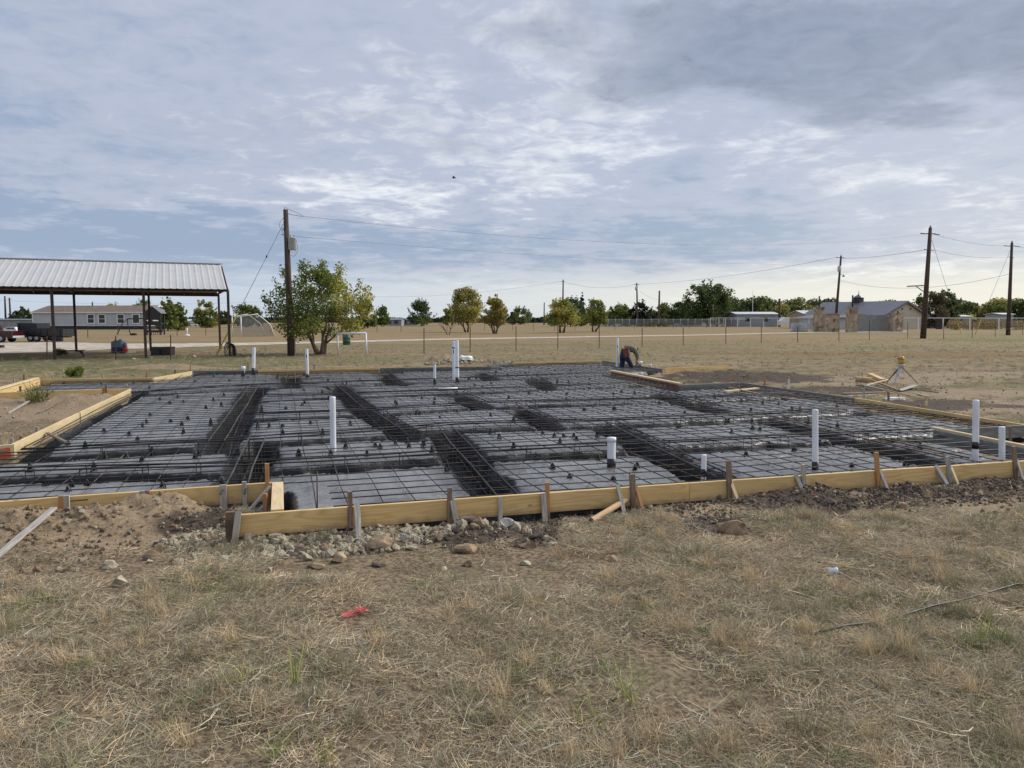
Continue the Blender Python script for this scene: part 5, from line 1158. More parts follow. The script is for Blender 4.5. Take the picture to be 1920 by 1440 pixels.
# ------------------------------------------------------------------ carport
def Vn(a, z): return Vector((a.x, a.y, z))
def carport():
    A, B = G(103, 674, -.25), G(431, 668, -.25); ax = (B - A).normalized(); n = Vector((-ax.y, ax.x, 0)); Lb = (B - A).length / 2
    root = thing('carport', (A + B) / 2, 'long open carport with a ribbed pale metal roof on dark steel posts', 'carport')
    Dp = 8.6; ez = 3.12; rz_ = 4.52
    for i in (-2, -1, 0, 1, 2):
        for k in (0, 1):
            p = A + ax * (Lb * i) + n * (Dp * k); mb = MB(); mb.beam(Vn(p, tz(p.x, p.y) - .2), Vn(p, ez - .1), .12, .12, up=n); mb.beam(Vn(p, tz(p.x, p.y) - .02), Vn(p, tz(p.x, p.y) + .012), .24, .24, up=n); obj('post', mb, tpost_m if (i, k) == (2, 1) else steel_dark, root)
    for k in (0, 1):
        p = A + n * (Dp * k); mb = MB(); mb.beam(Vn(p - ax * (Lb * 2 + 1), ez - .09), Vn(p + ax * (Lb * 2), ez - .09), .10, .2); obj('eave_beam', mb, steel_dark, root)
    for i in np.arange(-2, 2.01, .5):
        p = A + ax * (Lb * i); mb = MB(); m_ = p + n * (Dp / 2); mb.beam(Vn(p, ez - .1), Vn(m_, rz_ - .2), .06, .12, up=(0, 0, 1)); mb.beam(Vn(m_, rz_ - .2), Vn(p + n * Dp, ez - .1), .06, .12)
        if abs(i - round(i)) < .01: mb.beam(Vn(p, ez - .02), Vn(p + n * Dp, ez - .02), .06, .1)
        obj('rafter', mb, steel_dark, root)
    for s_ in (0, 1):
        for t in (.2, .4, .6, .8, .97):
            q = A + n * (Dp / 2 * t if s_ == 0 else Dp - Dp / 2 * t); z = ez + (rz_ - ez) * t - .02; mb = MB(); mb.beam(Vn(q - ax * (Lb * 2 + 1), z), Vn(q + ax * (Lb * 2 - .05), z - .05), .05, .05); obj('purlin', mb, steel_dark, root)
    a0 = A - ax * (Lb * 2 + 1.4); a1 = A + ax * (Lb * 2 - .02); ov = .35; 
    for s_, nm in ((0, 'near'), (1, 'far')):
        vs = []; fs = []; step = .0763; m_ = int((a1 - a0).length / step)
        prof = [0, .0, .038, .038]      # one raised rib each 0.305 m
        for j in range(m_ + 1):
            z = prof[j % 4] if j % 4 != 3 else .0
            z = .02 if j % 4 in (2,) else 0.0
            for e in (0, 1):
                if s_ == 0: q = a0 + ax * (step * j) + n * (-ov if e == 0 else Dp / 2); zz = (ez - ov * .32 if e == 0 else rz_)
                else: q = a0 + ax * (step * j) + n * (Dp + ov if e == 0 else Dp / 2 + .001); zz = (ez - ov * .32 if e == 0 else rz_)
                vs.append(Vn(q, zz + z + .03))
        for j in range(m_): b = 2 * j; fs.append((b, b + 2, b + 3, b + 1))
        k = len(vs); vs += [v - Vector((0, 0, .012)) for v in vs]; fs += [tuple(x + k for x in reversed(f)) for f in fs]
        mb = MB(); mb.add(vs, fs); obj('roof_panel', mb, roof_metal, root)
    mb = MB(); q = n * (Dp / 2); mb.beam(Vn(a0 + q, rz_ + .06), Vn(a1 + q, rz_ + .06), .3, .03); obj('ridge_cap', mb, roof_metal, root)
    for s_ in (0, 1):
        mb = MB(); e = a1 + n * (-ov if s_ == 0 else Dp + ov); mb.beam(Vn(e, ez - ov * .32 - .02) + ax * .03, Vn(a1 + n * (Dp / 2), rz_) + ax * .03, .03, .13); obj('rake_trim', mb, roof_metal, root)
    # hose coil and meter on the right front post
    P = A + ax * Lb * 2; rt = thing('hose_coil', Vn(P, -.2), 'coil of black cable hanging low on the right carport post', 'cable coil')
    for j in range(9):
        mb = MB() if j == 0 else mb; pts = []; rx = .24 + .025 * (j % 3); 
        for a in range(19): t = a / 18 * 6.283; pts.append(P + ax * (math.sin(t) * rx * .75 + .02 * (j - 4)) - n * (.10 + .012 * j) + Vector((0, 0, .28 + math.cos(t) * .43 - .01 * j)))
        mb.tube(pts, .016, 6)
    obj('loops', mb, hose_m, rt)
    t = [P - n * .15 + Vector((0, 0, .2))] + [gp(*q) + Vector((0, 0, .04 if 0 < i < 4 else .3 if i == 4 else .1)) for i, q in enumerate([(445, 667), (458, 670), (470, 668), (482, 664), (496, 660)])]
    mb = MB(); mb.tube(t, .014, 6); obj('trailing_cable', mb, hose_m, rt)
    return A, ax, n, Lb
carA, carX, carN, carL = carport()
p = gp(497, 668); mb = MB(); mb.beam(p - Vector((0, 0, .1)), AT(497, 655, p.y), .09, .05, bev=.01); tag(obj('marker_post', mb, pale_pine), 'short pale marker post left of the utility pole', 'marker post')

# ------------------------------------------------------------------ utility poles and wires
def pole(name, px, yb, px2, yt, r0, r1, label, Yd=None, mat=pole_m, extra=None, n=12, cat='utility pole', grp='utility poles'):
    b = gp(px, yb) if Yd is None else AT(px, 600, Yd)
    if Yd is not None: b.z = tz(b.x, b.y)
    t = AT(px2, yt, b.y); root = thing(name, b, label, cat, grp); mb = MB(); mb.tube([b - Vector((0, 0, .3)), b.lerp(t, .5), t], [r0, (r0 + r1) / 2, r1], n); obj('shaft', mb, mat, root)
    if extra: extra(root, b, t)
    return root, b, t
def along(b, t, y): k = (y - b.y); return k
def at_y(b, t, yv):           # point on the shaft at photograph height yv
    lo, hi = 0., 1.
    def py(p):
        v = p - Vector((0, 0, HC)); yy = v.y * CP - v.z * SP; zz = v.y * SP + v.z * CP; return 720 - F * zz / yy
    for _ in range(30):
        m_ = (lo + hi) / 2
        if py(b.lerp(t, m_)) > yv: lo = m_
        else: hi = m_
    return b.lerp(t, lo)
def near_extra(root, b, t):
    c = at_y(b, t, 457) + Vector((.27, -.05, 0)); c = AT(548, 457, b.y - .1); h = .31
    mb = MB(); mb.lathe(c + Vector((0, 0, -h)), [(.17, 0), (.19, .02), (.19, 2 * h - .06), (.2, 2 * h - .05), (.2, 2 * h - .02), (.15, 2 * h)], 18); tr_ = obj('transformer', mb, galv, root)
    for dx in (-.08, .1):
        mb = MB(); mb.lathe(c + Vector((dx, 0, h)), [(.03, 0), (.035, .04), (.02, .06), (.035, .08), (.02, .12)], 8); o = obj('bushing', mb, grey_wall, tr_)
    mb = MB(); mb.box(c + Vector((-.2, .05, .15)), .16, .1, .06); mb.box(c + Vector((-.2, .05, -.15)), .16, .1, .06); obj('bracket', mb, galv, root)
    mb = MB(); mb.tube([at_y(b, t, 400), AT(558, 404.5, b.y), AT(571, 406, b.y)], .018, 6); obj('dead_end_arm', mb, galv, root)
    q = AT(534, 388.5, b.y); mb = MB(); mb.tube([at_y(b, t, 410) + Vector((-.09, -.02, 0)), q], .035, 6); obj('pole_top_pin', mb, galv, root)
    mb = MB(); mb.tube([q, AT(545, 394, b.y), AT(560, 400, b.y), AT(570, 406, b.y)], .011, 5); mb.tube([AT(532, 408, b.y), AT(525, 416, b.y), AT(524, 425, b.y), AT(531, 437, b.y)], .010, 5); obj('jumper_wire', mb, wire_m, root)
    mb = MB(); mb.tube([AT(555, 448, b.y), AT(558, 462, b.y), AT(557, 474, b.y), AT(551, 481, b.y), AT(545, 478, b.y)], .011, 5); mb.tube([AT(553, 456, b.y - .1), AT(554, 470, b.y - .1), AT(550, 476, b.y - .1), AT(545, 471, b.y)], .009, 5); obj('drip_loop', mb, wire_m, root)
    mb = MB(); p = at_y(b, t, 430) ; mb.box(p + Vector((-.12, -.03, 0)), .14, .08, .1); p = at_y(b, t, 438); mb.box(p + Vector((-.08, -.05, -.05)), .3, .1, .06); p = at_y(b, t, 417); mb.box(p + Vector((0, -.02, 0)), .26, .05, .05); obj('clamp', mb, galv, root)
    for k, (px_, y0, y1) in enumerate([(540, 625, 668), (553, 632, 668)]):
        mb = MB(); a_ = AT(px_, y0, b.y - .06); mb.beam((a_.x, a_.y, b.z - .1), a_, .05, .04); obj('pole_stub', mb, GRY, root)
_, pb, ptp = pole('utility_pole', 546.5, 668, 535.5, 393, .19, .115, 'near tall brown utility pole carrying a grey transformer', extra=near_extra, n=16)
def insul_extra(ys, half, arm=None, box_=None):
    def f(root, b, t):
        for y, hw in zip(ys, half):
            p = at_y(b, t, y); mb = MB(); mb.tube([p + Vector((-hw, 0, .03 if y else 0)), p + Vector((-hw * .5, 0, -.02)), p, p + Vector((hw * .5, 0, -.02)), p + Vector((hw, 0, -.10))], .05, 6); obj('insulator_arm', mb, galv if y != ys[0] else black_m, root)
        mb = MB(); mb.lathe(t, [(.06, 0), (.09, .08), (.05, .22)], 8); obj('top_insulator', mb, grey_wall, root)
        if arm:
            a, c, d, e = arm; mb = MB(); mb.beam(AT(*a, b.y), AT(*c, b.y), .12, .12); mb.beam(AT(*d, b.y), AT(*e, b.y), .07, .07); obj('side_arm', mb, GRY, root)
        if box_:
            p = at_y(b, t, box_); mb = MB(); mb.lathe(p + Vector((-.25, -.25, -.45)), [(.2, 0), (.24, .05), (.24, .85), (.18, .9)], 12); obj('transformer', mb, galv, root)
    return f
_, p2b, p2t = pole('utility_pole', 1730.5, 635, 1744.5, 427, .27, .15, 'tall leaning pole with a side arm right of the gabled house', extra=insul_extra([438, 468], [.9, .45], arm=((1701, 537), (1738, 535), (1718, 537), (1736, 550))))
_, p3b, p3t = pole('utility_pole', 1891.5, 626, 1897.5, 455, .24, .13, 'tall pole near the right edge with a guy wire', extra=insul_extra([461, 482], [.9, .3]), mat=pole_m, Yd=88)
def lamp_extra(root, b, t):
    insul_extra([483], [.8], box_=504)(root, b, t); p = at_y(b, t, 516); mb = MB(); mb.tube([p, AT(1580, 514.5, b.y)], .05, 6); o = obj('lamp_arm', mb, galv, root); mb = MB(); mb.lathe(AT(1581.5, 519, b.y), [(.22, 0), (.2, .1), (.1, .3), (.05, .35)], 12); obj('lamp_head', mb, grey_wall, root)
_, p4b, p4t = pole('utility_pole', 1566, 600, 1577, 480, .25, .14, 'leaning pole with transformer and lamp left of the gabled house', Yd=125, extra=lamp_extra)
_, p5b, p5t = pole('utility_pole', 1195.5, 603, 1194, 531, .26, .16, 'pole with small transformer beside the black-green cedar', Yd=190, mat=pole_f, extra=insul_extra([533], [.7], box_=541))
_, p6b, p6t = pole('utility_pole', 1235, 606, 1236.5, 545, .28, .2, 'plain light brown pole standing right of the cedar', Yd=185, mat=pole_f)
_, p7b, p7t = pole('utility_pole', 1055, 604, 1056, 525, .26, .16, 'pole rising above the forked yellow tree', Yd=200, mat=pole_f, extra=insul_extra([528], [.5]))
pole('utility_pole', 1020, 604, 1020.5, 567, .22, .15, 'short far pole left of the forked yellow tree', Yd=240, mat=pole_f)
pole('utility_pole', 10.5, 604, 9, 555, .3, .2, 'left of two far poles at the left edge', Yd=220, mat=pole_m); pole('utility_pole', 20, 604, 17.5, 558.5, .3, .2, 'right of two far poles at the left edge', Yd=220, mat=pole_m, extra=insul_extra([561], [.6]))
pole('utility_pole', 676, 604, 676, 553, .3, .2, 'far pole peeking over the big near tree', Yd=240, mat=pole_f, extra=insul_extra([555], [.6]))
pole('utility_pole', 1461.5, 605, 1461.5, 560, .3, .25, 'dark pole with a lamp by the white trailer', Yd=180, mat=pole_m)
pole('flag_mast', 1337, 604, 1337, 570, .1, .08, 'thin pale mast before the tallest oak', Yd=185, mat=galv, cat='mast', grp='thin masts'); pole('flag_mast', 1411.5, 604, 1411.5, 544, .09, .06, 'thin pale antenna mast behind the grey building', Yd=230, mat=white_paint, cat='mast', grp='thin masts')
pole('flag_mast', 1753.5, 606, 1753.5, 570, .12, .1, 'short lamp mast right of the gabled house', Yd=150, mat=pole_f, cat='mast', grp='thin masts')
def wire(a, b, sag, r, label, n=24):
    pts = []
    for i in range(n + 1): t = i / n; p = a.lerp(b, t); p.z -= sag * 4 * t * (1 - t); pts.append(p)
    mb = MB(); mb.tube(pts, r, 4); tag(obj('power_line', mb, wire_m), label, 'power line', 'overhead lines')
e1 = AT(571, 406, pb.y); e2 = AT(552, 443, pb.y)
wire(e1, AT(1734, 439, p2b.y), 1.2, .007, 'upper overhead line from the near pole to the leaning pole')
wire(e2, AT(1572, 485, p4b.y), 1.0, .007, 'lower overhead line from the transformer toward the lamp pole')
wire(AT(1750, 439, p2b.y), AT(1893, 461, p3b.y), .3, .016, 'overhead line between the two tall right poles')
wire(AT(1750, 468, p2b.y), AT(1893, 482, p3b.y), .35, .016, 'lower overhead line between the two tall right poles')
wire(AT(1736, 468, p2b.y), AT(1577, 484, p4b.y), .25, .018, 'overhead line from the leaning pole to the lamp pole')
wire(AT(1902, 461, p3b.y), AT(2100, 470, p3b.y + 10), .6, .018, 'overhead line leaving the last pole to the right')
wire(AT(1570, 482, p4b.y), AT(1194, 533, p5b.y), .8, .022, 'distant line from the lamp pole to the cedar pole')
wire(AT(1575, 526, p4b.y), AT(1892, 514, p3b.y), 1.4, .018, 'service line sagging past the leaning pole')
wire(AT(1199, 545, p5b.y), AT(1235, 562, p6b.y), .4, .02, 'short line between the cedar pole and the plain pole')
wire(AT(1194, 533, p5b.y), AT(1056, 528, p7b.y), 1.2, .02, 'distant line between the cedar pole and the forked tree pole')
wire(AT(1055, 527, p7b.y), AT(676, 555, 240), 1.5, .02, 'distant line over the centre trees')
wire(AT(-60, 560, 220), AT(676, 555, 240), 2.0, .02, 'distant line behind the carport')
def guy(a, b, label, guard=0, r=.012):
    root = thing('guy_wire', b, label, 'guy wire', 'guy wires'); mb = MB(); mb.tube([a, b], r, 5); obj('strand', mb, wire_m, root)
    if guard:
        mb = MB(); mb.tube([b.lerp(a, .0), b.lerp(a, guard)], .035, 8); obj('guard_tube', mb, yellow_p, root)
ga = gp(406, 666)
guy(AT(531, 420, pb.y), ga, 'guy wire with yellow guard beside the carport', .33)
mb = MB(); c = at_y(ga, AT(531, 420, pb.y), 481); mb.lathe(c + Vector((0, 0, -.06)), [(.02, 0), (.04, .03), (.04, .09), (.02, .12)], 8); tag(obj('strain_insulator', mb, black_m), 'small strain insulator halfway up the near guy wire', 'insulator')
gb = gp(1830, 621); gb = AT(1803, 607, 96); gb.z = tz(gb.x, gb.y); guy(AT(1747, 450, p2b.y), gb, 'guy wire of the leaning pole running down right', .22, .016)
gb2 = AT(1829, 612, 92); gb2.z = tz(gb2.x, gb2.y); guy(AT(1894, 470, p3b.y), gb2, 'guy wire of the last pole running down left', .2, .016)

# ------------------------------------------------------------------ fences
def fence(label, posts, wires, r=.022, mat=tpost_m, hgt=None, tip=None, Yfun=None):
    pts = []
    for x, yb, yt in posts:
        b = gp(x, yb); t = AT(x, yt, b.y); pts.append((b, t))
    root = thing('wire_fence', pts[0][0], label, 'fence')
    for b, t in pts:
        mb = MB(); mb.beam(b - Vector((0, 0, .1)), t, r * 2, r, up=(0, -1, 0)); mb.beam(b - Vector((0, 0, .1)), t + Vector((0, 0, -.005)), r * .7, r * 2.2, up=(0, -1, 0)); obj('fence_post', mb, mat, root)
    for k in wires:
        mb = MB()
        for (b0, t0), (b1, t1) in zip(pts[:-1], pts[1:]):
            a, c = b0.lerp(t0, k), b1.lerp(t1, k); mb.tube([a, a.lerp(c, .5) - Vector((0, 0, .02)), c], .0032, 3, cap=False)
        obj('fence_wire', mb, wire_m, root, autofix=False)
fence('near barbed wire fence on thin rusty steel posts crossing the whole field', [(-60, 681, 632), (88, 677, 630), (217, 675, 630), (320, 676, 628)], [.5, .75, .95])
fence('long wire fence of rusty steel posts behind the slab, running to the right edge', [(795, 663, 615), (881.5, 661, 612), (967.5, 658, 612), (1046, 656, 613), (1123.5, 654, 612), (1204, 651, 615), (1281, 649, 614), (1361, 646, 612), (1427.5, 644, 612), (1495.5, 642.5, 612), (1573, 640.5, 612), (1630, 638.5, 600), (1702, 635.5, 604), (1769.5, 637, 606), (1823, 634, 603), (1866, 632, 603), (1917.5, 628, 603), (1985, 626, 602)], [.25, .5, .75, .95])
fence('farther wire fence across the brown field behind the trees', [(164.5, 634, 610), (221, 627, 609), (332, 630, 612), (386, 629, 612), (508, 625, 608), (570, 624, 607), (662, 623.5, 606), (707, 623, 601), (752, 622.5, 603), (838, 621, 604), (908, 620, 602), (961, 619, 602), (1000, 620, 602), (1040, 619.5, 603), (1078, 619, 602), (1116, 619, 602), (1153, 618.5, 603), (1190, 617, 602), (1226, 616.5, 603), (1262, 616, 603), (1292, 616, 603), (1325, 615, 603)], [.3, .6, .95], r=.03)
b = gp(1823, 634); b = AT(1826, 603.5, b.y); mb = MB(); mb.box(b + Vector((.1, 0, .1)), .22, .5, .14); mb.lathe(b + Vector((.1, 0, .15)), [(.11, 0), (.1, .05), (.05, .08)], 10); tag(obj('mailbox', mb, black_m), 'small dark box on a fence post at right', 'mailbox')
def white_fence():
    root = thing('pipe_fence', gp(1440, 617), 'white painted pipe rail fence along the far drive', 'fence')
    xs = [(1332, 614.5), (1348, 614.6), (1360, 614.8), (1383, 615), (1407, 615.3), (1432, 615.6), (1458, 616), (1517, 617)]
    def run(xs, top0, top1):
        tops = []
        for i, (x, yb) in enumerate(xs):
            b = gp(x, yb); yt = top0 + (top1 - top0) * i / (len(xs) - 1); t = AT(x, yt, b.y); mb = MB(); mb.beam(b - Vector((0, 0, .1)), t, .11, .11); obj('fence_post', mb, white_paint, root); tops.append(t)
        for a, c in zip(tops[:-1], tops[1:]): mb = MB(); mb.beam(a, c, .1, .10); obj('top_rail', mb, white_paint, root)
        return tops
    t1 = run(xs, 596, 596.3); t2 = run([(1692, 621.5), (1722, 621.8), (1768.5, 622), (1818.5, 622), (1873, 622), (1935, 622), (2000, 622)], 596, 596.5)
    mb = MB(); mb.beam(t1[-1], AT(1530, 597, 118), .1, .1); obj('top_rail', mb, white_paint, root)
white_fence()
def chainfence():
    root = thing('chain_link_fence', AT(1240, 606, 178), 'grey chain link fence in front of the parked cars', 'fence'); L = [(1128, 182), (1180, 180), (1235, 178), (1290, 176), (1342, 176), (1400, 176)]
    ps = [AT(x, 606, y_) for x, y_ in L]
    for p in ps: p.z = tz(p.x, p.y)
    for a, c in zip(ps[:-1], ps[1:]):
        mb = MB(); h = Vector((0, 0, 1.75)); mb.add([a, c, c + h, a + h], [(0, 1, 2, 3)]); obj('mesh_panel', mb, chain, root, autofix=False)
        n_ = 4
        for k in range(n_): q = a.lerp(c, k / n_); mb = MB(); mb.tube([q, q + Vector((0, 0, 1.9))], .05, 6); obj('fence_post', mb, galv, root)
        mb = MB(); mb.tube([a + h, c + h], .035, 5); obj('top_rail', mb, galv, root)
chainfence()
# ------------------------------------------------------------------ far buildings
def P2(px, Y, z): p = AT(px, 600, Y); return Vector((p.x, Y, z))
def quadbox(root, name, mat, c4, z0, z1):
    mb = MB(); mb.prism([Vn(p, z0) for p in c4], (0, 0, z1 - z0)); return obj(name, mb, mat, root)
def long_house():
    Yd = 140; A_ = P2(62, Yd, 0); B_ = P2(271, Yd - 4, 0); ax = (B_ - A_).normalized(); n = Vector((-ax.y, ax.x, 0)); g = tz(B_.x, B_.y); L = (B_ - A_).length; D = 8.2
    root = thing('mobile_home', Vn((A_ + B_) / 2, g), 'long grey single storey house with brown shingle roof and white trimmed windows', 'house')
    c4 = [A_, B_, B_ + n * D, A_ + n * D]; z1 = 2.72; zb = g + .62; quadbox(root, 'wall', siding, c4, zb, z1)
    mb = MB(); mb.prism([Vn(p, g - .3) for p in [A_ + n * .15, B_ + n * .15, B_ + n * D, A_ + n * D]], (0, 0, zb - g + .28)); obj('skirting', mb, black_m, root)
    rz_ = 3.98; o = .3; a, b = A_ - ax * o, B_ + ax * o; mid = n * D / 2
    mb = MB(); mb.sheet([Vn(a - n * o, z1), Vn(b - n * o, z1), Vn(b + mid, rz_), Vn(a + mid, rz_)], .08); mb.sheet([Vn(b + n * (D + o), z1), Vn(a + n * (D + o), z1), Vn(a + mid, rz_), Vn(b + mid, rz_)], .08); obj('roof', mb, shingle, root)
    mb = MB(); mb.beam(Vn(a - n * (o + .02), z1 + .02), Vn(b - n * (o + .02), z1 + .02), .05, .2); obj('fascia', mb, white_paint, root)
    mb = MB(); e = B_ + ax * .01; mb.prism([Vn(e, z1), Vn(e + n * D, z1), Vn(e + mid, rz_ - .12)], ax * .05); obj('gable', mb, siding, root)
    for s_ in (0, 1): mb = MB(); mb.beam(Vn(b + (-n * o if s_ == 0 else n * (D + o)) + ax * .04, z1), Vn(b + mid + ax * .04, rz_), .06, .22); obj('rake_trim', mb, white_paint, root)
    for q in (A_, B_): mb = MB(); mb.box(Vn(q - n * .03, (zb + z1) / 2), .22, .1, z1 - zb - .02, math.atan2(ax.y, ax.x)); obj('corner_trim', mb, white_paint, root)
    mb = MB(); mb.beam(Vn(A_ - n * .04, zb + .05), Vn(B_ - n * .04, zb + .05), .06, .12); obj('base_trim', mb, white_paint, root)
    for px in (172.5, 193, 228, 256):
        t = (px - 62) / (271 - 62); c = A_ + ax * (L * t) - n * .05; zc = 1.62; az_ = math.atan2(ax.y, ax.x)
        mb = MB(); hw, hh = .62, .72; 
        for dx, dz, w_, h_ in ((-hw - .08, 0, .2, 2 * hh + .35), (hw + .08, 0, .2, 2 * hh + .35), (0, hh + .1, 2 * hw + .02, .2), (0, -hh - .1, 2 * hw + .02, .2), (0, 0, 2 * hw, .07)): mb.box(Vn(c + ax * dx, zc + dz), w_, .1, h_, az_)
        f_ = obj('window', mb, white_paint, root); mb = MB(); mb.box(Vn(c + n * .03, zc), 2 * hw, .06, 2 * hh, az_); obj('pane', mb, glass_d, f_)
    mb = MB(); p = A_ + ax * L * .4 + mid; mb.tube([Vn(p, rz_), Vn(p, rz_ + .75)], .12, 8); obj('vent_pipe', mb, black_m, root)
long_house()
def simple_house(name, label, px0, px1, ytop, yeave, Yd, wallm, roofm, D=8, ridge_along=True, zb=None, roofdrop=0, win=0):
    A_, B_ = P2(px0, Yd, 0), P2(px1, Yd, 0); ax = (B_ - A_).normalized(); n = Vector((-ax.y, ax.x, 0)); g = min(tz(A_.x, A_.y), tz(B_.x, B_.y)); z1 = AT(px0, yeave, Yd).z; rz_ = AT(px0, ytop, Yd + D / 2).z
    root = thing(name, Vn((A_ + B_) / 2, g), label, 'building', 'far buildings'); quadbox(root, 'wall', wallm, [A_, B_, B_ + n * D, A_ + n * D], g - .2, z1)
    o = .3; a, b = A_ - ax * o, B_ + ax * o; mid = n * D / 2; mb = MB(); mb.sheet([Vn(a - n * o, z1 + .01), Vn(b - n * o, z1 + .01), Vn(b + mid, rz_), Vn(a + mid, rz_)], .1); mb.sheet([Vn(b + n * (D + o), z1 + .01), Vn(a + n * (D + o), z1 + .01), Vn(a + mid, rz_), Vn(b + mid, rz_)], .1); obj('roof', mb, roofm, root)
    mb = MB(); mb.prism([Vn(B_, z1), Vn(B_ + n * D, z1), Vn(B_ + mid, rz_ - .1)], ax * -.1); obj('gable', mb, wallm, root)
    mb = MB(); mb.prism([Vn(A_, z1), Vn(A_ + n * D, z1), Vn(A_ + mid, rz_ - .1)], ax * .1); obj('gable', mb, wallm, root)
    for i in range(win):
        c = A_.lerp(B_, (i + .6) / (win + .3)) - n * .04; mb = MB(); mb.box(Vn(c, (g + z1) / 2 + .3), 1.1, .08, 1.0, math.atan2(ax.y, ax.x)); obj('window', mb, glass_d, root)
simple_house('metal_shed', 'long grey metal building with pale roof left of the white trailer', 1381, 1459, 585.5, 589.5, 182, grey_wall, light_roof, 9, win=2)
simple_house('brown_house', 'small brown building with white roof edge behind the stone pillars', 1508, 1550, 583, 589, 150, tan_wall, light_roof, 8)
simple_house('grey_house', 'far low grey house with dark roof at centre left', 722, 752, 597.2, 600.5, 215, grey_wall, dark_roof, 9, win=2)
simple_house('grey_house', 'far low grey house nearer the round dark tree', 750, 782, 598, 600.6, 222, grey_wall, dark_roof, 9, win=2)
simple_house('white_house', 'far white house seen under the carport roof', 340, 368, 599, 602, 230, white_paint, light_roof, 8)
simple_house('dark_shed', 'low dark shed left of the long grey house', -30, 62, 598.5, 600.5, 165, grey_wall, dark_roof, 9)
simple_house('white_shed', 'small white-roofed shed right of the gabled house', 1736, 1757, 588.5, 591, 150, grey_wall, light_roof, 6)
simple_house('white_shed', 'low white roofed shed behind the crossed yellow guards', 1792, 1822, 591.5, 594, 160, grey_wall, light_roof, 6)
simple_house('white_shed', 'far pale shed near the last pole', 1878, 1900, 587.5, 590, 170, grey_wall, light_roof, 6)
def gabled():
    Yd = 138; g = tz(P2(1700, Yd, 0).x, Yd); root = thing('gabled_house', P2(1690, Yd, g), 'cream gabled building with grey metal roof and a small cupola', 'house')
    L0 = P2(1657, Yd - 1, 0); R0 = P2(1734, Yd + 3, 0); fx = (R0 - L0).normalized(); n = Vector((-fx.y, fx.x, 0)); bk = (Vector((-9.5, 13, 0))); M0 = (L0 + R0) / 2; ze = AT(1657, 591, Yd).z; zr = AT(1697, 566, Yd + 1).z
    quadbox(root, 'wall', cream, [L0, R0, R0 + bk, L0 + bk], g - .2, ze)
    mb = MB(); mb.prism([Vn(L0, ze), Vn(R0, ze), Vn(M0, zr)], -n * .08 + n * .06); obj('gable', mb, cream, root)
    ov = .5; f_ = -bk.normalized() * ov; lo = -fx * ov; sl = (zr - ze) / ((R0 - L0).length / 2) * ov
    mb = MB(); mb.sheet([Vn(L0 + lo + f_, ze - sl + .1), Vn(M0 + f_, zr + .1), Vn(M0 + bk, zr + .1), Vn(L0 + lo + bk, ze - sl + .1)], .12); mb.sheet([Vn(R0 - lo + f_, ze - sl + .1), Vn(R0 - lo + bk, ze - sl + .1), Vn(M0 + bk, zr + .1), Vn(M0 + f_, zr + .1)], .12); obj('roof', mb, dark_roof, root)
    for s_, q in ((0, L0 + lo), (1, R0 - lo)): mb = MB(); mb.beam(Vn(q + f_ * 1.05, ze - sl), Vn(M0 + f_ * 1.05, zr), .1, .3); obj('rake_trim', mb, dark_roof, root)
    c = M0 + bk * .55; mb = MB(); mb.box(Vn(c, zr + .45), 1.3, 1.3, 1.0, .5); cu = obj('cupola', mb, black_m, root); mb = MB(); mb.lathe(Vn(c, zr + .95), [(1.15, 0), (.1, .6), (.03, 1.3)], 4, False); obj('cupola_roof', mb, dark_roof, cu)
    for t, zz in ((.42, ze + 1.0), (.62, ze + 1.0)): mb = MB(); mb.lathe(Vn(L0.lerp(R0, t) - n * .15, zz), [(.12, 0), (.16, .1), (.05, .3)], 8); obj('wall_lamp', mb, black_m, root)
    # lean-to on the left
    mb = MB(); mb.prism([Vn(p, g) for p in (L0 - fx * 4.5 + bk * .25, L0 + bk * .25, L0 + bk * .8, L0 - fx * 4.5 + bk * .8)], (0, 0, ze - g - .55)); obj('side_wing', mb, siding, root)
    mb = MB(); mb.sheet([Vn(L0 - fx * 5 + bk * .2, ze - .5), Vn(L0 + bk * .2, ze + .05), Vn(L0 + bk * .85, ze + .05), Vn(L0 - fx * 5 + bk * .85, ze - .5)], .1); obj('wing_roof', mb, dark_roof, root)
gabled()
def pillar(px0, px1, yt, yb, label, name='stone_pillar', chim=None, cat='stone pillar', Yo=0):
    b = gp((px0 + px1) / 2, yb); b.y += Yo; k = b.y / F; W_ = (px1 - px0) * k; t = AT((px0 + px1) / 2, yt, b.y); root = thing(name, b, label, cat, 'stone pillars at the gateway')
    mb = MB(); mb.box((b.x, b.y + W_ * .4, (b.z + t.z) / 2 - .1), W_ * .92, W_ * .8, t.z - b.z + .2); obj('stonework', mb, stone, root)
    mb = MB(); mb.box((b.x, b.y + W_ * .4, t.z + .05), W_, W_ * .9, .12); obj('coping', mb, stone, root)
    if chim: mb = MB(); p = AT(chim[0], chim[1], b.y + .5); mb.tube([(p.x, p.y, t.z), p], .12, 8); obj('iron_post', mb, black_m, root)
pillar(1528, 1545, 577, 622, 'tall stone pillar left of the wide low stone block', chim=(1536.5, 555))
pillar(1546, 1571.5, 589, 622.5, 'wide low stone block beside the tall left pillar', Yo=-.6)
pillar(1590, 1608, 577, 623, 'tall stone pillar at the left end of the block wall', chim=(1599, 553.5))
pillar(1673.5, 1694, 588, 622, 'lower stone pillar at the right end of the block wall', chim=(1684, 583))
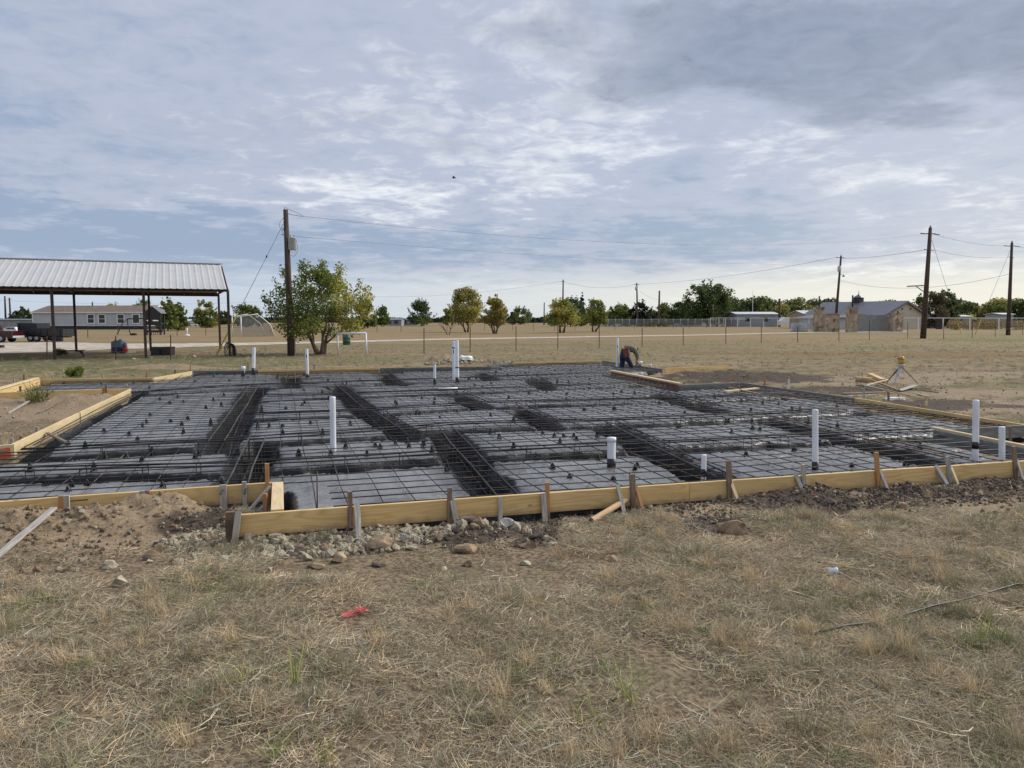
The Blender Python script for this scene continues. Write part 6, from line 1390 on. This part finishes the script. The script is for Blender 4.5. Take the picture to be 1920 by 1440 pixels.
def blockwall():
    a, b = gp(1608, 622), gp(1672, 621.5); za, zb_ = AT(1608, 588.5, a.y).z, AT(1672, 594, b.y).z; root = thing('block_wall', (a + b) / 2, 'grey concrete block wall with sloping top between two stone pillars', 'wall'); mb = MB(); n_ = 12
    for i in range(n_):            # courses, each set slightly back and forth
        z0 = a.z - .1 + (zb_ - a.z + .1) * i / n_; z1 = a.z - .1 + (zb_ - a.z + .1) * (i + 1) / n_ - .02; o_ = .0 if i % 2 else .015
        mb.prism([Vn(a, z0) + Vector((0, -o_, 0)), Vn(b, z0) + Vector((0, -o_, 0)), Vn(b, z0) + Vector((0, .25, 0)), Vn(a, z0) + Vector((0, .25, 0))], (0, 0, z1 - z0))
        mb.prism([Vn(a, z1), Vn(b, z1), Vn(b, z1) + Vector((0, .25, 0)), Vn(a, z1) + Vector((0, .25, 0))], (0, 0, .02))
    obj('courses', mb, conc, root); mb = MB(); mb.prism([Vn(a, zb_), Vn(b, zb_), Vn(a, za)], (0, .25, 0)); obj('sloping_top', mb, conc, root)
blockwall()
b = gp(1762, 617.5); mb = MB(); t = AT(1762, 590, b.y); mb.box((b.x, b.y, (b.z + t.z) / 2), 1.35, .3, t.z - b.z); mb.box((b.x, b.y, t.z + .06), 1.5, .4, .1); tag(obj('wall_panel', mb, plain('dark_brown_panel', (.05, .035, .03), .8, .2, 2)), 'tall dark brown panel behind the white fence', 'panel')
def tote():
    b = gp(1500, 622); k = b.y / F; W_ = 1.25; h = 1.15; root = thing('water_tote', b, 'white plastic tote in a wire cage by the left stone pillar', 'tote')
    for i, px in enumerate((1492, 1506)):
        c = Vector(((px - 960) * k, b.y, b.z)); r2 = thing('water_tote', c, ['left bluish plastic tote in a wire cage by the wood pallets', 'right white plastic tote in a wire cage by the wood pallets'][i], 'tote', 'caged plastic totes') if i == 0 else root
        if i == 1: root.location = c; root['label'] = 'right white plastic tote in a wire cage by the wood pallets'; root['group'] = 'caged plastic totes'
        mb = MB(); mb.box(c + Vector((0, .5, .72)), 1.0, .95, 1.0); obj('tank', mb, white_paint if i else plain('blue_white', (.45, .52, .56), .5, .08, 2), r2)
        mb = MB()
        for j in range(6): x = -.54 + j * .216; mb.tube([c + Vector((x, -.02, .15)), c + Vector((x, -.02, 1.27))], .02, 4); 
        for z in (.2, .5, .8, 1.1, 1.27): mb.tube([c + Vector((-.54, -.02, z)), c + Vector((.54, -.02, z))], .02, 4)
        obj('cage', mb, galv, r2); mb = MB(); mb.box(c + Vector((0, .5, .08)), 1.1, 1.0, .14); obj('pallet_base', mb, GRY, r2)
tote()
def pallet(px, yb, lean, label):
    b = gp(px, yb); root = thing('wood_pallet', b, label, 'pallet', 'wood pallets leaning by the totes'); ax = Vector((.82, .2, .55)).normalized(); up = Vector((-.45 * lean, .35, .85)).normalized()
    for i in range(5): mb = MB() if i == 0 else mb; q = b + up * (.08 + .27 * i); mb.beam(q - ax * .65, q + ax * .65, .10, .03, up=up)
    obj('slats', mb, GRY, root); mb = MB()
    for s_ in (-.6, 0, .6): mb.beam(b + ax * s_ + up * .0, b + ax * s_ + up * 1.2, .05, .09, up=ax)
    obj('stringers', mb, GRY, root)
pallet(1520, 620.5, .3, 'grey wood pallet leaning left against the tall stone pillar'); pallet(1531, 621, -.4, 'grey wood pallet leaning right beside the tall stone pillar')
# ------------------------------------------------------------------ vehicles
def car(px0, px1, yb, label, paint, kind='suv', Yd=None, flip=1, rz=0, name='parked_car', grp='vehicles parked about the fields'):
    b = gp((px0 + px1) / 2, yb) if Yd is None else AT((px0 + px1) / 2, 600, Yd); b.z = tz(b.x, b.y) + .02; L = (px1 - px0) * b.y / F; root = thing(name, b, label, {'pickup': 'pickup truck'}.get(kind, 'car'), grp)
    pr = {'suv': [(0, .35), (0, .8), (.03, 1.0), (.10, 1.62), (.14, 1.72), (.60, 1.74), (.66, 1.68), (.76, 1.08), (.97, .98), (1, .8), (1, .35)],
          'pickup': [(0, .5), (0, 1.12), (.345, 1.14), (.36, 1.20), (.385, 1.72), (.41, 1.80), (.60, 1.82), (.645, 1.74), (.715, 1.22), (.96, 1.12), (.99, .95), (1, .5)],
          'sedan': [(0, .32), (0, .8), (.05, .95), (.16, 1.0), (.28, 1.4), (.55, 1.42), (.70, 1.0), (.96, .88), (1, .7), (1, .32)]}[kind]
    H_ = L / 4.6 if kind != 'pickup' else L / 5.6; wd = 1.85 * H_
    def body(prof, inset, mat, nm, par=root, f=None):
        vs = []; 
        for y in (-wd / 2 + inset, -wd / 2 + inset + .0, wd / 2 - inset):
            pass
        n_ = len(prof); ring = []
        for yy, kx in ((-wd / 2 + inset, 0), (-wd / 2 + inset - .0, 0), (wd / 2 - inset, 0)): pass
        layers = [(-wd / 2 + inset, .97), (-wd / 2 + inset + .12, 1.0), (wd / 2 - inset - .12, 1.0), (wd / 2 - inset, .97)]; vs = []
        for yy, k_ in layers:
            for u, z in prof: vs.append(b + Vector((flip * (u - .5) * L * (k_ if z > 1 else 1), yy + (0 if z < 1.1 else -math.copysign(.12 * (z - 1.1), yy) * 1), z * H_)))
        fs = [(i + j * n_, (i + 1) % n_ + j * n_, (i + 1) % n_ + (j + 1) * n_, i + (j + 1) * n_) for j in range(3) for i in range(n_)] + [tuple(reversed(range(n_))), tuple(range(3 * n_, 4 * n_))]
        mb = MB(); mb.add(vs, fs); return obj(nm, mb, mat, par)
    body(pr, 0, paint, 'body')
    wq = {'suv': [[(.16, 1.12), (.18, 1.56), (.36, 1.6), (.36, 1.12)], [(.385, 1.12), (.385, 1.6), (.60, 1.6), (.69, 1.12)]], 'pickup': [[(.41, 1.24), (.42, 1.68), (.50, 1.7), (.50, 1.24)], [(.52, 1.24), (.52, 1.7), (.60, 1.7), (.665, 1.24)]], 'sedan': [[(.27, 1.02), (.31, 1.32), (.41, 1.34), (.41, 1.02)], [(.43, 1.02), (.43, 1.34), (.54, 1.34), (.645, 1.02)]]}[kind]
    for q in wq:
        for s_ in (-1, 1): mb = MB(); mb.prism([b + Vector((flip * (u - .5) * L, s_ * (wd / 2 - .01 - .10 * (z - 1.1)), z * H_)) for u, z in q], (0, s_ * .02, 0)); obj('side_window', mb, glass_d, root)
    for u in ((.2, .8) if kind != 'pickup' else (.21, .82)):
        for s_ in (-1, 1):
            c = b + Vector((flip * (u - .5) * L, s_ * (wd / 2 - .1), .37 * H_)); r_ = .37 * H_; mb = MB(); mb.tube([c - Vector((0, .12, 0)), c + Vector((0, .12, 0))], r_, 18); w_ = obj('wheel', mb, rubber, root); mb = MB(); mb.tube([c + Vector((0, s_ * .10, 0)), c + Vector((0, s_ * .13, 0))], r_ * .58, 12); obj('rim', mb, galv, w_)
    for u in (.005, .995): mb = MB(); mb.box(b + Vector((flip * (u - .5) * L, 0, .55 * H_)), .12, wd * .96, .2 * H_); obj('bumper', mb, galv if kind == 'pickup' else paint, root)
    return root
car(-71, 35, 642.5, 'dark red pickup truck hitched to the black trailer at the left edge', red_car, 'pickup', flip=-1)
car(1438, 1468, 610.5, 'white pickup beside the white trailer', white_car, 'pickup', flip=-1)
car(1121, 1139, 604, 'white van parked behind the chain link fence at left', white_car, 'suv', Yd=195); car(1147, 1164, 605, 'white sedan parked behind the chain link fence', white_car, 'sedan', Yd=192, flip=-1); car(1265, 1280, 604, 'silver dark car by the chain link fence below the tallest oak', silver_car, 'suv', Yd=188)
car(1573, 1590, 611, 'white car seen between the stone blocks and pillar', white_car, 'sedan', Yd=160, flip=-1)
car(352, 371, 603, 'white car far behind under the carport', white_car, 'sedan', Yd=200)
def trailer():
    b = gp(79, 641.5); b.z += .02; k = b.y / F; X = lambda px: (px - 960) * k; Zp = lambda py: AT(79, py, b.y).z; root = thing('dump_trailer', b, 'black dump trailer with tandem wheels behind the red pickup', 'trailer')
    W_ = 2.0; mb = MB()
    for y in (0, W_): mb.beam((X(37), b.y + y, Zp(622)), (X(119), b.y + y, Zp(622)), .06, Zp(616) - Zp(628))
    mb.box(((X(37) + X(119)) / 2, b.y + W_ / 2, Zp(629)), X(119) - X(37), W_, .08); mb.box((X(119), b.y + W_ / 2, Zp(624)), .06, W_, Zp(617) - Zp(631)); obj('box_body', mb, black_m, root)
    mb = MB(); mb.box((X(36), b.y + W_ / 2, Zp(617)), .08, W_, Zp(605) - Zp(629)); mb.box((X(52), b.y + W_ / 2, Zp(611)), X(71) - X(35), W_ * .9, Zp(606) - Zp(616)); obj('headboard', mb, black_m, root)
    for i in range(7): px = 42 + i * 12; mb = MB(); mb.box((X(px), b.y - .06, Zp(623)), .06, .06, Zp(616) - Zp(631)); obj('side_rib', mb, black_m, root)
    mb = MB(); mb.beam((X(33), b.y + W_ / 2, Zp(632)), (X(119), b.y + W_ / 2, Zp(632)), .5, .12); mb.beam((X(33), b.y + W_ / 2, Zp(632)), (X(22), b.y + W_ / 2, Zp(630)), .1, .1); obj('chassis', mb, black_m, root)
    for px in (59.5, 71):
        for y in (-.02, W_ + .02): c = Vector((X(px), b.y + y, b.z + .27)); mb = MB(); mb.tube([c - Vector((0, .1, 0)), c + Vector((0, .1, 0))], .27, 18); w_ = obj('wheel', mb, rubber, root); mb = MB(); mb.tube([c + Vector((0, -.12, 0)), c + Vector((0, -.09, 0))], .15, 12); obj('rim', mb, galv, w_)
    mb = MB(); mb.box((X(65), b.y - .08, b.z + .6), X(77) - X(53), .3, .04); obj('mudguard', mb, black_m, root)
    mb = MB(); mb.box((X(111), b.y + .1, b.z + .18), .5, .25, .3); obj('rear_step', mb, rubber, root)
    mb = MB()
    for i in range(5): mb.beam((X(44 + i * 4), b.y + .4 + i * .2, Zp(616)), (X(56 + i * 3), b.y + .5 + i * .1, Zp(609 + i % 2)), .1, .05)
    tag(obj('wood_load', mb, GRY), 'grey boards sticking up inside the black trailer', 'boards')
trailer()
car(4, 34, 612, 'white van behind the red pickup', white_car, 'suv', Yd=100, flip=-1)
def white_trailer():
    root = thing('cargo_trailer', AT(1482, 610, 170), 'long white enclosed trailer right of the white pickup', 'trailer'); root.location.z = tz(root.location.x, 170); g = root.location.z; k = 170 / F; x0, x1 = (1463 - 960) * k, (1500 - 960) * k; z1 = AT(1480, 594.5, 170).z
    mb = MB(); mb.prism([(x0, 170, g + .45), (x1, 170, g + .45), (x1, 170, z1 - .3), (x1 - .4, 170, z1), (x0 + .9, 170, z1), (x0, 170, z1 - .9)], (0, 2.4, 0)); obj('box', mb, white_paint, root)
    for x in (.55, .7): c = Vector((x0 + (x1 - x0) * x, 170, g + .32)); mb = MB(); mb.tube([c, c + Vector((0, .25, 0))], .32, 14); obj('wheel', mb, rubber, root)
white_trailer()
# ------------------------------------------------------------------ play set, goals, yard things
def playset():
    b = gp(290, 628); Yd = b.y; g = b.z; X = lambda px: (px - 960) * Yd / F; Zp = lambda py: AT(290, py, Yd).z; root = thing('playhouse', b, 'dark wooden playhouse tower with a gable roof and swing beam', 'playset'); D = .9
    for px in (276, 303):
        for y in (0, D): mb = MB(); mb.beam((X(px), Yd + y, g - .1), (X(px), Yd + y, Zp(587)), .14, .14); obj('tower_leg', mb, black_m, root)
    mb = MB(); mb.prism([(X(274), Yd - .05, Zp(600)), (X(304), Yd - .05, Zp(600)), (X(304), Yd - .05, Zp(588)), (X(289), Yd - .05, Zp(576)), (X(274), Yd - .05, Zp(588))], (0, .06, 0)); mb.box((X(289), Yd + D / 2, Zp(607)), X(304) - X(274), D, .12); mb.beam((X(274), Yd, Zp(606)), (X(304), Yd, Zp(606)), .06, .5); obj('cabin_wall', mb, black_m, root)
    mb = MB(); o = .25; rz_ = Zp(574.5); e = Zp(588.5); mb.sheet([(X(271.5), Yd - o, e), (X(289), Yd - o, rz_), (X(289), Yd + D + o, rz_), (X(271.5), Yd + D + o, e)], .07); mb.sheet([(X(306.5), Yd - o, e), (X(306.5), Yd + D + o, e), (X(289), Yd + D + o, rz_), (X(289), Yd - o, rz_)], .07); obj('roof', mb, dark_roof, root)
    mb = MB(); mb.box((X(285), Yd - .09, Zp(600.5)), .55, .03, .4); obj('window', mb, glass_d, root)
    mb = MB(); mb.beam((X(276), Yd - .4, Zp(621)), (X(309), Yd - .4, Zp(621)), .08, .25); 
    for i in range(9): mb.beam((X(278 + i * 3.6), Yd - .42, Zp(628.5)), (X(278 + i * 3.6), Yd - .42, Zp(619)), .05, .04)
    obj('railing', mb, black_m, root)
    mb = MB(); mb.box((X(289), Yd + D / 2, Zp(622)), X(301) - X(279), D * .8, .1); obj('lower_deck', mb, black_m, root)
    mb = MB(); mb.tube([(X(237), Yd + .6, Zp(597.8)), (X(276), Yd + .6, Zp(596.8))], .07, 8); obj('swing_beam', mb, black_m, root)
    for dx, dy in ((-13, -1.0), (-8.5, 1.6)): mb = MB(); mb.tube([(X(237), Yd + .6, Zp(597.8)), (X(233 + dx * .2), Yd + .6 + dy * .4, Zp(606)), (X(237 + dx), Yd + .6 + dy, g)], .05, 8); obj('swing_leg', mb, black_m, root)
    for px in (247, 252, 260, 265): mb = MB(); mb.tube([(X(px), Yd + .6, Zp(597)), (X(px), Yd + .6, Zp(618 if px > 250 else 613))], .012, 4); obj('swing_chain', mb, black_m, root)
    mb = MB(); mb.beam((X(246), Yd + .6, Zp(613)), (X(253), Yd + .6, Zp(614)), .2, .03); obj('swing_seat', mb, black_m, root)
playset()
b = gp(250.5, 629); mb = MB(); mb.box(b + Vector((0, 0, .12)), .62, .35, .22); mb.lathe(b + Vector((.05, 0, .2)), [(.22, 0), (.22, .03), (.15, .05)], 12); tag(obj('black_tub', mb, rubber), 'low black tub on the grass left of the playhouse', 'tub')
def hoop():
    b = gp(351, 629.5); root = thing('basketball_stand', b, 'thin black and white post on a white base behind the carport', 'stand'); t = AT(350, 594, b.y); m_ = b.lerp(t, .42)
    mb = MB(); mb.tube([m_, t], .06, 8); obj('upper_post', mb, black_m, root); mb = MB(); mb.tube([b, m_], .08, 8); obj('lower_post', mb, white_paint, root); mb = MB(); mb.lathe(b + Vector((0, 0, -.02)), [(.32, 0), (.30, .08), (.15, .18)], 12); obj('base', mb, white_paint, root)
    mb = MB(); mb.tube([t - Vector((.1, 0, .25)), t + Vector((.9, 0, -.18))], .03, 6); obj('arm', mb, black_m, root)
hoop()
def goal(label, root_px, L, mat, r, netm=None, extra=None):
    pass
def small_goal():
    b0, b1 = gp(634.5, 668), gp(687.5, 668.5); t0, t1 = AT(632.5, 625.5, b0.y), AT(686, 624.5, b1.y); root = thing('goal_frame', (b0 + b1) / 2, 'small empty white goal frame right of the spreading tree', 'goal'); mb = MB()
    mb.tube([b0, t0], .045, 8); obj('upright', mb, plain('old_white', (.62, .60, .54), .6, .12, 5), root); mb = MB(); mb.tube([b1, t1], .045, 8); obj('upright', mb, pvc_w, root); mb = MB(); mb.tube([t0, t1], .045, 8); obj('crossbar', mb, pvc_w, root)
    pass
small_goal()
b = gp(650, 647); mb = MB(); mb.lathe(b, [(.25, 0), (.27, .03), (.275, .25), (.29, .27), (.275, .29), (.275, .5), (.29, .52), (.275, .54), (.27, .72), (.25, .75)], 20); tag(obj('metal_barrel', mb, green_p), 'dark green barrel standing behind the small white goal', 'barrel')
def arch_goal():
    Yd = 82; g = tz(AT(450, 600, Yd).x, Yd); X = lambda px, y: (px - 960) * y / F; root = thing('soccer_goal', (X(455, Yd), Yd, g), 'white framed soccer goal with a grey net and rounded back', 'goal')
    fr = [(X(437, Yd), Yd), (X(453.5, Yd - 2.5), Yd - 2.5)]; h = 2.1; bk = Vector((2.1, 2.4, 0)); tp = Vector((1.2, 1.3, .25))
    A_ = Vector((fr[0][0], fr[0][1], g)); B_ = Vector((fr[1][0], fr[1][1], g)); up = Vector((0, 0, h))
    for q in (A_, B_): mb = MB(); mb.tube([q, q + up], .06, 8); obj('upright', mb, white_paint, root)
    mb = MB(); mb.tube([A_ + up, B_ + up], .06, 8); obj('crossbar', mb, white_paint, root)
    for q in (A_, B_): mb = MB(); mb.tube([q + up, q + up + tp, q + bk * .75 + up * .95, q + bk * 1.05 + up * .6, q + bk * 1.2], .05, 6); obj('back_stay', mb, white_paint, root)
    mb = MB(); mb.add([A_, A_ + bk * 1.2, A_ + bk * 1.05 + up * .6, A_ + bk * .75 + up * .95, A_ + up + tp, A_ + up, B_, B_ + bk * 1.2, B_ + bk * 1.05 + up * .6, B_ + bk * .75 + up * .95, B_ + up + tp, B_ + up], [(0, 1, 2, 3, 4, 5), (6, 7, 8, 9, 10, 11), (1, 2, 8, 7), (2, 3, 9, 8), (3, 4, 10, 9)]); obj('net', mb, net_m, root, autofix=False)
arch_goal()
def drums():
    b = gp(222, 663); root = thing('wood_pallet', b, 'flat pale pallet carrying blue containers under the carport', 'pallet'); mb = MB(); mb.box(b + Vector((0, .5, .07)), .95, 1.0, .03); 
    for x in (-.4, 0, .4): mb.box(b + Vector((x, .5, .02)), .08, 1.0, .07)
    obj('deck', mb, GRY, root); k = b.y / F
    for i, (px, w_, y0, y1, m1, nm, lb) in enumerate([(211.5, .24, 637, 662, blue_p, 'blue_jug', 'left light blue container on the pallet'), (220, .24, 636, 662, blue_p, 'blue_jug', 'right light blue container on the pallet, taller'), (227.5, .14, 641, 661, plain('mid_blue', (.08, .16, .28), .5, .1, 4), 'blue_jug', 'narrow dark blue bottle beside the light blue containers')]):
        c = Vector(((px - 960) * k, b.y + .35, b.z + .09)); t = AT(px, y0, c.y).z; r2 = thing(nm, c, lb, 'container', 'blue containers on the pallet'); h = t - c.z
        mb = MB(); mb.lathe(c + Vector((0, 0, h * .36)), [(w_ * .98, 0), (w_, .02), (w_, h * .42), (w_ * .8, h * .5), (w_ * .3, h * .56), (w_ * .3, h * .64)], 12); obj('upper_body', mb, m1, r2); mb = MB(); mb.lathe(c, [(w_, 0), (w_ * 1.03, .02), (w_ * 1.03, h * .355)], 12); obj('lower_body', mb, navy_p, r2)
    c = Vector(((231.5 - 960) * k, b.y + .2, b.z + .09)); r2 = thing('fuel_can', c, 'small red fuel can on the pallet', 'fuel can'); mb = MB(); mb.lathe(c, [(.13, 0), (.15, .03), (.15, .2), (.06, .27)], 14); obj('can_body', mb, red_p, r2); mb = MB(); mb.tube([c + Vector((-.05, 0, .26)), c + Vector((0, 0, .33)), c + Vector((.06, 0, .26))], .015, 6); obj('handle', mb, black_m, r2)
drums()
for px, lb in ((291, 'left black tub under the carport'), (312, 'right black tub under the carport, rounded')):
    b = gp(px, 667); k = b.y / F; w_ = 9 * k; h = .40; root = thing('black_tub', b, lb, 'tub', 'black tubs under the carport'); mb = MB(); mb.box(b + Vector((0, .25, h / 2)), w_ * 1.85, .5, h); mb.box(b + Vector((0, .25, h * .9)), w_ * 2, .54, .05); obj('tub_body', mb, black_m, root); mb = MB(); mb.box(b + Vector((0, .25, h + .01)), w_ * 1.9, .5, .04); obj('lid', mb, chair_m, root)
def bench():
    a, c = gp(107, 668), gp(157, 669); root = thing('loading_ramp', (a + c) / 2, 'low dark metal ramp frame lying under the carport at left', 'metal frame'); mb = MB(); ta, tc_ = AT(112, 657.5, a.y), AT(154, 657, c.y); mb.beam(ta, tc_, .35, .05); obj('top_plate', mb, steel_dark, root)
    for p, t, s_ in ((a, ta, 1), (c, tc_, -1)): mb = MB(); mb.beam(p, t, .06, .06); mb.prism([t, t - Vector((0, 0, .22)), t + Vector((s_ * .25, 0, 0))], (0, .03, 0)); obj('leg', mb, steel_dark, root)
bench()
b = gp(3, 653); mb = MB(); mb.box(b + Vector((-.15, 0, .1)), .5, .3, .18); mb.box(b + Vector((-.3, 0, .25)), .15, .2, .15); tag(obj('machine_part', mb, black_m), 'dark object cut by the left edge on the gravel', 'machine part')
for px, py, r_, lb in ((251, 675, .045, 'white ball of litter below the black tubs'), (365, 671, .05, 'flat pale scrap in the grass by the coil')):
    c = gp(px, py); crumple('litter', c + Vector((0, 0, r_)), r_ * 1.3, r_, r_, white_paint, lb, 'litter', int(px))
# ------------------------------------------------------------------ survey laser on tripod
def laser():
    b = gp(1693, 721); Yd = b.y + .15; root = thing('laser_level', Vn(Vector((AT(1690, 700, Yd).x, Yd, 0)), b.z), 'yellow rotating laser level on a silver tripod', 'laser level')
    hub = AT(1689.5, 684.5, Yd); mb = MB(); mb.lathe(hub + Vector((0, 0, -.06)), [(.05, 0), (.09, .02), (.09, .08), (.05, .10)], 12); obj('tripod_head', mb, galv, root)
    mb = MB(); c = AT(1690, 676.5, Yd); hh = c.z - hub.z; mb.lathe(hub + Vector((0, 0, .04)), [(.085, 0), (.10, .02), (.10, .13), (.085, .15), (.07, .16), (.07, .20), (.05, .21)], 14); bd = obj('instrument_body', mb, level_y, root); mb = MB(); mb.lathe(hub + Vector((0, 0, .17)), [(.104, 0), (.104, .02)], 14); obj('trim_ring', mb, chair_m, bd)
    for (px, py), m_, w_, dy in (((1661, 719), steel_dark, .035, .35), ((1676, 721), galv, .075, -.25), ((1724, 723), plain('aluminium_leg', (.30, .29, .27), .5, .1, 4), .035, .1)):
        f = AT(px, py, Yd + dy); f.z = min(f.z, tz(f.x, f.y) + .02); mid = hub.lerp(f, .55)
        mb = MB(); mb.beam(hub - Vector((0, 0, .03)), mid, w_, .035, bev=.003); l = obj('leg', mb, m_, root); mb = MB(); mb.beam(mid.lerp(hub, .1), f, w_ * .65, .022); obj('lower_leg', mb, m_, l); mb = MB(); mb.box(f, .06, .06, .04); obj('foot', mb, steel_dark, l)
laser()
# ------------------------------------------------------------------ bending worker
def skin(name, nodes, edges, mat, parent, sub=2, root_i=0):
    me = bpy.data.meshes.new(name); off = wloc(parent) if parent else Vector((0, 0, 0)); me.from_pydata([tuple(Vector(p) - off) for p, r in nodes], edges, []); o = bpy.data.objects.new(name, me); COL.objects.link(o)
    if parent: o.parent = parent
    md = o.modifiers.new('skin', 'SKIN'); md.use_smooth_shade = True
    for i, (p, r) in enumerate(nodes):
        sv = me.skin_vertices[0].data[i]; sv.radius = (r, r) if not isinstance(r, tuple) else r; sv.use_root = (i == root_i)
    sm = o.modifiers.new('sub', 'SUBSURF'); sm.levels = sub; sm.render_levels = sub; me.materials.append(mat); return o
def worker():
    Yd = G(1177, 695, -.17).y; g = tz(AT(1177, 695, Yd).x, Yd); k = Yd / F
    def Q(px, py, dy=0): p = AT(px, py, Yd); p.y += dy; return p
    fz = AT(1177, 694, Yd).z
    hip = Q(1168.5, 660); sp1 = Q(1174, 655, -.02); ch = Q(1183, 652.5, -.04); nk = Q(1190, 655, -.05); hd = Q(1194.5, 657.5, -.07)
    N_ = [(hip, .12), (sp1, .125), (ch, .14), (nk, .07), (hd, .09)]; E_ = [(0, 1), (1, 2), (2, 3), (3, 4)]
    def add(p, r, frm): N_.append((p, r)); E_.append((frm, len(N_) - 1)); return len(N_) - 1
    # legs: back (left) and front (right)
    a = add(Q(1167.5, 667, .12), .105, 0); a = add(Q(1168.5, 680, .13), .075, a); a = add(Q(1167, 692.5, .13), .052, a); a = add(Q(1171, 694.5, .08), .04, a)
    a = add(Q(1173, 667, -.12), .105, 0); a = add(Q(1180, 680, -.15), .075, a); a = add(Q(1185.5, 692.5, -.13), .052, a); a = add(Q(1190, 694.8, -.18), .04, a)
    # near arm hanging to the ground
    s_ = add(Q(1188.5, 654.5, -.20), .062, 2); s_ = add(Q(1193.5, 666, -.24), .047, s_); s_ = add(Q(1191.5, 676.5, -.27), .034, s_); hand = add(Q(1190, 680, -.28), .036, s_)
    s2 = add(Q(1189, 655, .14), .06, 2); s2 = add(Q(1195, 666, .16), .045, s2); s2 = add(Q(1195.5, 676, .05), .033, s2); hand2 = add(Q(1194.5, 679.5, .02), .035, s2)
    root = thing('person', Vector((hip.x, Yd, fz - .03)), 'worker bending over in olive shirt, blue jeans and brown tool pouch', 'person')
    body = skin('body', N_, E_, skin_m, root)
    for hi, nm in ((hand, -1), (hand2, 1)):
        c = N_[hi][0]; 
        for j in range(5):
            b0 = c + Vector((-.025 + .013 * j, .0, -.01)); L = (.07, .08, .085, .08, .06)[j] if j else .05
            if j == 0: b0 = c + Vector((.02 * nm, -.02, .02)); pts = [(b0, .011), (b0 + Vector((.03, -.02, -.03)), .010), (b0 + Vector((.035, -.02, -.055)), .008)]
            else: pts = [(b0, .011), (b0 + Vector((.004, -.006, -L * .5)), .0095), (b0 + Vector((.014, .008, -L * .9)), .008)]
            skin('finger', pts, [(0, 1), (1, 2)], leather if nm == 1 else skin_m, body, 1)
    # clothing follows the body
    sh = [(Q(1172, 656.5), .145), (sp1.lerp(ch, .5), .155), (ch, .165), (nk, .095), (Q(1188.5, 654.5, -.20), .085), (Q(1193.5, 666, -.24), .062), (Q(1191.6, 675, -.268), .045), (Q(1189, 655, .14), .085), (Q(1195, 666, .16), .06), (Q(1195.5, 675, .06), .045)]
    skin('shirt', sh, [(0, 1), (1, 2), (2, 3), (2, 4), (4, 5), (5, 6), (2, 7), (7, 8), (8, 9)], shirt_m, root)
    je = [(Q(1170.5, 659), .16), (Q(1167, 661.5, .0), .185), (Q(1167.5, 669, .12), .115), (Q(1168.5, 680, .13), .098), (Q(1167, 691.5, .13), .075), (Q(1173, 669, -.12), .115), (Q(1180, 680, -.15), .085), (Q(1185.5, 691.5, -.13), .078)]
    skin('jeans', je, [(0, 1), (1, 2), (2, 3), (3, 4), (1, 5), (5, 6), (6, 7)], jean_m, root, 2, 1)
    for p, q in ((Q(1167, 693, .13), Q(1172, 694.6, .06)), (Q(1185.5, 693, -.13), Q(1190.5, 694.8, -.19))): skin('boot', [(p, .062), (p.lerp(q, .5), .055), (q, .045)], [(0, 1), (1, 2)], boot_m, root, 1)
    # head details: hair cap, ears, face
    skin('hair', [(hd + Vector((.01, .02, .03)), .098), (hd + Vector((-.03, .0, .035)), .07)], [(0, 1)], hair_m, root)
    for dy in (-1, 1): mb = MB(); mb.lathe(hd + Vector((-.01, dy * .088, -.03)), [(.01, 0), (.02, .02), (.018, .045), (.006, .055)], 8); obj('ear', mb, skin_m, root)
    mb = MB(); mb.tube([hd + Vector((.07, 0, -.03)), hd + Vector((.095, 0, -.075))], [.014, .02], 6); obj('nose', mb, skin_m, root)
    for dy in (-.032, .032): mb = MB(); mb.tube([hd + Vector((.075, dy, -.03)), hd + Vector((.084, dy, -.035))], .011, 8); obj('eye', mb, chair_m, root)
    mb = MB(); mb.tube([hd + Vector((.07, -.025, -.085)), hd + Vector((.075, .025, -.085))], .008, 6); obj('mouth', mb, red_board, root)
    mb = MB(); c = Q(1173.5, 660.5, -.21); mb.beam(c + Vector((-.05, 0, .13)), c + Vector((.03, -.02, -.15)), .22, .09, up=(0, 1, 0), bev=.02, taper=.85); pc = obj('tool_pouch', mb, leather, root); mb = MB(); mb.beam(c + Vector((.06, -.05, .1)), c + Vector((.12, -.05, -.16)), .03, .03); obj('tool_handle', mb, pale_pine, pc)
    mb = MB(); bp = []
    for i in range(15): t = i / 14 * 6.283; bp.append(Q(1171, 658.5) + Vector((.10 * math.cos(t) * .3, math.sin(t) * .20, .175 * math.cos(t))))
    mb.tube(bp, .02, 6); obj('belt', mb, leather, root)
worker()
def bird():
    c = AT(851, 333.5, 60); root = thing('bird', c, 'tiny dark bird flying high in the cloudy sky', 'bird'); skin('body', [(c + Vector((-.16, 0, -.01)), .02), (c, .06), (c + Vector((.13, 0, .01)), .035), (c + Vector((.19, 0, 0)), .012)], [(0, 1), (1, 2), (2, 3)], black_m, root, 1)
    for s_ in (-1, 1): mb = MB(); mb.add([c + Vector((-.06, 0, .02)), c + Vector((.08, 0, .02)), c + Vector((.04, s_ * .28, .10)), c + Vector((-.08, s_ * .40, .05))], [(0, 1, 2, 3)]); obj('wing', mb, black_m, root, autofix=False)
bird()
